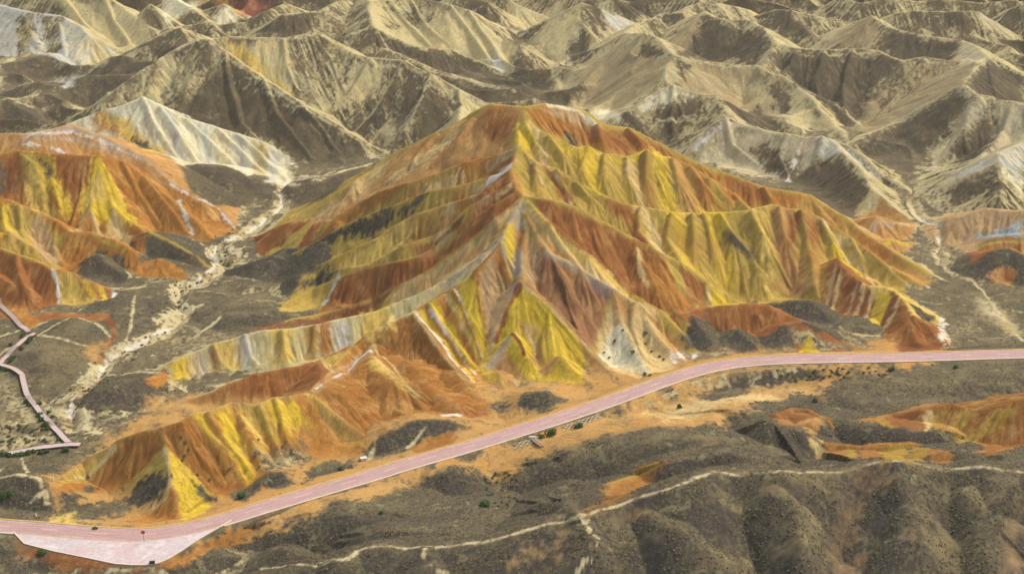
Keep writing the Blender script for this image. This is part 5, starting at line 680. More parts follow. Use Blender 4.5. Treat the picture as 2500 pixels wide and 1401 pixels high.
 ('p','P3',0.6,1,[(-29.6,436.2),(-39.1,444.2),(-44.5,430.6),(-53.5,428.3),(-63.1,423.7),(-73.2,420.9),(-79.6,421.5),(-90.9,418.6),(-92.7,413.5),(-88.6,410.6),(-78.3,410.1),(-61.8,406.1),(-50.9,420.3),(-42.2,419.2),(-31.3,424.9)]),
 ('p','Y',1.5,2,[(-106.3,410.1),(-101.1,412.9),(-100.4,409.5),(-100.0,405.5),(-104.8,403.2),(-105.7,407.2)]),
 ('p','T',1.5,2,[(-100.7,413.5),(-98.6,414.1),(-98.1,411.2),(-97.2,406.7),(-99.3,406.1),(-100.1,410.1)]),
 ('p','GRY',1.5,2,[(-98.6,414.1),(-95.3,415.8),(-94.8,412.9),(-94.0,408.4),(-97.2,406.7),(-98.1,411.2)]),
 ('p','OB',1.5,2,[(-95.3,415.8),(-92.5,417.5),(-91.8,413.5),(-90.6,409.5),(-94.0,408.4),(-94.8,412.9)]),
 ('p','Y2',1.5,2,[(-92.5,417.5),(-86.9,419.2),(-86.4,415.8),(-85.1,410.6),(-90.6,409.5),(-91.8,413.5)]),
 ('p','GB',1.5,2,[(-85.7,419.8),(-83.1,420.3),(-82.0,416.3),(-81.0,410.1),(-83.7,410.6),(-85.0,415.8)]),
 ('p','Y2',1.5,2,[(-76.9,421.5),(-72.2,437.4),(-68.7,418.0),(-67.5,412.3),(-74.4,410.6),(-75.8,416.9)]),
 ('p','YD',1.5,2,[(-66.3,423.7),(-61.9,425.4),(-60.9,420.9),(-60.3,415.8),(-63.4,411.2),(-65.3,419.2)]),
 ('p','BRC2',1.5,2,[(-61.9,425.4),(-58.4,426.6),(-57.5,422.6),(-57.0,418.0),(-60.3,415.8),(-60.9,420.9)]),
 ('p','GB',1.5,2,[(-56.2,427.2),(-52.6,428.3),(-52.2,424.3),(-51.9,420.9),(-54.9,419.2),(-55.8,423.2)]),
 ('p','Y2',1.5,2,[(-50.2,446.7),(-39.1,444.2),(-38.5,430.6),(-37.8,420.9),(-46.5,416.3),(-47.9,426.6)]),
 ('p','OB',0.8,1,[(-111.5,399.8),(-108.6,408.4),(-105.1,404.4),(-106.0,396.4),(-110.5,395.3)]),
 ('p','R',0.8,1,[(-50.1,411.8),(-58.3,402.1),(-62.7,399.2),(-70.7,397.0),(-78.1,394.7),(-84.9,391.8),(-92.1,389.0),(-97.2,389.0),(-94.3,387.3),(-79.8,389.6),(-67.5,389.6),(-59.3,385.0),(-56.6,387.9),(-53.1,402.7)]),
 ('p','YO',0.6,0.6,[(-58.0,403.2),(-50.8,410.1),(-49.0,414.1),(-52.7,403.2),(-54.7,397.0)]),
 ('l','T',0.8,0.5,[(-58.5,403.8),(-56.0,397.5),(-54.1,395.8)]),
 ('p','BRC2',1.5,2.5,[(-55.5,385.0),(-49.0,400.4),(-41.3,397.5),(-30.9,390.1),(-21.0,388.4),(-12.7,393.6),(-4.8,384.4),(-12.2,377.0),(-30.0,376.5),(-38.1,374.2),(-42.5,367.4),(-53.6,375.9),(-58.6,379.3)]),
 ('p','OB',0.8,1,[(-58.1,379.3),(-64.9,374.2),(-72.0,366.8),(-79.2,365.7),(-84.3,358.2),(-87.5,356.5),(-95.7,352.0),(-107.6,352.6),(-109.7,351.4),(-118.0,348.6),(-121.9,338.9),(-119.9,333.2),(-110.6,339.5),(-102.1,342.3),(-94.2,346.9),(-80.4,337.2),(-71.9,338.9),(-65.3,340.6),(-60.9,356.0),(-52.5,362.8),(-41.7,358.8),(-41.0,364.5),(-54.2,374.2)]),
 ('p','OB',1.4,1.4,[(-95.7,352.0),(-89.3,355.4),(-84.8,350.3),(-80.2,344.6),(-87.9,344.6),(-91.7,348.0)]),
 ('p','Y2',1.4,1.4,[(-88.5,355.4),(-87.5,356.5),(-82.9,350.8),(-78.0,345.2),(-79.5,345.2),(-84.5,350.8)]),
 ('p','Y',1.4,1.4,[(-87.5,356.5),(-85.2,358.8),(-80.2,350.8),(-75.5,344.0),(-78.0,345.2),(-82.9,350.8)]),
 ('p','YD',1.4,1.4,[(-84.6,357.7),(-83.5,360.5),(-78.1,352.6),(-72.9,342.3),(-75.0,343.4),(-79.8,350.8)]),
 ('p','Y',1.4,1.4,[(-83.2,361.1),(-79.5,365.1),(-74.4,356.5),(-68.7,345.2),(-72.1,342.3),(-77.7,352.6)]),
 ('p','YD',1.4,1.4,[(-79.5,365.1),(-77.6,366.2),(-72.9,357.1),(-67.6,348.0),(-68.7,345.2),(-74.4,356.5)]),
 ('p','Y2',1.4,1.4,[(-77.2,366.2),(-74.5,366.8),(-69.6,361.1),(-65.0,354.3),(-67.4,349.1),(-72.2,357.7)]),
 ('p','YO',1.4,1.4,[(-74.5,366.8),(-70.4,369.6),(-65.6,363.9),(-61.0,357.1),(-65.0,354.3),(-69.6,361.1)]),
 ('p','Y',1.4,1.4,[(-70.0,369.6),(-62.6,375.3),(-57.3,369.1),(-51.9,361.1),(-60.7,357.7),(-65.1,363.9)]),
 ('p','OB',1.4,1.4,[(-61.9,376.5),(-58.5,378.8),(-52.2,370.8),(-46.8,361.7),(-50.7,361.1),(-56.5,369.1)]),
 ('p','Y2',1.4,1.4,[(-58.5,378.8),(-56.2,377.0),(-50.0,369.6),(-44.0,361.7),(-46.8,361.7),(-52.2,370.8)]),
 ('p','YO',1.4,1.4,[(-56.1,375.9),(-54.2,374.2),(-48.4,369.6),(-41.7,363.4),(-43.6,362.2),(-49.6,369.6)]),
 ('p','OB',2,3,[(-69.8,357.7),(-64.9,362.2),(-58.7,367.4),(-49.4,367.4),(-41.9,361.1),(-42.9,358.8),(-62.8,355.4),(-67.1,352.6)]),
 ('p','VT',2,3,[(-69.2,353.7),(-61.5,361.1),(-56.4,358.8),(-60.3,352.0),(-65.9,344.6)]),
 ('p','BRC2',0.8,1,[(-95.7,352.0),(-88.2,356.0),(-79.6,349.7),(-72.0,341.7),(-75.9,337.8),(-82.8,340.0),(-88.8,345.2),(-94.2,346.9)]),
 ('p','BRC2',1,1.5,[(-96.5,352.0),(-106.7,352.0),(-110.2,350.3),(-114.3,346.3),(-117.8,334.9),(-110.0,341.7),(-102.3,343.4),(-94.8,348.0)]),
 ('p','YO',1,1.2,[(-109.7,351.4),(-108.0,350.8),(-115.6,346.9),(-120.1,336.6),(-121.9,338.9),(-118.0,348.6)]),
 ('l','T',1.4,0.8,[(-109.2,350.8),(-113.1,348.0),(-117.9,344.0)]),
 ('p','Y',0.5,0.8,[(-94.2,346.9),(-88.6,344.0),(-80.0,337.2),(-80.4,327.5),(-84.7,322.9),(-89.2,333.8),(-92.2,341.2),(-93.9,343.4)]),
 ('p','YO',0.6,1,[(-94.2,346.9),(-92.6,341.2),(-90.4,334.3),(-95.2,337.2),(-100.3,339.5),(-105.0,340.0),(-102.2,342.9),(-98.4,344.6)]),
 ('p','V',0.8,2.5,[(-101.6,340.0),(-94.7,340.0),(-91.8,337.2),(-92.4,333.2),(-97.8,332.1),(-103.0,334.9)]),
 ('p','OB',0.6,0.8,[(-90.4,336.0),(-88.3,333.2),(-86.2,324.7),(-90.6,324.7),(-97.6,322.9),(-101.4,325.2),(-94.3,331.5),(-91.8,333.8)]),
 ('l','T',1,0.5,[(-94.2,346.9),(-92.2,341.2),(-90.9,336.6),(-91.6,332.6),(-95.5,331.5)]),
 ('p','V',0.6,1.2,[(-85.8,339.5),(-82.6,338.9),(-79.0,336.0),(-81.1,334.9),(-84.4,336.6)]),
 ('p','V',1,3,[(-121.2,324.7),(-114.3,333.2),(-104.5,337.8),(-101.5,333.2),(-105.5,328.1),(-113.4,322.9)]),
 ('p','V',0.8,1.5,[(-119.0,332.6),(-116.8,335.5),(-113.9,336.0),(-115.3,332.6),(-118.9,330.9)]),
 ('p','V',0.6,0.8,[(-115.2,339.5),(-114.4,342.3),(-111.8,341.2),(-113.0,338.3),(-114.6,337.2)]),
 ('p','V',1,2,[(-137.3,339.5),(-132.2,337.8),(-127.7,337.8),(-123.8,334.9),(-122.0,329.8),(-127.8,329.2),(-135.2,331.5)]),
 ('l','S',1.2,0.5,[(-137.5,340.0),(-130.1,338.3),(-126.0,337.2),(-123.7,333.2),(-122.0,329.8)]),
 ('l','S',1,0.5,[(-123.5,332.6),(-126.1,329.8)]),
 ('p','V',1,2,[(-138.6,362.8),(-126.1,363.9),(-125.4,357.1),(-127.1,342.3),(-137.9,341.2),(-144.8,360.5)]),
 ('l','S',1,0.4,[(-137.8,358.8),(-130.0,340.6)]),
 ('p','V',0.8,1.5,[(-75.7,338.9),(-73.1,341.2),(-68.0,343.4),(-65.9,344.6),(-61.4,345.7),(-58.9,341.2),(-61.5,338.3),(-67.7,341.2),(-70.5,332.6)]),
 ('p','V',0.8,2,[(-57.7,349.7),(-51.7,355.4),(-43.9,356.5),(-44.0,349.7),(-51.4,346.3),(-55.4,341.2)]),
 ('p','V',0.8,1,[(-41.8,360.0),(-33.9,366.2),(-27.2,369.6),(-17.8,370.8),(-12.1,370.2),(-17.7,366.8),(-24.3,362.8),(-31.2,357.7),(-40.3,356.5)]),
 ('p','BRC2',0.5,1,[(-29.0,360.5),(-24.4,363.4),(-17.7,366.8),(-14.8,365.1),(-17.4,360.5),(-26.4,356.0)]),
 ('p','W',0.4,0.6,[(-20.9,375.9),(-14.4,378.8),(-15.1,374.8),(-20.3,372.5)]),
 ('l','S',1.1,0.4,[(-39.2,367.4),(-38.7,361.7),(-39.9,357.1)]),
 ('l','S',1,0.4,[(-24.6,367.4),(-26.8,363.4),(-29.4,360.5)]),
 ('p','V',0.8,2,[(1.5,384.4),(4.9,389.0),(9.6,389.0),(15.5,387.3),(10.6,378.8),(4.8,381.6)]),
 ('p','V',0.8,2,[(-6.5,385.6),(-4.0,389.6),(-0.2,385.6),(-1.5,382.2),(-5.7,383.3)]),
 ('p','R',1.2,2,[(-19.5,383.3),(-8.6,383.9),(-6.5,381.6),(-12.2,375.9)]),
 ('p','R',0.8,1,[(52.0,435.6),(63.3,441.1),(77.2,442.4),(83.8,442.4),(86.7,439.9),(94.8,433.1),(103.5,430.0),(111.3,423.2),(91.1,414.6),(89.9,428.9),(82.1,428.9),(73.3,434.9),(68.1,434.3),(59.5,432.5)]),
 ('p','V',0.8,1.5,[(58.9,435.6),(63.0,438.0),(67.6,434.3),(67.1,426.6),(61.6,422.6),(56.1,422.0),(54.5,428.3)]),
 ('p','V',0.6,0.8,[(67.4,424.9),(72.8,428.3),(77.6,426.6),(78.3,422.0),(71.7,420.3)]),
 ('p','V',1,2,[(81.5,424.9),(83.7,430.0),(87.8,432.5),(89.8,430.6),(89.5,426.0),(86.2,422.6)]),
 ('p','VT',1,3,[(89.8,430.6),(96.5,431.9),(101.6,427.2),(108.5,423.2),(97.8,421.5),(90.5,424.3)]),
 ('p','Y',0.5,0.8,[(95.6,427.2),(98.1,420.9),(91.3,420.9),(92.8,424.3)]),
 ('p','W',0.8,1.5,[(50.7,418.0),(53.4,422.0),(55.8,419.2),(50.9,415.2)]),
 ('p','W',0.5,0.8,[(57.3,420.3),(58.7,420.9),(58.5,419.2),(57.5,418.6)]),
 ('p','V',0.8,1.5,[(91.9,451.6),(99.8,460.9),(101.5,449.1),(105.1,445.4),(106.9,439.9),(101.6,441.7),(95.8,446.7)]),
 ('p','V',0.6,0.8,[(108.4,438.0),(115.1,441.1),(122.8,439.9),(122.6,436.8),(118.8,432.5),(111.0,434.9)]),
 ('l','T',0.8,0.6,[(107.9,438.0),(109.5,434.3),(114.7,432.5),(119.3,432.5)]),
 ('p','PT',0.4,0.7,[(111.8,469.5),(112.3,467.1),(109.8,459.6),(107.0,452.9),(106.3,454.1),(108.6,460.9)]),
 ('p','DR',0.4,0.7,[(112.3,467.1),(112.6,464.0),(110.5,458.4),(107.8,451.6),(107.0,452.9),(109.8,459.6)]),
 ('p','T',0.4,0.7,[(112.6,464.0),(113.4,462.7),(111.3,457.2),(108.6,451.0),(107.8,451.6),(110.5,458.4)]),
 ('p','R',0.4,0.7,[(113.9,462.7),(116.7,457.8),(114.7,452.9),(112.3,447.9),(109.1,451.0),(111.3,457.2)]),
 ('p','PT',0.4,0.7,[(116.7,457.8),(117.4,456.6),(115.6,452.2),(113.1,447.3),(112.3,447.9),(114.7,452.9)]),
 ('p','DR',0.4,0.7,[(117.4,456.6),(120.2,460.3),(116.9,451.6),(114.4,446.7),(113.1,447.3),(115.6,452.2)]),
 ('p','T',0.4,0.7,[(120.2,460.3),(122.4,464.0),(118.2,451.0),(115.7,446.1),(114.4,446.7),(116.9,451.6)]),
 ('p','DR',0.4,0.7,[(123.1,464.6),(125.6,467.1),(119.8,449.8),(116.5,443.0),(116.0,445.4),(118.5,450.4)]),
 ('p','T',0.4,0.7,[(125.6,467.1),(123.7,454.1),(120.6,449.1),(117.1,441.7),(116.5,443.0),(119.8,449.8)]),
 ('p','Y',0.4,0.7,[(124.0,453.5),(127.3,449.1),(124.3,444.2),(121.1,438.6),(117.9,441.1),(121.6,449.1)]),
 ('p','DR',0.4,0.7,[(127.3,449.1),(128.2,446.7),(125.3,442.4),(122.3,437.4),(121.1,438.6),(124.3,444.2)]),
 ('p','T',0.4,0.7,[(128.5,446.1),(129.0,444.2),(126.1,439.9),(123.4,436.2),(122.3,437.4),(125.6,441.7)]),
 ('p','R',0.6,0.8,[(129.0,444.2),(131.0,436.8),(136.3,433.7),(139.0,424.9),(134.7,418.6),(122.3,415.8),(119.3,428.3),(122.6,436.8),(126.0,439.3)]),
 ('p','DR',0.8,1,[(123.9,426.6),(129.6,427.2),(137.1,426.0),(135.6,416.9),(122.0,414.6)]),
 ('p','Y2',0.8,1,[(119.5,454.7),(128.0,449.8),(131.2,437.4),(141.2,441.7),(143.7,446.1),(138.4,459.0),(133.2,472.0)]),
 ('p','V',0.5,1,[(130.9,444.2),(140.9,446.1),(140.4,442.4),(134.9,439.3)]),
 ('p','W',0.8,1.5,[(144.2,447.9),(143.3,439.3),(138.6,424.9),(138.3,428.9)]),
 ('p','OS',0.8,1,[(114.3,430.6),(123.3,430.0),(123.2,423.7),(112.9,414.1)]),
 ('l','S',0.85,0.3,[(-46.1,297.3),(-40.2,293.9),(-37.2,297.9),(-33.1,298.5),(-29.9,298.5),(-25.8,297.9),(-16.7,296.8),(-4.7,296.8),(0.9,297.9),(9.2,300.2),(16.5,299.6),(21.2,304.2),(30.0,308.1),(36.4,308.1),(41.8,309.8),(47.6,313.3),(50.7,315.5),(63.9,314.4),(72.1,313.8),(83.0,317.8),(88.5,318.4),(95.2,317.2),(100.8,317.8),(111.1,318.4),(116.6,317.2),(121.3,316.1),(126.9,315.5)]),
 ('l','S',0.7,0.5,[(-37.1,297.3),(-39.2,293.9),(-46.2,295.6),(-61.9,303.6)]),
 ('l','S',0.8,0.8,[(-20.8,295.6),(-21.0,292.8),(-18.4,289.3),(-15.7,288.2)]),
 ('l','S',0.9,1.5,[(16.5,299.6),(20.3,292.2),(17.0,287.6),(15.2,284.2)]),
 ('p','PT2',3,6,[(-0.2,292.8),(7.7,294.5),(12.6,296.2),(12.8,292.2),(9.7,289.9)]),
 ('p','PT2',2,3,[(22.5,301.9),(28.7,305.3),(30.7,304.2),(24.5,300.2)]),
 ('p','PT2',3,5,[(84.6,316.7),(88.8,317.8),(95.1,316.7),(92.3,311.0),(87.0,311.0),(84.1,312.7)]),
 ('p','PT2',2,3,[(81.5,310.4),(86.4,313.3),(85.6,304.7),(81.6,297.3),(75.9,289.3),(74.5,292.2),(78.4,303.6)]),
 ('p','PT2',1,2,[(74.7,286.5),(82.3,295.6),(85.2,294.5),(80.8,288.2)]),
 ('p','PT2',1,2,[(92.9,293.9),(99.1,299.6),(99.7,297.9),(93.3,291.1)]),
 ('p','PT2',1.5,3,[(119.8,303.6),(124.7,307.0),(118.7,285.4),(113.3,285.4),(117.4,296.8)]),
 ('p','FO',2,1.5,[(21.4,307.0),(24.5,330.3),(33.8,338.9),(41.4,338.9),(38.0,334.9),(29.1,311.0),(23.8,305.3)]),
 ('l','FY',1.6,0.6,[(24.9,330.3),(33.7,338.3),(38.0,338.9)]),
 ('p','FO',2,1.5,[(15.6,303.6),(20.1,308.7),(21.6,304.7),(16.5,300.2)]),
 ('p','FR',0.8,1,[(73.4,362.8),(79.2,370.8),(84.4,370.2),(86.4,363.4),(80.8,358.8),(74.1,359.4)]),
 ('p','OT',0.8,1,[(80.0,361.1),(86.3,362.8),(86.4,358.8),(82.6,355.4)]),
 ('p','T',0.6,1,[(82.1,354.8),(85.9,354.3),(86.1,351.4),(86.0,346.9),(83.1,349.7),(82.3,352.0)]),
 ('p','FO',0.6,1,[(85.9,354.3),(91.2,351.4),(90.9,348.0),(88.9,337.8),(86.0,346.9),(86.1,351.4)]),
 ('p','FY',0.6,1,[(91.2,351.4),(94.0,349.7),(92.8,344.0),(91.0,335.5),(88.9,337.8),(90.9,348.0)]),
 ('p','FO',0.6,1,[(94.4,349.7),(101.1,349.7),(99.0,342.3),(92.3,317.2),(91.3,334.9),(92.9,342.3)]),
 ('p','FY',0.6,1,[(101.1,349.7),(108.1,349.7),(106.6,343.4),(98.0,316.7),(92.3,317.2),(99.0,342.3)]),
 ('p','FY',0.6,1,[(109.1,349.1),(111.8,342.9),(110.2,337.8),(104.6,322.9),(98.8,317.2),(106.8,342.9)]),
 ('p','FO',0.6,1,[(111.8,342.9),(115.6,332.6),(114.9,332.6),(113.8,331.5),(104.6,322.9),(110.2,337.8)]),
 ('p','FO',0.8,1,[(97.6,362.8),(108.4,367.9),(116.0,365.7),(124.4,365.1),(130.1,361.1),(135.4,360.0),(140.6,360.0),(141.2,359.4),(139.0,348.6),(127.9,336.0),(126.9,352.6),(117.5,356.0),(105.8,358.2)]),
 ('p','FY',0.6,1,[(101.5,363.9),(105.2,366.2),(105.4,360.0),(106.6,356.5),(104.3,357.1),(102.6,360.0)]),
 ('p','FR',0.6,1,[(105.2,366.2),(111.1,367.4),(116.8,365.7),(116.1,362.8),(114.1,354.8),(109.9,355.4),(106.6,356.5),(105.4,360.0)]),
 ('p','T',0.6,1,[(116.8,365.7),(118.8,365.7),(118.0,362.2),(115.8,355.4),(114.1,354.8),(116.5,362.8)]),
 ('p','FY',0.6,1,[(119.6,365.7),(123.1,365.1),(121.6,362.2),(118.4,354.8),(116.2,355.4),(118.9,362.8)]),
 ('p','FO',0.6,1,[(123.1,365.1),(126.1,363.9),(123.7,361.1),(121.0,355.4),(118.4,354.8),(121.6,362.2)]),
 ('p','FY',0.6,1,[(126.5,363.9),(129.1,361.7),(127.0,360.0),(124.2,357.1),(121.5,356.0),(124.3,360.5)]),
 ('p','FY',1,2,[(135.0,358.8),(140.6,360.0),(141.2,359.4),(134.1,354.3),(123.4,351.4),(121.8,354.3),(130.0,356.5)]),
 ('p','FR',1.5,2,[(138.4,355.4),(141.1,357.7),(139.2,349.1),(132.7,345.7)]),
 ('p','FO',1,2,[(123.1,340.6),(131.9,346.9),(135.3,344.0),(125.4,333.8)]),
 ('p','DR',1,2,[(-126.0,315.0),(-123.0,312.1),(-107.1,307.6),(-96.5,304.7),(-88.7,305.9),(-85.4,307.0),(-83.5,303.0),(-93.2,302.4),(-106.1,302.4),(-117.3,305.9),(-123.6,310.4)]),
 ('p','VO',4,6,[(17.5,299.6),(22.6,302.4),(34.0,296.8),(44.9,290.5),(52.6,287.1),(42.6,284.8),(30.2,296.8)]),
 ('p','VO',5,7,[(50.6,314.4),(71.6,313.3),(81.3,315.0),(74.3,302.4),(70.4,284.8),(58.1,289.9),(57.8,304.2)]),
 ('p','VO',5,7,[(101.8,316.1),(121.0,315.0),(117.5,301.9),(105.3,286.5),(93.1,284.8),(99.8,302.4)]),
 ('p','VO',4,5,[(12.3,349.1),(29.7,353.1),(47.3,354.8),(61.4,351.4),(50.2,349.1),(29.7,346.9),(16.5,346.3)]),
 ('p','FO',1,2,[(-87.3,304.2),(-79.5,311.0),(-72.6,319.0),(-64.1,320.1),(-67.7,315.5),(-75.6,311.6),(-81.2,303.6)]),
 ('p','Y2',1.5,2,[(-119.6,325.2),(-115.0,327.5),(-111.7,320.7),(-119.2,321.2)]),
]
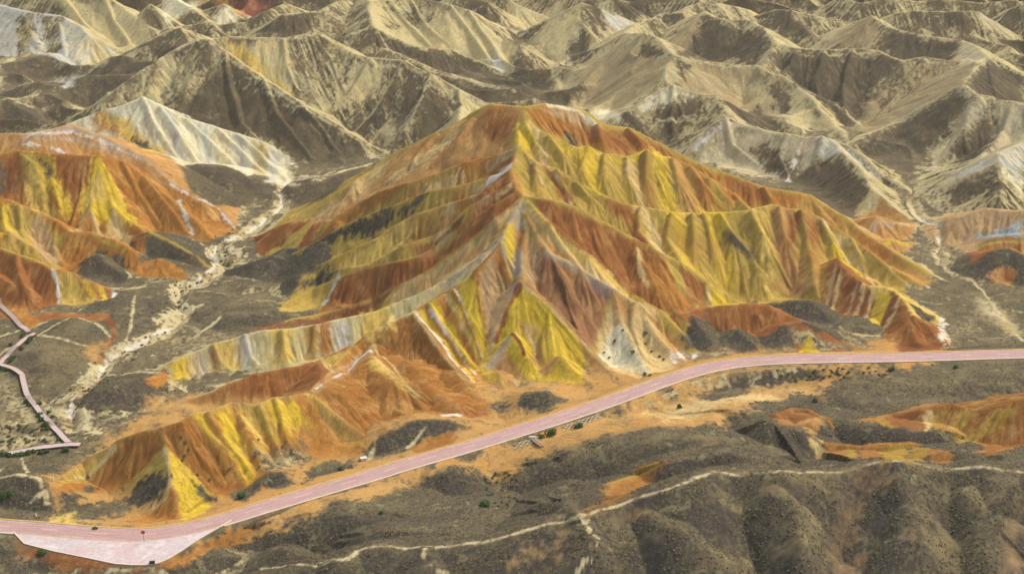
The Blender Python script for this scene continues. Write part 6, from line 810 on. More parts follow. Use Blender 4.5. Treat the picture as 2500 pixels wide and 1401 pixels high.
THINGS = {'walk': [[(-174.98,457.79,1.48),(-174.2,455.32,0.8),(-166.53,446.06,0.25),(-157.64,433.71,1.05)],[(-155.42,432.47,1.27),(-157.58,428.86,1.05),(-158.5,424.31,1.1)],[(-158.5,424.31,1.1),(-158.89,422.6,1.29),(-159.75,418.04,0.78)],[(-159.75,418.04,0.78),(-160.67,415.19,0.47),(-160.49,411.78,0.45)],[(-160.67,412.35,0.47),(-155.43,408.36,1.39),(-150.96,403.81,1.53)],[(-150.96,403.81,1.53),(-149.33,399.82,0.78),(-146.59,393.56,0.4)],[(-146.59,393.56,0.4),(-144.72,390.14,0.81),(-141.85,386.15,0.74)],[(-141.85,386.15,0.74),(-139.75,383.31,0.21)],[(-139.75,383.31,0.21),(-136.93,379.32,0.3),(-133.72,375.33,-0.08)],[(-133.72,375.33,-0.08),(-131.27,372.49,-0.46),(-128.68,369.07,-0.54),(-126.28,366.22,-0.59)],[(-123.29,365.65,-0.46),(-126.12,365.65,-0.53),(-129.2,365.08,-0.49),(-135.58,363.38,-0.46),(-142.52,361.1,-0.76)]],'bush': [((11.15,366.22,2.95),2.1,'large round green bush just below the road'),((18.99,369.64,3.23),1.7,'green bush beside the upper white lattice'),((8.28,364.51,2.9),1.1,'small green bush between the lower lattice and the round bush'),((-126.4,362.24,-0.3),1.5,'round dark green bush at the right end of the lower boardwalk platform'),((-117.73,308.71,1.67),1.5,'green bush on the bank under the lay-by'),((-72.21,336.04,1.08),1.6,'green bush at the foot of a dark mound above the road'),((-106.87,318.96,2.9),0.9,'slim green bush on the upper road verge'),((-132.18,332.62,4.45),1.3,'green bush near the left edge above the road'),((-134.26,332.06,3.92),1.6,'broad green bush at the left edge above the road'),((-6.87,327.5,4.13),1.9,'green thicket on the sandy wash below the road'),((-46.6,348.57,2.05),1.3,'low green bush on the verge above the road'),((49.33,382.74,2.03),1.2,'green bush in the sandy gully below the road'),((89.63,385.01,2.8),1.3,'green bush among scrub right of the sandy gully'),((137.1,404.38,3.95),1.2,'green bush below the far right stretch of road'),((116.35,403.81,3.48),1.3,'pale green bush below the straight right stretch of road'),((-33.41,320.1,7.03),0.9,'bright green bush beside the small red mound')],'hedge': [((-143.37,359.96,-0.51),1.3),((-141.77,359.96,-0.61),1.4),((-139.77,359.96,-0.46),1.2),((-138.34,360.53,-0.48),1.2),((-136.91,361.1,-0.56),1.3),((-135.48,361.67,-0.46),1.1),((-133.47,361.67,-0.49),1.2),((-131.62,362.24,-0.45),1.1),((-159.22,431.24,0.99),1.3),((-155.74,428.86,1.15),1.4),((-155.82,426.01,1.33),1.1),((-156.62,422.6,1.29),1.2),((-161.31,426.01,0.61),1.1),((-157.43,416.33,0.92),1.3),((-157.63,414.06,1.08),1.1),((-157.02,407.79,1.21),1.1),((-158.7,408.93,0.87),0.9),((-138.01,378.75,0.21),1.3),((-135.95,375.9,0.09),1.3),((-139.26,381.6,0.1),1.2),((-134.8,374.76,-0.16),1.1),((-141.33,387.29,0.96),1.1),((-137.23,383.31,0.25),1.0),((-135.17,380.46,0.44),0.9),((-143.71,386.72,0.59),1.2),((-145.23,389.0,0.54),1.0),((-130.32,369.07,-0.62),1.0),((-128.31,366.22,-0.59),1.1)],'cone': [(32.43,421.46,4.4),(30.73,415.76,1.38),(37.95,416.33,3.31),(44.58,420.32,1.13),(42.51,422.6,2.59),(35.31,423.74,7.04),(41.21,406.65,0.25),(42.87,405.51,0.76),(47.89,416.9,0.32),(29.0,416.9,2.62),(42.79,426.01,5.01),(46.64,418.04,0.57)],'fronts': [(-90.12,349.71,11.88),(-88.83,349.14,10.73),(-87.83,348.0,9.06),(-88.65,346.29,7.92),(-89.2,345.15,7.09),(-84.89,342.88,4.16),(-81.81,342.88,2.57),(-105.74,348.0,6.35),(-115.66,345.72,1.66),(-70.72,358.25,5.84),(-71.11,353.12,3.8),(-69.4,349.71,2.38),(-64.51,359.39,2.59),(-63.54,361.1,3.54),(-77.01,346.29,3.74)],'stream': [(-124.39,420.89,0.16),(-133.9,395.83,0.91),(-107.33,483.12,-0.58),(-114.19,436.79,-0.27),(-99.65,488.68,0.41),(-113.82,457.79,0.5),(-119.7,416.33,0.44),(-99.34,502.26,1.94),(-104.65,496.71,0.7),(-122.26,395.83,4.14),(-109.59,476.32,-0.1),(-114.49,468.29,0.14),(-116.48,470.76,-0.26),(-126.4,407.22,0.18),(-114.24,472.0,-0.59),(-125.83,391.28,3.56),(-130.32,396.97,0.94),(-112.7,454.71,0.42),(-111.55,514.62,0.99),(-106.15,502.26,0.98),(-114.73,467.06,0.13),(-110.53,453.47,0.5),(-110.85,475.09,-0.21),(-115.68,462.12,1.13),(-117.61,473.85,0.78),(-116.36,472.62,0.28),(-129.57,394.12,1.29),(-106.51,522.65,0.24),(-106.95,518.94,0.38),(-108.08,434.32,0.32),(-130.81,412.35,1.51),(-101.42,493.0,-0.11),(-114.76,455.32,0.51),(-118.74,449.15,1.68),(-102.86,492.38,-0.42),(-128.74,397.54,0.41),(-109.11,504.12,-0.81),(-105.88,494.85,-0.33),(-112.44,502.26,0.53),(-116.72,435.56,1.03),(-128.73,395.83,0.64),(-119.6,427.72,-0.35),(-129.29,394.69,0.99),(-101.52,493.62,0.16),(-112.99,473.24,-0.44),(-119.01,431.24,0.82),(-126.49,412.92,-0.08),(-105.19,499.79,0.85),(-116.56,463.97,1.28),(-117.05,454.71,1.86),(-131.23,390.71,2.36),(-123.75,422.03,0.24),(-121.96,430.0,1.41),(-105.76,518.32,0.39),(-110.46,502.88,-0.51),(-108.19,507.82,-0.01),(-106.84,497.32,0.66),(-115.85,433.71,0.39),(-119.72,420.32,1.09),(-117.72,472.0,0.48)],'wash': [(95.86,404.38,3.23),(109.96,402.67,3.19),(82.76,402.1,2.37),(85.04,402.67,2.56),(93.35,402.67,2.4),(113.12,399.25,3.35),(95.75,401.53,1.95),(103.52,403.24,3.08),(86.25,402.1,2.2),(100.21,399.82,2.24),(113.94,400.96,3.27),(93.13,401.53,1.86),(81.73,403.81,3.33),(100.66,402.1,2.58),(86.25,402.1,2.2),(111.84,403.24,3.26),(96.3,404.38,3.23),(91.29,400.96,1.58),(94.34,400.96,1.71),(112.2,400.96,3.14),(90.41,400.96,1.58),(98.71,403.24,2.83),(92.16,400.96,1.58),(98.38,403.81,3.05),(98.05,404.38,3.25),(102.97,402.67,2.91),(91.49,402.1,2.12),(110.02,404.94,3.57),(100.13,403.81,3.09),(112.81,399.82,3.23),(90.05,403.81,3.06),(86.93,400.96,1.57),(91.6,402.67,2.4),(97.61,402.1,2.28),(101.74,400.96,2.47),(85.72,401.53,1.87),(92.03,402.67,2.39),(93.12,403.81,2.99),(99.9,402.67,2.68),(94.11,402.1,2.14),(102.0,404.38,3.37),(90.29,402.67,2.46),(111.56,398.11,3.57),(100.8,404.94,3.5),(108.21,402.67,3.07),(-2.83,334.33,2.24),(-2.49,341.17,0.45),(0.19,342.31,0.96),(-4.3,330.35,3.28),(-5.98,343.44,1.08),(-0.58,346.29,1.93),(-0.57,336.04,1.32),(-4.06,344.58,0.6),(-0.94,330.35,2.58),(-6.7,340.6,0.76),(-2.87,340.6,0.65),(-5.24,346.29,1.01),(-2.81,331.49,2.79),(-7.14,344.01,1.62),(-0.56,333.19,2.01),(-1.75,347.43,1.74),(-1.3,328.64,2.97),(0.95,336.04,1.0),(-7.27,329.21,4.02),(-5.87,335.47,2.27),(0.57,336.04,1.08),(-6.75,343.44,1.35),(0.19,344.58,1.69),(-2.5,342.31,0.47),(-6.63,336.04,2.16),(-7.56,345.72,1.92),(-4.48,348.0,1.26),(-7.42,337.75,1.53),(-1.31,330.35,2.64),(-6.71,341.17,0.89),(-5.12,336.61,1.97),(-3.54,328.64,3.39),(-4.48,348.0,1.26),(-1.74,345.72,1.43),(-2.49,340.6,0.56)],'sand': [(-129.72,371.35,-0.45),(-136.28,374.19,-0.06),(-137.93,374.19,0.02),(-133.16,371.92,-0.51),(-146.53,375.33,-0.16),(-140.28,369.64,-0.69),(-143.95,369.64,-0.84),(-136.11,376.47,0.25),(-135.95,375.9,0.09),(-145.71,371.35,-0.78),(-142.61,367.93,-0.82),(-139.0,373.62,-0.21),(-133.37,377.04,0.18),(-134.87,376.47,0.08),(-143.89,366.79,-0.87),(-135.21,374.76,-0.12),(-144.29,366.79,-0.88),(-133.82,368.5,-0.95),(-145.3,371.35,-0.81),(-141.81,374.76,-0.13),(-141.44,370.78,-0.73),(-141.88,373.62,-0.57),(-144.42,368.5,-0.83),(-134.4,369.07,-0.88),(-138.71,368.5,-0.97),(-137.92,371.35,-0.59),(-136.19,369.64,-0.83),(-141.33,375.9,0.2),(-148.42,374.76,-0.18),(-146.27,367.93,-0.68),(-137.66,369.07,-0.83),(-148.53,372.49,-0.48),(-129.97,370.78,-0.49),(-139.9,372.49,-0.5),(-147.54,375.9,0.04),(-145.59,373.62,-0.55),(-139.36,367.93,-1.0),(-145.94,374.76,-0.29),(-143.81,375.9,0.05),(-143.47,374.76,-0.26)],'lattice': [[(0.2,360.53,2.87),(7.89,365.08,2.99),(8.26,363.38,2.82),(0.6,358.82,2.5)],[(14.09,369.64,3.2),(17.85,371.92,3.25),(18.6,370.21,3.17),(14.43,367.36,3.0)],[(18.69,372.49,3.26),(25.51,377.04,3.35),(26.69,375.9,3.07),(19.01,370.21,3.18)]],'sign': (-92.9,313.14,2.92),'bin': (-88.84,304.04,2.92),'posts': [((-123.29,324.08,2.83),'white marker post with a red band on the verge above the road bend'),((-122.18,337.18,5.82),'small white marker post beside the left mound'),((-17.95,344.01,4.52),'small white marker post on the dark mound below the road')],'block': (-41.48,356.54,0.44),'chute': [(5.84,363.38,2.87),(8.56,357.68,3.96)]}
HILL_LABELS = [
 (16, 'hill', 'big striped mountain of yellow, red and orange earth in the centre'),
 (28, 'hill', 'long pale cream and grey spur running left from the striped mountain'),
 (18, 'hill', 'brown triangular spur with orange and white streaks below the central mountain'),
 (27, 'hill', 'small bright yellow pyramids at the foot of the central mountain'),
 (17, 'hill', 'orange and yellow striped front hill beside the road bend'),
 (19, 'hill', 'low brick red ridge behind the front striped hill'),
 (26, 'hill', 'smooth brick red lobe at the left foot of the central mountain'),
 (20, 'hill', 'small red, white and yellow banded hill at the right foot of the mountain'),
 (29, 'hill', 'low red ridge with fine rills above the road curve'),
 (30, 'hill', 'tiny yellow pyramid beside the road on the right'),
 (4, 'hill', 'orange and yellow fluted hills at the left edge above the boardwalk'),
 (3, 'hill', 'red ridge with grey and white bands behind the left fluted hills'),
 (31, 'hill', 'small orange mound with a white crest beside the dry stream'),
 (2, 'hill', 'pale cream hill with bluish streaks behind the left painted hills'),
 (1, 'hill', 'large dark grassed hill with tan ravines behind the dry stream'),
 (5, 'hill', 'pale blue-grey hill in the upper left corner'),
 (6, 'hill', 'tan hills along the top left edge'),
 (7, 'hill', 'broad yellowish hill at the top centre'),
 (8, 'hill', 'dark grassy ridge in front of the yellowish top centre hill'),
 (9, 'hill', 'tan triangular peak at the top right of centre'),
 (10, 'hill', 'wide smooth tan slope behind the right shoulder of the mountain'),
 (11, 'hill', 'grey-topped tan ridge just behind the right flank of the mountain'),
 (12, 'hill', 'long dark hill with a pale crest trail in the upper right'),
 (13, 'hill', 'dark hill with a sharp forked crest near the right edge'),
 (14, 'hill', 'pale greenish ridge at the right edge above the small valley'),
 (15, 'hill', 'distant brown hills in the top right corner'),
 (25, 'hill', 'rounded reddish hill with a bluish streak at the right edge'),
 (40, 'hill', 'small red and tan knob at the right edge of the valley'),
 (32, 'hill', 'low white-banded red mounds right of the mountain foot'),
 (21, 'hill', 'big dark grassed foreground ridge with a trail along its crest'),
 (36, 'hill', 'dark foreground hump with an orange slope behind the crest trail'),
 (37, 'hill', 'dark rounded foreground hill below the road on the right'),
 (38, 'hill', 'long dark foreground hump below the orange hill on the right'),
 (39, 'hill', 'grassed foreground swell beneath the road left of centre'),
 (23, 'hill', 'yellow and orange striped bank between two dark foreground hills'),
 (33, 'hill', 'orange and red hill with yellow bands at the lower right edge'),
 (34, 'hill', 'small brick red knoll below the road on the right'),
]
# ---------- noise ----------
def _hash(ix, iy, seed):
    h = (ix.astype(np.uint32) * np.uint32(374761393)) ^ (iy.astype(np.uint32) * np.uint32(668265263)) ^ np.uint32((seed * 2246822519) & 0xffffffff)
    h = (h ^ (h >> np.uint32(13))) * np.uint32(1274126177)
    h = (h ^ (h >> np.uint32(16))) * np.uint32(2246822519)
    return h ^ (h >> np.uint32(15))
_ANG = np.arange(64) * (2 * np.pi / 64)
_GX = np.cos(_ANG).astype(np.float32)
_GY = np.sin(_ANG).astype(np.float32)
def noise(x, y, seed=0):
    """gradient noise, about -0.7..0.7"""
    x = np.asarray(x, np.float32); y = np.asarray(y, np.float32)
    fx0 = np.floor(x); fy0 = np.floor(y)
    ix = fx0.astype(np.int32); iy = fy0.astype(np.int32)
    fx = x - fx0; fy = y - fy0
    ux = fx * fx * fx * (fx * (fx * 6 - 15) + 10); uy = fy * fy * fy * (fy * (fy * 6 - 15) + 10)
    def g(dx, dy):
        k = _hash(ix + dx, iy + dy, seed) & np.uint32(63)
        return _GX[k] * (fx - dx) + _GY[k] * (fy - dy)
    a = g(0, 0); b = g(1, 0); c = g(0, 1); d = g(1, 1)
    return (a + ux * (b - a)) * (1 - uy) + (c + ux * (d - c)) * uy
def fbm(x, y, seed=0, octv=4, gain=0.5):
    s = 0; a = 1.0
    for o in range(octv):
        s = s + a * noise(x * (2 ** o), y * (2 ** o), seed + o * 17)
        a *= gain
    return s
def sstep(a, b, x):
    t = np.clip((x - a) / (b - a), 0, 1)
    return t * t * (3 - 2 * t)

# ---------- the fan-shaped patch of ground ----------
def depth_of(y):
    return y * 0.9063 + 88.75
# how deeply gullies cut each hill (grass-covered mounds stay smooth)
GULLY = {1: .7, 2: .8, 5: .8, 6: .75, 7: .75, 8: .5, 9: .7, 10: .5, 11: .7, 12: .65, 13: .65, 14: .65, 15: .65, 24: .15, 21: .12, 22: .12, 36: .12, 37: .12, 38: .12, 39: .12, 16: .85, 4: .9, 26: .4, 31: .4, 3: .5, 33: .5, 23: .5, 29: .6, 19: .5}
class Grid:
    def __init__(self, ys, ss):
        self.ys = ys.astype(np.float32); self.ss = ss.astype(np.float32)
        self.ny = len(ys); self.nx = len(ss)
        self.Y = np.repeat(self.ys[:, None], self.nx, 1)
        self.X = self.ss[None, :] * depth_of(self.Y)
    def window(self, x0, x1, y0, y1):
        i0 = np.searchsorted(self.ys, y0); i1 = np.searchsorted(self.ys, y1)
        i0 = max(0, i0 - 1); i1 = min(self.ny, i1 + 1)
        if i1 <= i0: return None
        ya, yb = depth_of(float(self.ys[i0])), depth_of(float(self.ys[i1 - 1]))
        ya = max(ya, 20.0)
        sa = min(x0 / ya, x0 / yb); sb = max(x1 / ya, x1 / yb)
        j0 = max(0, np.searchsorted(self.ss, sa) - 1); j1 = min(self.nx, np.searchsorted(self.ss, sb) + 1)
        if j1 <= j0: return None
        return slice(i0, i1), slice(j0, j1)

def base_height(X, Y):
    b = 1.1 * fbm(X / 55, Y / 40, 3, 3) + 0.9 * fbm(X / 15, Y / 12, 5, 3) + 1.5 * np.clip(0.5 - np.abs(noise(X / 26 + .4 * noise(X / 12, Y / 12, 8), Y / 19, 7)) * 2.2, 0, 1) * sstep(-40, -75, X) * sstep(575, 540, Y) * sstep(360, 385, Y)
    b = b + sstep(575, 640, Y) * 9 * np.clip(0.75 - np.abs(noise(X / 42 + .3 * noise(X / 20, Y / 20, 46), Y / 30, 45)) * 2.6, 0, 1)
    # the ground falls away below the road, towards the viewer
    b = b - 6.0 * sstep(-12, -42, Y - (362 + 0.6 * np.clip(X, -130, 60)))
    # the wild badlands go on around the traced part
    out = np.maximum(sstep(0.385, 0.52, np.abs(X) / depth_of(Y)) * sstep(300, 420, Y), sstep(800, 870, Y))
    wx = X + 18 * noise(X / 60, Y / 60, 41); wy = Y + 18 * noise(X / 60, Y / 60, 42)
    r = 1 - np.abs(noise(wx / 75, wy / 60, 43)) * 2.6
    r2 = 1 - np.abs(noise(wx / 30, wy / 30, 44)) * 2.2
    hill = np.clip(r, 0, 1) * 24 + np.clip(r2, 0, 1) * 7 * np.clip(r + .3, 0, 1)
    return b + out * hill

def terrain(G, ridges, facets, carves, road=None, pads=(), detail=1.0):
    """ridges: list of (group, slopeL, slopeR, round, [(x,y,z)...]).
    Returns height, owner group, along-ridge coordinate t, distance from the crest d."""
    X, Y = G.X, G.Y
    H = np.full(X.shape, -60, np.float32)
    own = np.zeros(X.shape, np.int16); T = np.zeros(X.shape, np.float32); D = np.zeros(X.shape, np.float32)
    wx = X + 1.1 * noise(X / 13, Y / 13, 71) + 0.45 * noise(X / 4.5, Y / 4.5, 72)
    wy = Y + 1.1 * noise(X / 13, Y / 13, 73) + 0.45 * noise(X / 4.5, Y / 4.5, 74)
    for ri, (grp, sl, sr, rnd, pts) in enumerate(ridges):
        acc = 0.0; gu = GULLY.get(grp, 0.75)
        for k in range(len(pts) - 1):
            (ax, ay, az), (bx, by, bz) = pts[k], pts[k + 1]
            L = math.hypot(bx - ax, by - ay)
            if L < 1e-3: continue
            R = (max(az, bz) + 5) / (min(sl, sr) * 0.8) + 3
            w = G.window(min(ax, bx) - R, max(ax, bx) + R, min(ay, by) - R, max(ay, by) + R)
            if w is None:
                acc += L; continue
            px = wx[w] - ax; py = wy[w] - ay
            ex, ey = (bx - ax) / L, (by - ay) / L
            al = px * ex + py * ey
            cr = px * ey - py * ex                     # >0: right of the way of travel
            tc = np.clip(al, 0, L)
            ov = al - tc
            d = np.sqrt(cr * cr + ov * ov)
            s = np.where(cr > 0, sr, sl)
            zz = az + (bz - az) * tc / L
            t = acc + tc + ri * 517.0 + np.where(cr > 0, 1.0, -1.0) * 3.3
            ang = np.arctan2(ov, np.abs(cr) + 1e-4)
            t = t + ang * 5.0
            # gullies run straight down from the crest and deepen on the way
            n1 = noise(t / 7.5, d / 40 + ri, 11); n2 = noise(t / 2.9, d / 22 + ri, 12)
            sm = s * (1 + gu * (0.15 * np.abs(n1) + 0.04 * n2))
            dd = np.sqrt(d * d + rnd * rnd) - rnd
            h = zz - sm * dd
            n3 = noise(t / 1.35 + 0.25 * n2, d / 13 + ri, 13)
            cutv = 0.95 * np.maximum(0, .30 - np.abs(n2)) / .30 + 0.45 * np.maximum(0, .28 - np.abs(n3)) / .28
            h = h - gu * (cutv * np.minimum(dd / 5, 1.2) + 0.30 * np.abs(n1) * np.minimum(dd / 6, 1.3))
            Hw = H[w]; m = h > Hw
            Hw[m] = h[m]
            own[w][m] = grp; T[w][m] = t[m]; D[w][m] = d[m]
            acc += L
    for grp, rough, A, B, C in facets:
        A, B, C = np.array(A), np.array(B), np.array(C)
        xs = [A[0], B[0], C[0]]; yy = [A[1], B[1], C[1]]
        w = G.window(min(xs) - 1, max(xs) + 1, min(yy) - 1, max(yy) + 1)
        if w is None: continue
        x, y = wx[w], wy[w]
        den = (B[1] - C[1]) * (A[0] - C[0]) + (C[0] - B[0]) * (A[1] - C[1])
        l1 = ((B[1] - C[1]) * (x - C[0]) + (C[0] - B[0]) * (y - C[1])) / den
        l2 = ((C[1] - A[1]) * (x - C[0]) + (A[0] - C[0]) * (y - C[1])) / den
        l3 = 1 - l1 - l2
        ins = (l1 > 0) & (l2 > 0) & (l3 > 0)
        h = l1 * A[2] + l2 * B[2] + l3 * C[2]
        t = (l3 / np.maximum(1 - l1, .02)) * math.hypot(*(C - B)[:2]) + 77.7 * grp
        d = (1 - l1) * 25
        h = h - rough * np.minimum(d / 8, 1) * (1.1 * np.maximum(0, .3 - np.abs(noise(t / 4.0, d / 30, 21))) / .3 + .6 * np.maximum(0, .28 - np.abs(noise(t / 1.5, d / 14, 22))) / .28)
        Hw = H[w]; m = ins & (h > Hw)
        Hw[m] = h[m]; own[w][m] = grp; T[w][m] = t[m]; D[w][m] = d[m]
    B0 = base_height(X, Y)
    k = 2.6
    hh = np.clip(0.5 + 0.5 * (H - B0) / k, 0, 1)
    Z = B0 * (1 - hh) + H * hh + k * hh * (1 - hh)
    own[H < B0 + 0.2] = 0
    G._cut = np.zeros_like(Z)
    for dep, wid, pts in carves:
        for k2 in range(len(pts) - 1):
            (ax, ay), (bx, by) = pts[k2], pts[k2 + 1]
            d, w = seg_dist(G, ax, ay, bx, by, wid * 1.6, wx, wy)
            if w is None: continue
            G._cut[w] = np.maximum(G._cut[w], dep * np.clip(1 - d / wid, 0, 1) ** 1.3)
    if carves:
        Z -= G._cut
    Z += detail * (0.16 * fbm(X / 3.1, Y / 3.1, 31, 2) + 0.05 * noise(X / 0.9, Y / 0.9, 35))
    if road is not None:
        rd, rz = line_field(G, road[0], road[1], 40.0)
        f = sstep(road[2] + 9, road[2] + 0.6, rd)
        cutf = np.where(Z > rz, sstep(road[2] + 5.0, road[2] + 1.0, rd), f)
        Z = Z * (1 - cutf) + (rz - 0.10) * cutf
        for P, pz in pads:
            xs = [q[0] for q in P]; yy = [q[1] for q in P]
            w = G.window(min(xs) - 9, max(xs) + 9, min(yy) - 9, max(yy) + 9)
            sd = poly_sd(X[w], Y[w], P)
            k3 = sstep(-6.5, -0.5, sd)
            Z[w] = Z[w] * (1 - k3) + (pz - 0.14) * k3
        G.road_d = rd
    return Z, own, T, D

def seg_dist(G, ax, ay, bx, by, R, wx, wy):
    w = G.window(min(ax, bx) - R, max(ax, bx) + R, min(ay, by) - R, max(ay, by) + R)
    if w is None: return None, None
    px = wx[w] - ax; py = wy[w] - ay
    L2 = (bx - ax) ** 2 + (by - ay) ** 2 + 1e-9
    t = np.clip((px * (bx - ax) + py * (by - ay)) / L2, 0, 1)
    return np.sqrt((px - t * (bx - ax)) ** 2 + (py - t * (by - ay)) ** 2), w

def line_field(G, pts, zs, R, warp=None):
    """distance to a polyline and the line's height there"""
    X, Y = (G.X, G.Y) if warp is None else warp
    d0 = np.full(X.shape, 1e4, np.float32); z0 = np.zeros(X.shape, np.float32)
    for k in range(len(pts) - 1):
        (ax, ay), (bx, by) = pts[k][:2], pts[k + 1][:2]
        w = G.window(min(ax, bx) - R, max(ax, bx) + R, min(ay, by) - R, max(ay, by) + R)
        if w is None: continue
        px = X[w] - ax; py = Y[w] - ay
        L2 = (bx - ax) ** 2 + (by - ay) ** 2 + 1e-9
        t = np.clip((px * (bx - ax) + py * (by - ay)) / L2, 0, 1)
        d = np.sqrt((px - t * (bx - ax)) ** 2 + (py - t * (by - ay)) ** 2)
        m = d < d0[w]
        d0[w][m] = d[m]
        if zs is not None: z0[w][m] = (zs[k] + (zs[k + 1] - zs[k]) * t)[m]
    return d0, z0

def poly_sd(x, y, P):
    """signed distance to a polygon, > 0 inside"""
    n = len(P); ins = np.zeros(x.shape, bool); dm = np.full(x.shape, 1e9, np.float32)
    for i in range(n):
        ax, ay = P[i]; bx, by = P[(i + 1) % n]
        px = x - ax; py = y - ay
        L2 = (bx - ax) ** 2 + (by - ay) ** 2 + 1e-9
        t = np.clip((px * (bx - ax) + py * (by - ay)) / L2, 0, 1)
        dm = np.minimum(dm, (px - t * (bx - ax)) ** 2 + (py - t * (by - ay)) ** 2)
        if ay != by:
            c = ((ay > y) != (by > y)) & (x < (bx - ax) * (y - ay) / (by - ay) + ax)
            ins ^= c
    dm = np.sqrt(dm)
    return np.where(ins, dm, -dm)
# ---------- earth colours ----------
PAL = dict(Y=(204,172,46), Y2=(206,174,84), YO=(176,148,66), YD=(172,130,60), OB=(168,114,48), OT=(182,136,76), OS=(182,142,80),
  BR=(140,80,36), BRC=(158,112,72), BRC2=(152,102,44), BRT=(174,155,110), R=(148,94,46), DR=(126,78,42), DR2=(150,90,72), T=(200,172,112),
  P=(216,206,164), P2=(212,203,164), GB=(192,188,166), GRY=(172,154,126), W=(218,206,184), W2=(200,192,176), PT=(180,146,100), PT2=(122,100,72),
  PU=(150,124,112), V=(85,76,61), P3=(194,178,122), FO=(152,104,46), FR=(136,88,44), FY=(160,128,50), VB=(90,80,61), VD=(72,65,57), VO=(113,101,72), VL=(112,104,64), TB=(190,175,124), TB2=(182,170,132), S=(198,182,134), BG2=(190,186,164), BL=(152,162,154))
ALB = 1.0; SAT = 0.98
def lin(c):
    c = np.array(c, np.float32) / 255.0
    c = np.where(c <= 0.04045, c / 12.92, ((c + 0.055) / 1.055) ** 2.4) * ALB
    g = float((c * (.3, .55, .15)).sum())
    return np.maximum(g + (c - g) * SAT, 0.004)
PAL = {k: lin(v).astype(np.float32) for k, v in PAL.items()}

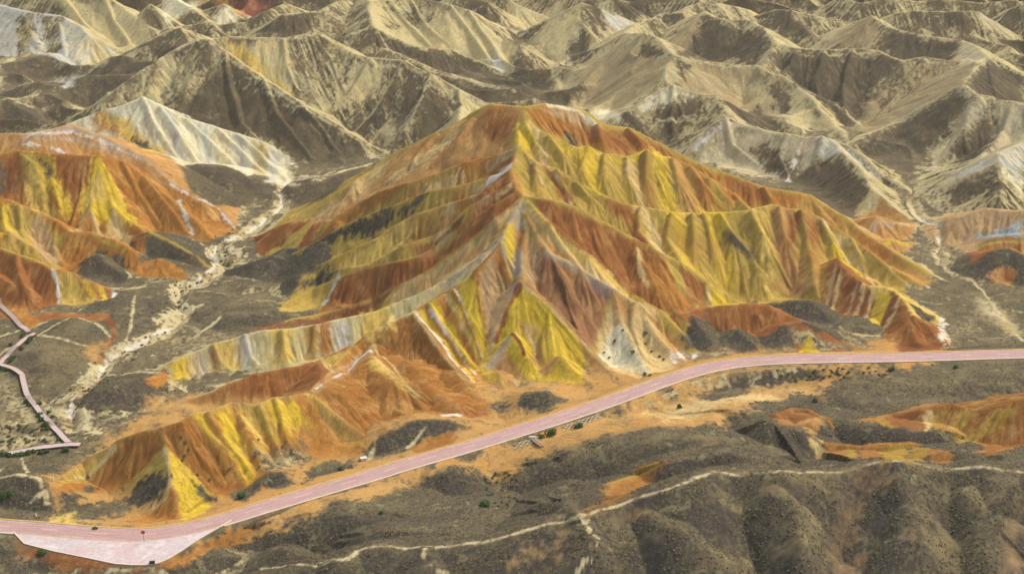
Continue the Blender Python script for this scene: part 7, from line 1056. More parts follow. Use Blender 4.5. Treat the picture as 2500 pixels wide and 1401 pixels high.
def colours(G, Z, own, T, D, paint, defaults):
    X, Y = G.X, G.Y
    sh = X.shape
    C = np.zeros(sh + (3,), np.float32); VEG = np.zeros(sh, np.float32)
    st1 = noise(T / 1.4, D / 11, 101); st2 = noise(T / 4.2, D / 26, 102); sb = noise(T / 9, D / 16, 105); st3 = noise(T / 0.7, D / 7, 103)
    grassed = np.isin(own, (0, 21, 22, 24, 36, 37, 38, 39))
    for q_ in (st1, st2, st3, sb): q_[grassed] *= 0.12
    fb = fbm(X / 7, Y / 7, 104, 3); fb2 = fbm(X / 1.6, Y / 1.6, 107, 3); big = fbm(X / 28, Y / 28, 111, 3)
    ragn = 0.4 * st1 + 0.6 * st2 + 0.8 * fb + 0.7 * fb2
    vtm = sstep(-0.42, 0.45, 0.2 * st1 + 0.45 * st2 + 0.6 * sb + 0.7 * fb + 0.9 * fb2)
    gx = np.gradient(Z, axis=1) / np.maximum(np.gradient(X, axis=1), 1e-3)
    gy = np.gradient(Z, axis=0) / np.maximum(np.gradient(Y, axis=0), 1e-3)
    def put(sl, a, cls):
        a3 = a[..., None]
        if cls == 'VT':
            m = vtm[sl][..., None]
            col = PAL['VB'] * m + PAL['TB'] * (1 - m); vg = vtm[sl] * .8
        elif cls == 'BRT':
            m = vtm[sl][..., None] * .35
            col = PAL['V'] * m + PAL['BRT'] * (1 - m); vg = vtm[sl] * .35
        elif cls in ('OS', 'S'):
            m = sstep(-.1, .45, fb[sl] * .9 + fb2[sl] * .7 + big[sl] * .4)[..., None] * (.55 if cls == 'OS' else .6)
            m2 = sstep(.22, .5, fb2[sl] * .8 - fb[sl] * .6)[..., None] * .55
            col = PAL[cls] * (1 - m) + PAL['OB' if cls == 'OS' else 'VO'] * m
            col = col * (1 - m2) + PAL['V'] * m2; vg = m2[..., 0] * .6
        else:
            col = PAL[cls]; vg = 1.0 if cls == 'V' else (0.75 if cls in ('VO', 'VB') else 0.0)
        C[sl] = C[sl] * (1 - a3) + col * a3
        VEG[sl] = VEG[sl] * (1 - a) + vg * a
    full = (slice(None), slice(None))
    # grass on the flats and on the sides that face the viewer, bare earth on the others
    asp = np.clip(0.62 * gy - 0.30 * np.abs(gx), -1, 1)
    wild = sstep(-0.40, 0.42, 1.2 * asp + 0.15 * st1 + 0.35 * st2 + 0.6 * sb + 0.55 * fb + 0.75 * fb2 + 0.25 * big - 0.18)
    one = np.ones(sh, np.float32)
    put(full, one, 'TB'); put(full, wild, 'VB')
    flat = sstep(0.30, 0.16, np.hypot(gx, gy)) * (own == 0) + 0.0
    put(full, flat * 1.0, 'V')
    put(full, flat * sstep(-0.35, 0.3, fb + 0.6 * big) * 0.85, 'VO')
    put(full, flat * sstep(0.25, 0.55, fb2 * .7 + 0.8 * big) * 0.7, 'S')
    for g, cls in defaults.items():
        put(full, (own == g).astype(np.float32), cls)
    for kind, cls, a, rag, pts in paint:
        xs = [q[0] for q in pts]; ys = [q[1] for q in pts]
        m = (a if kind == 'l' else 0) + 3 * rag + 3
        w = G.window(min(xs) - m, max(xs) + m, min(ys) - m, max(ys) + m)
        if w is None: continue
        if kind == 'p':
            sd = poly_sd(X[w], Y[w], pts)
            al = sstep(-a * 1.3, a * 1.3, sd + 1.5 * rag * ragn[w])
        else:
            d = np.full(X[w].shape, 1e4, np.float32)
            for k in range(len(pts) - 1):
                (ax, ay), (bx, by) = pts[k], pts[k + 1]
                px = X[w] - ax; py = Y[w] - ay
                L2 = (bx - ax) ** 2 + (by - ay) ** 2 + 1e-9
                t = np.clip((px * (bx - ax) + py * (by - ay)) / L2, 0, 1)
                d = np.minimum(d, np.sqrt((px - t * (bx - ax)) ** 2 + (py - t * (by - ay)) ** 2))
            hw_ = 0.35 if a < 2 else 1.0
            al = sstep(hw_, -hw_, d - a / 2 + rag * (fb[w] + fb2[w]) * 1.2)
        put(w, al, cls)
    # olive grass with painted sunlight on gentle tops, painted shade on steep viewer-facing sides
    slp = np.hypot(gx, gy)
    a = (VEG * sstep(0.34, 0.10, slp) * (0.45 + 0.5 * sstep(-.3, .4, fb)))[..., None]
    C = C * (1 - a) + PAL['VO'] * a
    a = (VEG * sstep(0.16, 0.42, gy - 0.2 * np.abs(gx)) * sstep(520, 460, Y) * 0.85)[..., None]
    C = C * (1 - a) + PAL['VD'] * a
    # dust and washed-out clay that streak down the faces and blur the bands
    bare = (1 - VEG)
    a = (bare * sstep(0.02, 0.55, 0.6 * st2 + 0.3 * st1 + 0.8 * fb + 0.5 * fb2) * 0.26)[..., None]
    C = C * (1 - a) + (PAL['T'] * .6 + PAL['YD'] * .4) * a
    a = (bare * sstep(0.05, 0.6, -0.6 * st2 + 0.3 * st3 + 0.7 * fb - 0.5 * fb2) * 0.28)[..., None]
    C = C * (1 - a) + PAL['YD'] * a
    # weathering that follows the gullies, lichen and tussocks
    paintm = (1 - VEG)
    mod = 1 + (0.08 * st1 + 0.10 * st2 + 0.10 * st3) * (0.5 + 0.5 * paintm) + 0.16 * fb + 0.20 * fb2
    C *= mod[..., None]
    hue = (0.5 * st2 + 0.6 * big) * paintm
    C[..., 0] *= 1 + 0.05 * hue; C[..., 2] *= 1 - 0.10 * hue
    n0 = fbm(X / 1.0, Y / 1.0, 121, 2); n1 = fbm(X / 9, Y / 9, 122, 2)
    a = (VEG * sstep(0.02, 0.42, n0 + 0.35 * n1) * 0.6)[..., None]
    C = C * (1 - a) + PAL['VL'] * a
    a = (VEG * sstep(0.10, 0.5, -n0 + 0.2 * n1) * 0.45)[..., None]
    C = C * (1 - a) + PAL['V'] * 0.62 * a
    a = (VEG * sstep(0.42, 0.62, noise(X / 2.6, Y / 2.6, 123) + 0.6 * n1) * 0.22)[..., None]
    C = C * (1 - a) + PAL['TB'] * a
    return np.clip(C, 0.004, 0.9), VEG
# ---------- the land ----------
QUAL = 1.0
def axis(parts):
    out = []
    for a, b, n in parts: out.append(np.linspace(a, b, max(2, int(n)), endpoint=False))
    return np.concatenate(out + [np.array([parts[-1][1]])])
q = QUAL
ys = axis([(60, 228, 14), (228, 290, 50 * q), (290, 440, 385 * q), (440, 640, 405 * q), (640, 860, 300 * q), (860, 1100, 75 * q), (1100, 3200, 55)])
ss = axis([(-1.5, -.54, 18), (-.54, -.362, 76), (-.362, .362, 830 * q), (.362, .54, 76), (.54, 1.5, 18)])
G = Grid(ys, ss)
Z, OWN, T, D = terrain(G, RIDGES, FACETS, CARVES, ROAD, PADS)
DEFAULTS = {16: 'YO', 26: 'R', 31: 'OB', 32: 'OT', 3: 'OT', 4: 'OB', 17: 'OB', 18: 'OB', 19: 'R', 29: 'R', 20: 'R', 21: 'V', 22: 'V', 36: 'V', 37: 'V', 38: 'V', 39: 'V', 23: 'FO',
            33: 'FO', 34: 'FR', 25: 'PT', 40: 'OT', 27: 'Y', 30: 'Y', 28: 'P3', 24: 'V', 2: 'P2', 5: 'BG2'}
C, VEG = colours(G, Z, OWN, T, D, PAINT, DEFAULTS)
for P_, _z in PADS:
    w_ = G.window(min(q_[0] for q_ in P_) - 3, max(q_[0] for q_ in P_) + 3, min(q_[1] for q_ in P_) - 3, max(q_[1] for q_ in P_) + 3)
    VEG[w_] *= sstep(0, -1.5, poly_sd(G.X[w_], G.Y[w_], P_))
# normals of the whole sheet, so that neighbouring pieces shade without a seam
gx = np.gradient(Z, axis=1) / np.gradient(G.X, axis=1)
dZdY = np.gradient(Z, axis=0) / np.gradient(G.Y, axis=0)
dXdY = np.gradient(G.X, axis=0) / np.gradient(G.Y, axis=0)
gy = dZdY - gx * dXdY
NRM = np.stack([-gx, -gy, np.ones_like(gx)], -1); NRM /= np.linalg.norm(NRM, axis=-1, keepdims=True)

def earth_material(name, rough, bump, scale, flow=True):
    m = bpy.data.materials.new(name); m.use_nodes = True
    n = m.node_tree.nodes; L = m.node_tree.links
    b = n['Principled BSDF']; b.inputs['Roughness'].default_value = rough; b.inputs['Specular IOR Level'].default_value = 0.12
    def math_(op, a, c):
        q_ = n.new('ShaderNodeMath'); q_.operation = op
        for k_, v_ in enumerate((a, c)):
            if isinstance(v_, (int, float)): q_.inputs[k_].default_value = v_
            else: L.new(v_, q_.inputs[k_])
        return q_.outputs[0]
    def rng(v, a0, a1, b0, b1):
        r_ = n.new('ShaderNodeMapRange'); L.new(v, r_.inputs[0])
        for k_, x_ in zip((1, 2, 3, 4), (a0, a1, b0, b1)): r_.inputs[k_].default_value = x_
        return r_.outputs[0]
    at_ = n.new('ShaderNodeAttribute'); at_.attribute_name = 'earth'
    tc = n.new('ShaderNodeTexCoord')
    nz = n.new('ShaderNodeTexNoise'); nz.inputs['Scale'].default_value = scale; nz.inputs['Detail'].default_value = 7; nz.inputs['Roughness'].default_value = .78
    L.new(tc.outputs['Object'], nz.inputs['Vector'])
    k = rng(nz.outputs[0], .3, .7, .82, 1.18); h = nz.outputs[0]
    if flow:
        # fine rills and stains that run down each face: x along the crest, y down the slope, z how strongly
        fl = n.new('ShaderNodeAttribute'); fl.attribute_name = 'flow'
        sp = n.new('ShaderNodeSeparateXYZ'); L.new(fl.outputs['Vector'], sp.inputs[0])
        def streak(fx, fy, det):
            mp = n.new('ShaderNodeMapping'); mp.inputs['Scale'].default_value = (fx, fy, 0); L.new(fl.outputs['Vector'], mp.inputs[0])
            t_ = n.new('ShaderNodeTexNoise'); t_.inputs['Scale'].default_value = 1; t_.inputs['Detail'].default_value = det; t_.inputs['Roughness'].default_value = .65; t_.inputs['Distortion'].default_value = .08
            L.new(mp.outputs[0], t_.inputs['Vector']); return t_.outputs[0]
        s1 = streak(1.7, .35, 4); s2 = streak(.8, .09, 4)
        soft = rng(s1, .3, .7, -.05, .05)
        rill = rng(math_('ABSOLUTE', math_('SUBTRACT', s2, .5), 0), 0.0, .026, -.20, 0)
        add = math_('MULTIPLY', math_('ADD', soft, rill), sp.outputs[2])
        k = math_('ADD', k, add)
        h = math_('ADD', h, math_('MULTIPLY', math_('ADD', math_('MULTIPLY', s1, 1.2), math_('MULTIPLY', rill, 2.4)), sp.outputs[2]))
    mx = n.new('ShaderNodeVectorMath'); mx.operation = 'SCALE'
    L.new(at_.outputs['Color'], mx.inputs[0]); L.new(k, mx.inputs['Scale'])
    L.new(mx.outputs[0], b.inputs['Base Color'])
    bp = n.new('ShaderNodeBump'); bp.inputs['Strength'].default_value = 1.0; bp.inputs['Distance'].default_value = bump
    L.new(h, bp.inputs['Height']); L.new(bp.outputs[0], b.inputs['Normal'])
    return m
M_EARTH = earth_material('painted earth', .95, .13, 1.8)

def set_props(o, label=None, cat=None, group=None, kind=None):
    if label: o['label'] = label
    if cat: o['category'] = cat
    if group: o['group'] = group
    if kind: o['kind'] = kind
    return o
idx = np.arange(G.ny * G.nx).reshape(G.ny, G.nx)
QUADS = np.stack([idx[:-1, :-1], idx[:-1, 1:], idx[1:, 1:], idx[1:, :-1]], -1).reshape(-1, 4)
V3 = np.stack([G.X, G.Y, Z], -1).reshape(-1, 3).astype(np.float32)
N3 = NRM.reshape(-1, 3).astype(np.float32)
C4 = np.concatenate([C.reshape(-1, 3), np.ones((C.shape[0] * C.shape[1], 1), np.float32)], 1)
FLOWK = (sstep(.16, .42, np.hypot(gx, gy)) * (1 - .92 * VEG)).astype(np.float32)
F3 = np.stack([np.mod(T, 1000), D, FLOWK], -1).reshape(-1, 3).astype(np.float32)
def sheet(name, quads, label, mat=M_EARTH):
    used, inv = np.unique(quads, return_inverse=True)
    f = inv.reshape(-1, 4).astype(np.int32)
    me = bpy.data.meshes.new(name)
    me.vertices.add(len(used)); me.vertices.foreach_set('co', V3[used].ravel())
    me.loops.add(f.size); me.loops.foreach_set('vertex_index', f.ravel())
    me.polygons.add(len(f)); me.polygons.foreach_set('loop_start', np.arange(0, f.size, 4, dtype=np.int32))
    me.update()
    at_ = me.attributes.new('earth', 'FLOAT_COLOR', 'POINT'); at_.data.foreach_set('color', C4[used].ravel())
    fa = me.attributes.new('flow', 'FLOAT_VECTOR', 'POINT'); fa.data.foreach_set('vector', F3[used].ravel())
    me.polygons.foreach_set('use_smooth', np.ones(len(f), bool))
    me.normals_split_custom_set_from_vertices(N3[used].tolist())
    me.materials.append(mat)
    o = bpy.data.objects.new(name, me); COL.objects.link(o)
    return set_props(o, label, kind='structure')
face_own = OWN[:-1, :-1].ravel()
HILLS = {}
for g, name, label in HILL_LABELS:
    HILLS[g] = (name, label)
merge = {24: 0, 22: 0}
lut = np.arange(64); 
for a_, b_ in merge.items(): lut[a_] = b_
for g in range(64):
    if g and g not in HILLS: lut[g] = 0
face_own = lut[face_own]
sheet('terrain', QUADS[face_own == 0], 'scrubby valley floor and low dark mounds between the hills')
for g, (name, label) in HILLS.items():
    qd = QUADS[face_own == g]
    if len(qd): sheet(name, qd, label)
def ground_z(x, y):
    i = int(np.clip(np.searchsorted(G.ys, y), 1, G.ny - 1)); s_ = x / depth_of(y); j = int(np.clip(np.searchsorted(G.ss, s_), 1, G.nx - 1))
    fy = (y - G.ys[i - 1]) / (G.ys[i] - G.ys[i - 1]); fx = (s_ - G.ss[j - 1]) / (G.ss[j] - G.ss[j - 1])
    return float((Z[i - 1, j - 1] * (1 - fx) + Z[i - 1, j] * fx) * (1 - fy) + (Z[i, j - 1] * (1 - fx) + Z[i, j] * fx) * fy)
# ---------- plain materials ----------
def mat(name, rgb, rough=.8, var=.15, scale=3.0, bump=0.0, spec=.3):
    m = bpy.data.materials.new(name); m.use_nodes = True
    n = m.node_tree.nodes; L = m.node_tree.links; b = n['Principled BSDF']
    b.inputs['Roughness'].default_value = rough; b.inputs['Specular IOR Level'].default_value = spec
    c = lin(rgb)
    tc = n.new('ShaderNodeTexCoord'); nz = n.new('ShaderNodeTexNoise'); nz.inputs['Scale'].default_value = scale; nz.inputs['Detail'].default_value = 6; nz.inputs['Roughness'].default_value = .7
    L.new(tc.outputs['Object'], nz.inputs['Vector'])
    r = n.new('ShaderNodeValToRGB'); e = r.color_ramp.elements
    e[0].position = .3; e[1].position = .7
    e[0].color = (*[float(v) * (1 - var) for v in c], 1); e[1].color = (*[min(1, float(v) * (1 + var)) for v in c], 1)
    L.new(nz.outputs[0], r.inputs[0]); L.new(r.outputs[0], b.inputs['Base Color'])
    if bump:
        bp = n.new('ShaderNodeBump'); bp.inputs['Distance'].default_value = bump
        L.new(nz.outputs[0], bp.inputs['Height']); L.new(bp.outputs[0], b.inputs['Normal'])
    return m
def road_material():
    m = mat('pink road surface', (178, 144, 134), .85, .05, .12, 0)
    n = m.node_tree.nodes; L = m.node_tree.links; b = n['Principled BSDF']
    tc = n['Texture Coordinate']; base = b.inputs['Base Color'].links[0].from_socket
    uv = n.new('ShaderNodeUVMap'); sp_ = n.new('ShaderNodeSeparateXYZ'); L.new(uv.outputs[0], sp_.inputs[0])
    # pale dusty edges and darker, polished wheel tracks
    cb = n.new('ShaderNodeCombineXYZ'); L.new(sp_.outputs[0], cb.inputs[0])
    nz = n.new('ShaderNodeTexNoise'); nz.inputs['Scale'].default_value = 9; nz.inputs['Detail'].default_value = 3
    mp = n.new('ShaderNodeMapping'); mp.inputs['Scale'].default_value = (1, .008, 1); L.new(uv.outputs[0], mp.inputs[0]); L.new(mp.outputs[0], nz.inputs['Vector'])
    mr = n.new('ShaderNodeMapRange'); mr.inputs[1].default_value = .35; mr.inputs[2].default_value = .65; mr.inputs[3].default_value = .86; mr.inputs[4].default_value = 1.12
    L.new(nz.outputs[0], mr.inputs[0])
    fine = n.new('ShaderNodeTexNoise'); fine.inputs['Scale'].default_value = 1.6; fine.inputs['Detail'].default_value = 6; L.new(tc.outputs['Object'], fine.inputs['Vector'])
    mr2 = n.new('ShaderNodeMapRange'); mr2.inputs[1].default_value = .3; mr2.inputs[2].default_value = .7; mr2.inputs[3].default_value = .9; mr2.inputs[4].default_value = 1.1
    L.new(fine.outputs[0], mr2.inputs[0])
    mu = n.new('ShaderNodeMath'); mu.operation = 'MULTIPLY'; L.new(mr.outputs[0], mu.inputs[0]); L.new(mr2.outputs[0], mu.inputs[1])
    vm = n.new('ShaderNodeVectorMath'); vm.operation = 'SCALE'; L.new(base, vm.inputs[0]); L.new(mu.outputs[0], vm.inputs['Scale'])
    # sand blown in from the verges, and old stains
    ab = n.new('ShaderNodeMath'); ab.operation = 'ABSOLUTE'; L.new(sp_.outputs[0], ab.inputs[0])
    dn = n.new('ShaderNodeTexNoise'); dn.inputs['Scale'].default_value = .35; dn.inputs['Detail'].default_value = 5; L.new(tc.outputs['Object'], dn.inputs['Vector'])
    ad = n.new('ShaderNodeMath'); ad.operation = 'MULTIPLY_ADD'; ad.inputs[1].default_value = 1.3; L.new(dn.outputs[0], ad.inputs[0]); L.new(ab.outputs[0], ad.inputs[2])
    dm = n.new('ShaderNodeMapRange'); dm.inputs[1].default_value = 1.42; dm.inputs[2].default_value = 1.75; dm.inputs[3].default_value = 0; dm.inputs[4].default_value = .75; L.new(ad.outputs[0], dm.inputs[0])
    mx = n.new('ShaderNodeMix'); mx.data_type = 'RGBA'; L.new(dm.outputs[0], mx.inputs[0]); L.new(vm.outputs[0], mx.inputs[6]); mx.inputs[7].default_value = (*[float(v_) for v_ in lin((198, 172, 140))], 1)
    L.new(mx.outputs[2], b.inputs['Base Color'])
    return m
M_ROAD = road_material()
M_GRAVEL = mat('pale pink gravel', (194, 178, 172), .95, .18, 1.1, .08)
def stain(m, rgb, scale, lo, hi, amt):
    n = m.node_tree.nodes; L = m.node_tree.links; b = n['Principled BSDF']; base = b.inputs['Base Color'].links[0].from_socket
    t_ = n.new('ShaderNodeTexNoise'); t_.inputs['Scale'].default_value = scale; t_.inputs['Detail'].default_value = 7; t_.inputs['Roughness'].default_value = .65; t_.inputs['Distortion'].default_value = .6
    L.new(n['Texture Coordinate'].outputs['Object'], t_.inputs['Vector'])
    r_ = n.new('ShaderNodeMapRange'); r_.inputs[1].default_value = lo; r_.inputs[2].default_value = hi; r_.inputs[3].default_value = 0; r_.inputs[4].default_value = amt; L.new(t_.outputs[0], r_.inputs[0])
    x_ = n.new('ShaderNodeMix'); x_.data_type = 'RGBA'; L.new(r_.outputs[0], x_.inputs[0]); L.new(base, x_.inputs[6]); x_.inputs[7].default_value = (*[float(v_) for v_ in lin(rgb)], 1)
    L.new(x_.outputs[2], b.inputs['Base Color'])
stain(M_GRAVEL, (200, 164, 150), .10, .48, .68, .7); stain(M_GRAVEL, (222, 212, 206), .22, .52, .72, .8); stain(M_GRAVEL, (176, 150, 138), .9, .55, .75, .6)
M_YEL = mat('faded yellow paint', (206, 170, 98), .8, .12, 1.5)
M_DASH = mat('faded cream paint', (220, 186, 150), .8, .12, 1.5)
M_KERB = mat('pale concrete', (214, 198, 170), .9, .12, 2.0)
M_DECK = mat('pinkish boardwalk planks', (190, 170, 156), .85, .10, 2.5)
M_WOOD = mat('dark red-brown timber', (140, 100, 84), .8, .2, 3.0)
M_ORANGE = mat('orange sign paint', (206, 98, 24), .5, .06, 2.0, spec=.4)
M_STEEL = mat('weathered steel', (128, 104, 98), .5, .1, 4.0, spec=.5)
M_DARK = mat('dark stained timber', (56, 44, 44), .8, .25, 5.0)
M_WHITE = mat('white painted concrete', (224, 216, 206), .8, .08, 3.0)
M_LATT = mat('dusty cream concrete', (200, 182, 144), .9, .12, 3.0)
M_RED = mat('red reflective paint', (190, 80, 60), .6, .08, 3.0)
M_STEM = mat('grey-brown bark', (92, 78, 60), .9, .2, 6.0)
M_LEAF = mat('green leaves', (74, 98, 44), .8, .45, .9)
M_LEAF2 = mat('grey-green leaves', (124, 122, 78), .85, .4, 1.2)
M_SCRUB = mat('dusty dark scrub', (108, 102, 72), .9, .4, 1.2)

def mesh_obj(name, verts, faces, m, parent=None, smooth=False):
    me = bpy.data.meshes.new(name); me.from_pydata([tuple(map(float, v)) for v in verts], [], faces); me.materials.append(m)
    if smooth: me.polygons.foreach_set('use_smooth', [True] * len(me.polygons))
    me.update()
    o = bpy.data.objects.new(name, me); COL.objects.link(o)
    if parent: o.parent = parent
    return o
def empty(name, loc=(0, 0, 0), rz=0):
    o = bpy.data.objects.new(name, None); COL.objects.link(o); o.location = loc; o.rotation_euler = (0, 0, rz); return o
def box_data(x0, x1, y0, y1, z0, z1):
    v = [(x0, y0, z0), (x1, y0, z0), (x1, y1, z0), (x0, y1, z0), (x0, y0, z1), (x1, y0, z1), (x1, y1, z1), (x0, y1, z1)]
    f = [(0, 3, 2, 1), (4, 5, 6, 7), (0, 1, 5, 4), (1, 2, 6, 5), (2, 3, 7, 6), (3, 0, 4, 7)]
    return v, f
def bar_data(a, b, w, h):
    """a straight bar of width w and height h from a to b (tops at the given points)"""
    a = np.array(a, float); b = np.array(b, float); d = b - a; d /= np.linalg.norm(d)
    s = np.cross(d, (0, 0, 1)); s /= np.linalg.norm(s); u = np.cross(s, d)
    v = []
    for p in (a, b):
        for ss_, uu in ((-1, 0), (1, 0), (1, -1), (-1, -1)): v.append(p + s * ss_ * w / 2 + u * uu * h)
    f = [(0, 1, 2, 3), (7, 6, 5, 4), (0, 4, 5, 1), (1, 5, 6, 2), (2, 6, 7, 3), (3, 7, 4, 0)]
    return v, f
def tube_data(a, b, r0, r1, n=8):
    a = np.array(a, float); b = np.array(b, float); d = (b - a) / np.linalg.norm(b - a)
    s = np.cross(d, (0.3, 1, .2)); s /= np.linalg.norm(s); t = np.cross(d, s)
    v = [a + (s * math.cos(k * 2 * math.pi / n) + t * math.sin(k * 2 * math.pi / n)) * r0 for k in range(n)] + [b + (s * math.cos(k * 2 * math.pi / n) + t * math.sin(k * 2 * math.pi / n)) * r1 for k in range(n)]
    f = [(k, (k + 1) % n, n + (k + 1) % n, n + k) for k in range(n)] + [tuple(range(n - 1, -1, -1)), tuple(range(n, 2 * n))]
    return v, f
def join(parts):
    V, F = [], []
    for v, f in parts:
        o = len(V); V += [tuple(q) for q in v]; F += [tuple(i + o for i in q) for q in f]
    return V, F

# ---------- the road ----------
def smooth_line(P, zs, step=2.0):
    P = [np.array((p[0], p[1], z)) for p, z in zip(P, zs)]
    out = []
    for k in range(len(P) - 1):
        p0, p1, p2, p3 = P[max(0, k - 1)], P[k], P[k + 1], P[min(len(P) - 1, k + 2)]
        n = max(1, int(np.linalg.norm(p2 - p1) / step))
        for i in range(n):
            t = i / n
            out.append(0.5 * (2 * p1 + (p2 - p0) * t + (2 * p0 - 5 * p1 + 4 * p2 - p3) * t * t + (3 * p1 - p0 - 3 * p2 + p3) * t ** 3))
    out.append(P[-1]); return np.array(out)
RL = smooth_line(ROAD[0], ROAD[1], 2.0)
tg = np.gradient(RL[:, :2], axis=0); tg /= np.linalg.norm(tg, axis=1, keepdims=True)
NR = np.stack([tg[:, 1], -tg[:, 0]], 1)                    # to the right of travel: towards the viewer
arc = np.concatenate([[0], np.cumsum(np.linalg.norm(np.diff(RL[:, :2], axis=0), axis=1))])
HW = 2.75
def strip(name, offs, dz, m, parent=None, k0=0, k1=None):
    R_ = RL[k0:k1]; N_ = NR[k0:k1]; n = len(R_); c = len(offs)
    v = [(R_[i, 0] + N_[i, 0] * o_, R_[i, 1] + N_[i, 1] * o_, R_[i, 2] + dz_) for i in range(n) for o_, dz_ in zip(offs, dz)]
    f = [(i * c + j, i * c + j + 1, (i + 1) * c + j + 1, (i + 1) * c + j)[::-1] for i in range(n - 1) for j in range(c - 1)]
    o = mesh_obj(name, v, f, m, parent)
    uv = o.data.uv_layers.new(name='UVMap')
    a_ = arc[k0:k1]
    buf = np.array([(offs[vi % c] / HW, a_[vi // c]) for vi in (l_.vertex_index for l_ in o.data.loops)], np.float32)
    uv.data.foreach_set('uv', buf.ravel())
    return o
road = set_props(strip('road', np.linspace(-HW, HW, 7), [0.02, .03, .04, .05, .04, .03, .02], M_ROAD), 'pink paved road sweeping from the lower left to the right edge', kind='structure')
def side(name, a, b, top, m):
    """a kerb: a low raised edge with both side faces"""
    return strip(name, [a, a, b, b], [-.5, top, top, -.5], m, road)
side('kerb', -HW - .38, -HW - .004, .13, M_YEL)
GAP = [k for k in range(len(RL)) if RL[k, 0] > -999]
padp = np.array(PADS[0][0]); px0, px1 = padp[:, 0].min(), padp[:, 0].max()
kk = np.where((RL[:, 0] > px0 + 1.5) & (RL[:, 0] < px1 - 1.5))[0]
strip('kerb', [HW + .004, HW + .004, HW + .38, HW + .38], [-.5, .13, .13, -.5], M_KERB, road, 0, kk[0])
strip('kerb', [HW + .004, HW + .004, HW + .38, HW + .38], [-.5, .13, .13, -.5], M_KERB, road, kk[-1], None)
strip('edge_line', [HW - .16, HW + .02], [.034, .030], M_YEL, road, kk[0], kk[-1] + 1)
k = 3
while k < len(RL) - 3:
    strip('lane_dash', [-.09, .09], [.056, .056], M_DASH, road, k, k + 3); k += 6
lb = [(x, y, 2.99) for x, y in PADS[0][0]]
def fan_mesh(P3):
    bm = bmesh.new(); vs = [bm.verts.new(p) for p in P3]; bm.faces.new(vs); bmesh.ops.triangulate(bm, faces=bm.faces[:])
    for f_ in bm.faces:
        if f_.normal.z < 0: f_.normal_flip()
    me = bpy.data.meshes.new('lay_by'); bm.to_mesh(me); bm.free(); return me
lbo = bpy.data.objects.new('lay_by', fan_mesh(lb)); lbo.data.materials.append(M_GRAVEL); COL.objects.link(lbo)
set_props(lbo, 'pale pink gravel lay-by in the bend of the road', kind='structure')
outer = [np.array(p) for p in lb[1:14]]
parts = []
for a_, b_ in zip(outer, outer[1:]): parts.append(bar_data(a_ + (0, 0, .12), b_ + (0, 0, .12), .34, .9))
mesh_obj('kerb', *join(parts), M_KERB, lbo)

# ---------- boardwalk ----------
bw = empty('boardwalk', THINGS['walk'][5][0])
set_props(bw, 'pinkish plank boardwalk with steps winding down the left slope', 'boardwalk')
def densify(P, step):
    P = [np.array(p, float) for p in P]; out = [P[0]]
    for a_, b_ in zip(P, P[1:]):
        n = max(1, int(round(np.linalg.norm((b_ - a_)[:2]) / step)))
        for i in range(1, n + 1): out.append(a_ + (b_ - a_) * i / n)
    return out
bl = np.array(bw.location)
STEPPED = {0, 2, 6, 8}
for si, seg in enumerate(THINGS['walk']):
    width = 1.6 if si != 10 else 2.0
    stepd = si in STEPPED
    P = densify(seg, 0.75 if stepd else 2.5)
    zz = np.array([ground_z(p_[0], p_[1]) for p_ in P])
    if len(zz) > 4:
        zz = np.maximum(zz, np.convolve(np.pad(zz, 2, mode='edge'), np.ones(5) / 5, 'valid'))
    P = [np.array((p_[0], p_[1], z_ + .55)) for p_, z_ in zip(P, zz)]
    for a_, b_ in zip(P, P[1:]):
        d_ = b_ - a_; ln = np.linalg.norm(d_); d_ /= ln
        if stepd:
            top = max(a_[2], b_[2]) + .02
            mid = (a_ + b_) / 2
            fl = np.array((d_[0], d_[1], 0)); fl /= np.linalg.norm(fl)
            v, f = bar_data((mid - fl * .25) * (1, 1, 0) + (0, 0, top), (mid + fl * .25) * (1, 1, 0) + (0, 0, top), width, .10)
            mesh_obj('tread', np.array(v) - bl, f, M_DECK, bw)
        else:
            v, f = bar_data(a_, b_ + d_ * .02, width, .12)
            mesh_obj('deck_panel', np.array(v) - bl, f, M_DECK, bw)
    for s_ in (-1, 1):
        rails = []
        for a_, b_ in zip(P, P[1:]):
            d_ = (b_ - a_); n_ = np.array((d_[1], -d_[0], 0)); n_ /= np.linalg.norm(n_)
            off = n_ * s_ * (width / 2 + .08)
            rails.append(bar_data(a_ + off + (0, 0, .10), b_ + d_ * (.14 if si == 5 else .03) + off + (0, 0, .10), .09, .28))
        v, f = join(rails); mesh_obj('stringer', np.array(v) - bl, f, M_WOOD, bw)
    for p_ in P[::3 if stepd else 2]:
        for s_ in (-.8, .8):
            x_, y_ = p_[0] + s_ * .75, p_[1]
            v, f = tube_data((x_, y_, ground_z(x_, y_) - .4), (x_, y_, p_[2] - .1), .09, .09, 6)
            mesh_obj('support_post', np.array(v) - bl, f, M_WOOD, bw)

# ---------- road furniture ----------
sx, sy, sz = THINGS['sign']
sg = set_props(empty('road_sign', (sx, sy, sz)), 'round orange road sign on a thin pole at the lay-by edge', 'sign')
mesh_obj('pole', *tube_data((0, 0, -.3), (0, 0, 3.5), .05, .05, 10), M_STEEL, sg, True)
disc = []
for r_, y_ in ((.50, -.065), (.54, -.075), (.54, -.045), (.50, -.04)):
    disc.append([(r_ * math.cos(a_ * math.pi / 16), y_, 3.05 + r_ * math.sin(a_ * math.pi / 16)) for a_ in range(32)])
dv = [p_ for ring in disc for p_ in ring]; df = []
for q_ in range(3): df += [(q_ * 32 + a_, q_ * 32 + (a_ + 1) % 32, (q_ + 1) * 32 + (a_ + 1) % 32, (q_ + 1) * 32 + a_) for a_ in range(32)]
df += [tuple(range(31, -1, -1)), tuple(range(96, 128))]
dk = mesh_obj('disc', dv, df, M_ORANGE, sg)
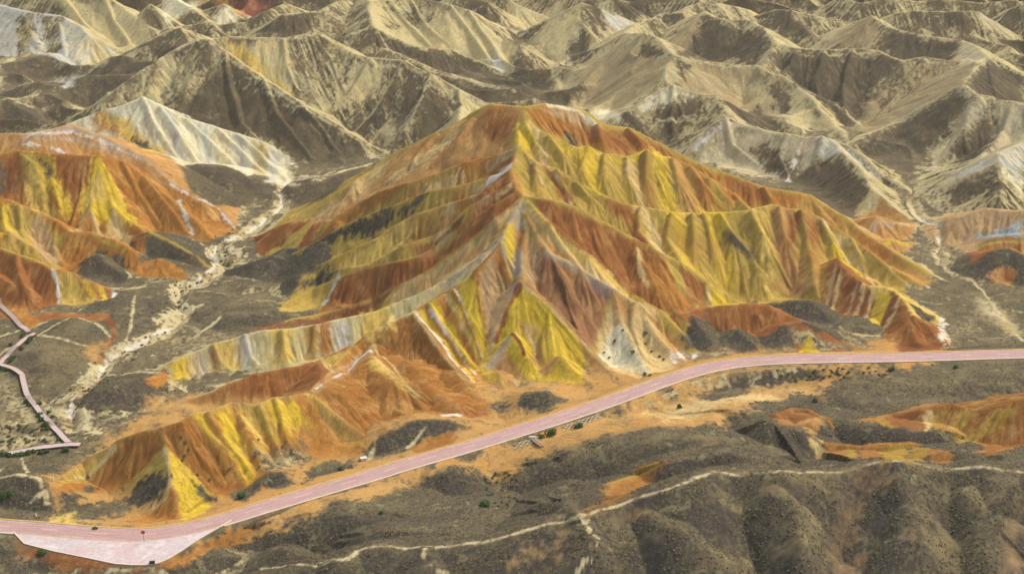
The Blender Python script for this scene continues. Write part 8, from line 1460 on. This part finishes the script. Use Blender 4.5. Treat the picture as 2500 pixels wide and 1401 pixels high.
mesh_obj('bracket', *box_data(-.05, .05, -.095, -.068, 2.9, 3.22), M_STEEL, dk)
mesh_obj('footing', *tube_data((0, 0, -.3), (0, 0, .06), .2, .17, 10), M_KERB, sg)
bx_, by_, bz_ = THINGS['bin']
bn = set_props(empty('storage_box', (bx_, by_, bz_), .08), 'small dark open box standing at the lower rim of the lay-by', 'box')
mesh_obj('base', *box_data(-.6, .6, -.3, .3, 0.03, .1), M_DARK, bn)
mesh_obj('front_panel', *box_data(-.6, .6, -.34, -.303, .03, .68), M_DARK, bn)
mesh_obj('back_panel', *box_data(-.6, .6, .303, .34, .03, .68), M_DARK, bn)
for s_ in (-1, 1): mesh_obj('side_panel', *box_data(*sorted((s_ * .603, s_ * .64)), -.34, .34, .03, .84), M_DARK, bn)
mesh_obj('lid', *box_data(-.59, .59, -.29, .29, .60, .64), M_DARK, bn)
for (x_, y_, z_), lab in THINGS['posts']:
    z_ = ground_z(x_, y_)
    t_ = set_props(empty('marker_post', (x_, y_, z_)), lab, 'post', 'white marker posts')
    mesh_obj('shaft', *tube_data((0, 0, -.2), (0, 0, 1.35), .17, .15, 8), M_WHITE, t_)
    mesh_obj('cap', *tube_data((0, 0, 1.35), (0, 0, 1.47), .15, .06, 8), M_WHITE, t_)
    if 'red' in lab: mesh_obj('band', *tube_data((0, 0, .1), (0, 0, .5), .185, .18, 8), M_RED, t_)
x_, y_, z_ = THINGS['block']
bk = set_props(empty('concrete_block', (x_, y_, ground_z(x_, y_)), .3), 'white concrete block lying beside the road verge', 'block')
mesh_obj('body', *box_data(-.8, .8, -.4, .4, -.2, .7), M_WHITE, bk); mesh_obj('top_slab', *box_data(-.9, .9, -.5, .5, .7, .82), M_WHITE, bk)
(ax_, ay_, _), (cx_, cy_, _) = THINGS['chute']
ch = set_props(empty('drain_chute', (ax_, ay_, ground_z(ax_, ay_))), 'pale drain outlet with a dark channel between lattice and gully', 'drain')
o_ = np.array(ch.location)
pa = np.array((ax_, ay_, ground_z(ax_, ay_) + .25)); pb = np.array((cx_, cy_, ground_z(cx_, cy_) + .2))
for s_ in (-.45, .45):
    v, f = bar_data(pa + (s_, 0, .2), pb + (s_, 0, .2), .16, .5); mesh_obj('channel_wall', np.array(v) - o_, f, M_LATT, ch)
v, f = bar_data(pa, pb, .74, .2); mesh_obj('channel_bed', np.array(v) - o_, f, M_WOOD, ch)
v, f = box_data(ax_ - 1.1, ax_ + .9, ay_ + .1, ay_ + .5, o_[2] - .3, o_[2] + .9); mesh_obj('head_wall', np.array(v) - o_, f, M_WHITE, ch)

# white lattice of slope protection on the bank below the road
LLAB = ['white diagonal slope lattice left of the round green bush', 'short white slope lattice between the two green bushes', 'white diagonal slope lattice right of the second green bush']
for (c0, c1, c2, c3), lab in zip(THINGS['lattice'], LLAB):
    c0, c1, c2, c3 = [np.array(q_) for q_ in (c0, c1, c2, c3)]
    lt = set_props(empty('slope_lattice', (c0 + c2) / 2), lab, 'lattice', 'white lattices on the road bank')
    lo = np.array(lt.location)
    n = max(3, int(np.linalg.norm(c1 - c0) / 1.5))
    def P2(u_, v_):
        p_ = (c0 * (1 - u_) + c1 * u_) * (1 - v_) + (c3 * (1 - u_) + c2 * u_) * v_
        return np.array((p_[0], p_[1], ground_z(p_[0], p_[1]) + .22))
    for i in range(n):
        for ua, ub in ((i / n, (i + 1.6) / n), ((i + 1.6) / n, i / n)):
            if max(ua, ub) > 1.001: continue
            pm_ = (P2(ua, 0) + P2(ub, 1)) / 2; mid_ = P2((ua + ub) / 2, .5); lift = max(0, mid_[2] - pm_[2])
            v, f = bar_data(P2(ua, 0) + (0, 0, lift), P2(ub, 1) + (0, 0, lift), .12, .25)
            mesh_obj('bar', np.array(v) - lo, f, M_LATT, lt)
    for v_ in (0, 1):
        pr = [bar_data(P2(i / n, v_), P2((i + 1) / n, v_), .12, .3) for i in range(n)]
        v, f = join(pr); mesh_obj('rail', np.array(v) - lo, f, M_LATT, lt)

# ---------- bushes ----------
def leaf_cloud(seed, n, size, flat=.75):
    """many small bent leaf clumps through the volume of a bush of radius 1"""
    rg = random.Random(seed); V, F = [], []
    lobes = [(rg.uniform(-.45, .45), rg.uniform(-.45, .45), rg.uniform(.3, .75), rg.uniform(.35, .6)) for _ in range(7)]
    for _ in range(n):
        lx, ly, lz, lr = rg.choice(lobes)
        a_, c_ = rg.uniform(0, 2 * math.pi), rg.uniform(-.6, 1)
        rr = lr * rg.uniform(.6, 1.05); s_ = math.sqrt(1 - c_ * c_)
        c = np.array((lx + rr * s_ * math.cos(a_), ly + rr * s_ * math.sin(a_), max(.02, (lz + rr * c_) * flat)))
        nrm = np.array((s_ * math.cos(a_), s_ * math.sin(a_), c_ + .4)) + np.array([rg.gauss(0, .45) for _ in range(3)])
        nrm /= np.linalg.norm(nrm)
        t_ = np.cross(nrm, [rg.gauss(0, 1) for _ in range(3)]); t_ /= np.linalg.norm(t_); b_ = np.cross(nrm, t_)
        k_ = size * rg.uniform(.6, 1.3); o = len(V)
        V += [c - t_ * k_, c - b_ * k_ * .5 + nrm * k_ * .25, c + t_ * k_, c + b_ * k_ * .5 + nrm * k_ * .25]; F.append((o, o + 1, o + 2, o + 3))
    return V, F
def stem_data(seed):
    rg = random.Random(seed); parts = []
    for _ in range(5):
        a_ = rg.uniform(0, 6.28); parts.append(tube_data((0, 0, -.15), (.45 * math.cos(a_), .45 * math.sin(a_), rg.uniform(.35, .6)), .05, .02, 5))
    return join(parts)
def proto(name, seed, n, size, m):
    me = bpy.data.meshes.new(name); v, f = leaf_cloud(seed, n, size); me.from_pydata([tuple(map(float, q_)) for q_ in v], [], f); me.materials.append(m); return me
STEM_ME = []
for s_ in range(3):
    me = bpy.data.meshes.new('stem'); v, f = stem_data(s_); me.from_pydata([tuple(map(float, q_)) for q_ in v], [], f); me.materials.append(M_STEM); STEM_ME.append(me)
BIG = [proto('foliage', 11 + i, 420, .13, M_LEAF) for i in range(4)]
MED = [proto('foliage', 31 + i, 220, .17, M_LEAF) for i in range(4)]
SML = [proto('foliage', 51 + i, 90, .24, M_SCRUB) for i in range(4)]
GRY = [proto('foliage', 71 + i, 120, .22, M_LEAF2) for i in range(4)]
rb = random.Random(9)
def bush(name, p_, r_, fol, label, group=None, cat='bush'):
    t_ = set_props(empty(name, (p_[0], p_[1], ground_z(p_[0], p_[1]) - .03), rb.uniform(0, 6.28)), label, cat, group)
    t_.scale = (r_ * rb.uniform(.9, 1.15), r_ * rb.uniform(.9, 1.15), r_ * rb.uniform(.85, 1.1))
    for nm, me in (('foliage', rb.choice(fol)), ('stem', rb.choice(STEM_ME))):
        c_ = bpy.data.objects.new(nm, me); COL.objects.link(c_); c_.parent = t_
    return t_
for p_, r_, lab in THINGS['bush']: bush('bush', p_, r_, BIG if r_ > 1.3 else MED, lab)
for p_, r_ in THINGS['hedge']: bush('bush', p_, r_ * 1.05, MED, 'dark green bush growing close beside the boardwalk', 'bushes along the boardwalk')
for p_ in THINGS['cone']: bush('shrub', p_, rb.uniform(.5, .9), SML, 'dark shrub dotted on the pale cream slope above the road', 'shrubs on the pale slope', 'shrub')
for p_ in THINGS['fronts']: bush('shrub', p_, rb.uniform(.5, .8), GRY, 'grey-green shrub dotted on the orange front hill', 'shrubs on the front hill', 'shrub')
for p_ in THINGS['stream']: bush('shrub', p_, rb.uniform(.35, .7), SML, 'small dark shrub in the sandy dry stream bed', 'shrubs along the dry stream', 'shrub')
for p_ in THINGS['wash']: bush('shrub', p_, rb.uniform(.35, .75), GRY if rb.random() < .5 else SML, 'grey-green shrub on the sandy wash below the road', 'shrubs on the wash below the road', 'shrub')
for p_ in THINGS['sand']: bush('shrub', p_, rb.uniform(.4, .8), SML, 'small shrub on the pale sand beside the boardwalk', 'shrubs on the sand by the boardwalk', 'shrub')

# ---------- dry tussocks on the grassed slopes: too many to count ----------
rg = np.random.RandomState(4)
def scatter(n, ymin, ymax, thr):
    y = rg.uniform(ymin, ymax, n); s_ = rg.uniform(-.37, .37, n)
    i = np.clip(np.searchsorted(G.ys, y), 1, G.ny - 1); j = np.clip(np.searchsorted(G.ss, s_), 1, G.nx - 1)
    keep = (VEG[i, j] > thr) & (G.road_d[i, j] > 4.5) & (noise(G.X[i, j] / 6, G.Y[i, j] / 6, 201) + .35 * rg.rand(n) > .02)
    i, j = i[keep], j[keep]
    return G.X[i, j] + rg.uniform(-.2, .2, len(i)), G.Y[i, j] + rg.uniform(-.2, .2, len(i)), Z[i, j]
xs, ys_, zs = [np.concatenate(q_) for q_ in zip(scatter(60000, 262, 400, .6), scatter(30000, 400, 560, .6))]
n = len(xs)
K = 5
ang = rg.uniform(0, 6.28, n)[:, None] + np.arange(K)[None] * (2 * np.pi / K)
rad = rg.uniform(.18, .42, n)[:, None] * rg.uniform(.7, 1.3, (n, K))
hgt = rg.uniform(.12, .32, n)
ring = np.stack([xs[:, None] + rad * np.cos(ang), ys_[:, None] + rad * np.sin(ang), np.repeat((zs - .06)[:, None], K, 1)], -1)
top = np.stack([xs + rg.normal(0, .08, n), ys_ + rg.normal(0, .08, n), zs + hgt], -1)
vv = np.concatenate([ring, top[:, None]], 1).reshape(-1, 3).astype(np.float32)
b0 = (np.arange(n) * (K + 1))[:, None, None]
tri = np.stack([np.arange(K), (np.arange(K) + 1) % K, np.full(K, K)], -1)[None] + b0
tri = tri.reshape(-1, 3).astype(np.int32)
me = bpy.data.meshes.new('tussocks'); me.vertices.add(len(vv)); me.vertices.foreach_set('co', vv.ravel())
me.loops.add(tri.size); me.loops.foreach_set('vertex_index', tri.ravel())
me.polygons.add(len(tri)); me.polygons.foreach_set('loop_start', np.arange(0, tri.size, 3, dtype=np.int32)); me.update()
pick = rg.rand(n, 1)
tc_ = np.where(pick < .35, PAL['VL'] * .95, np.where(pick < .6, PAL['VO'] * .75, PAL['V'] * .95)) * rg.uniform(.65, 1.1, (n, 1))
cc = np.concatenate([np.repeat(tc_, K + 1, 0), np.ones((n * (K + 1), 1))], 1).astype(np.float32)
me.attributes.new('earth', 'FLOAT_COLOR', 'POINT').data.foreach_set('color', cc.ravel())
me.materials.append(earth_material('dry grass', .95, .02, 5.0, False))
tu = bpy.data.objects.new('tussocks', me); COL.objects.link(tu)
set_props(tu, 'dry olive grass tussocks covering the dark slopes and valley floor', 'grass', kind='stuff')

# ---------- thin dry haze over the whole valley ----------
v, f = box_data(-6500, 6500, -150, 3600, -45, 226)
hz = mesh_obj('haze', v, f, M_WHITE); hz.data.materials.clear()
hm = bpy.data.materials.new('dusty air'); hm.use_nodes = True; hn = hm.node_tree.nodes; hn.clear()
ho = hn.new('ShaderNodeOutputMaterial'); pv = hn.new('ShaderNodeVolumePrincipled')
pv.inputs['Color'].default_value = (.95, .88, .74, 1); pv.inputs['Density'].default_value = 0.00008; pv.inputs['Anisotropy'].default_value = 0.2
hm.node_tree.links.new(pv.outputs[0], ho.inputs['Volume']); hz.data.materials.append(hm)
set_props(hz, 'thin pale haze over the whole valley', kind='stuff')
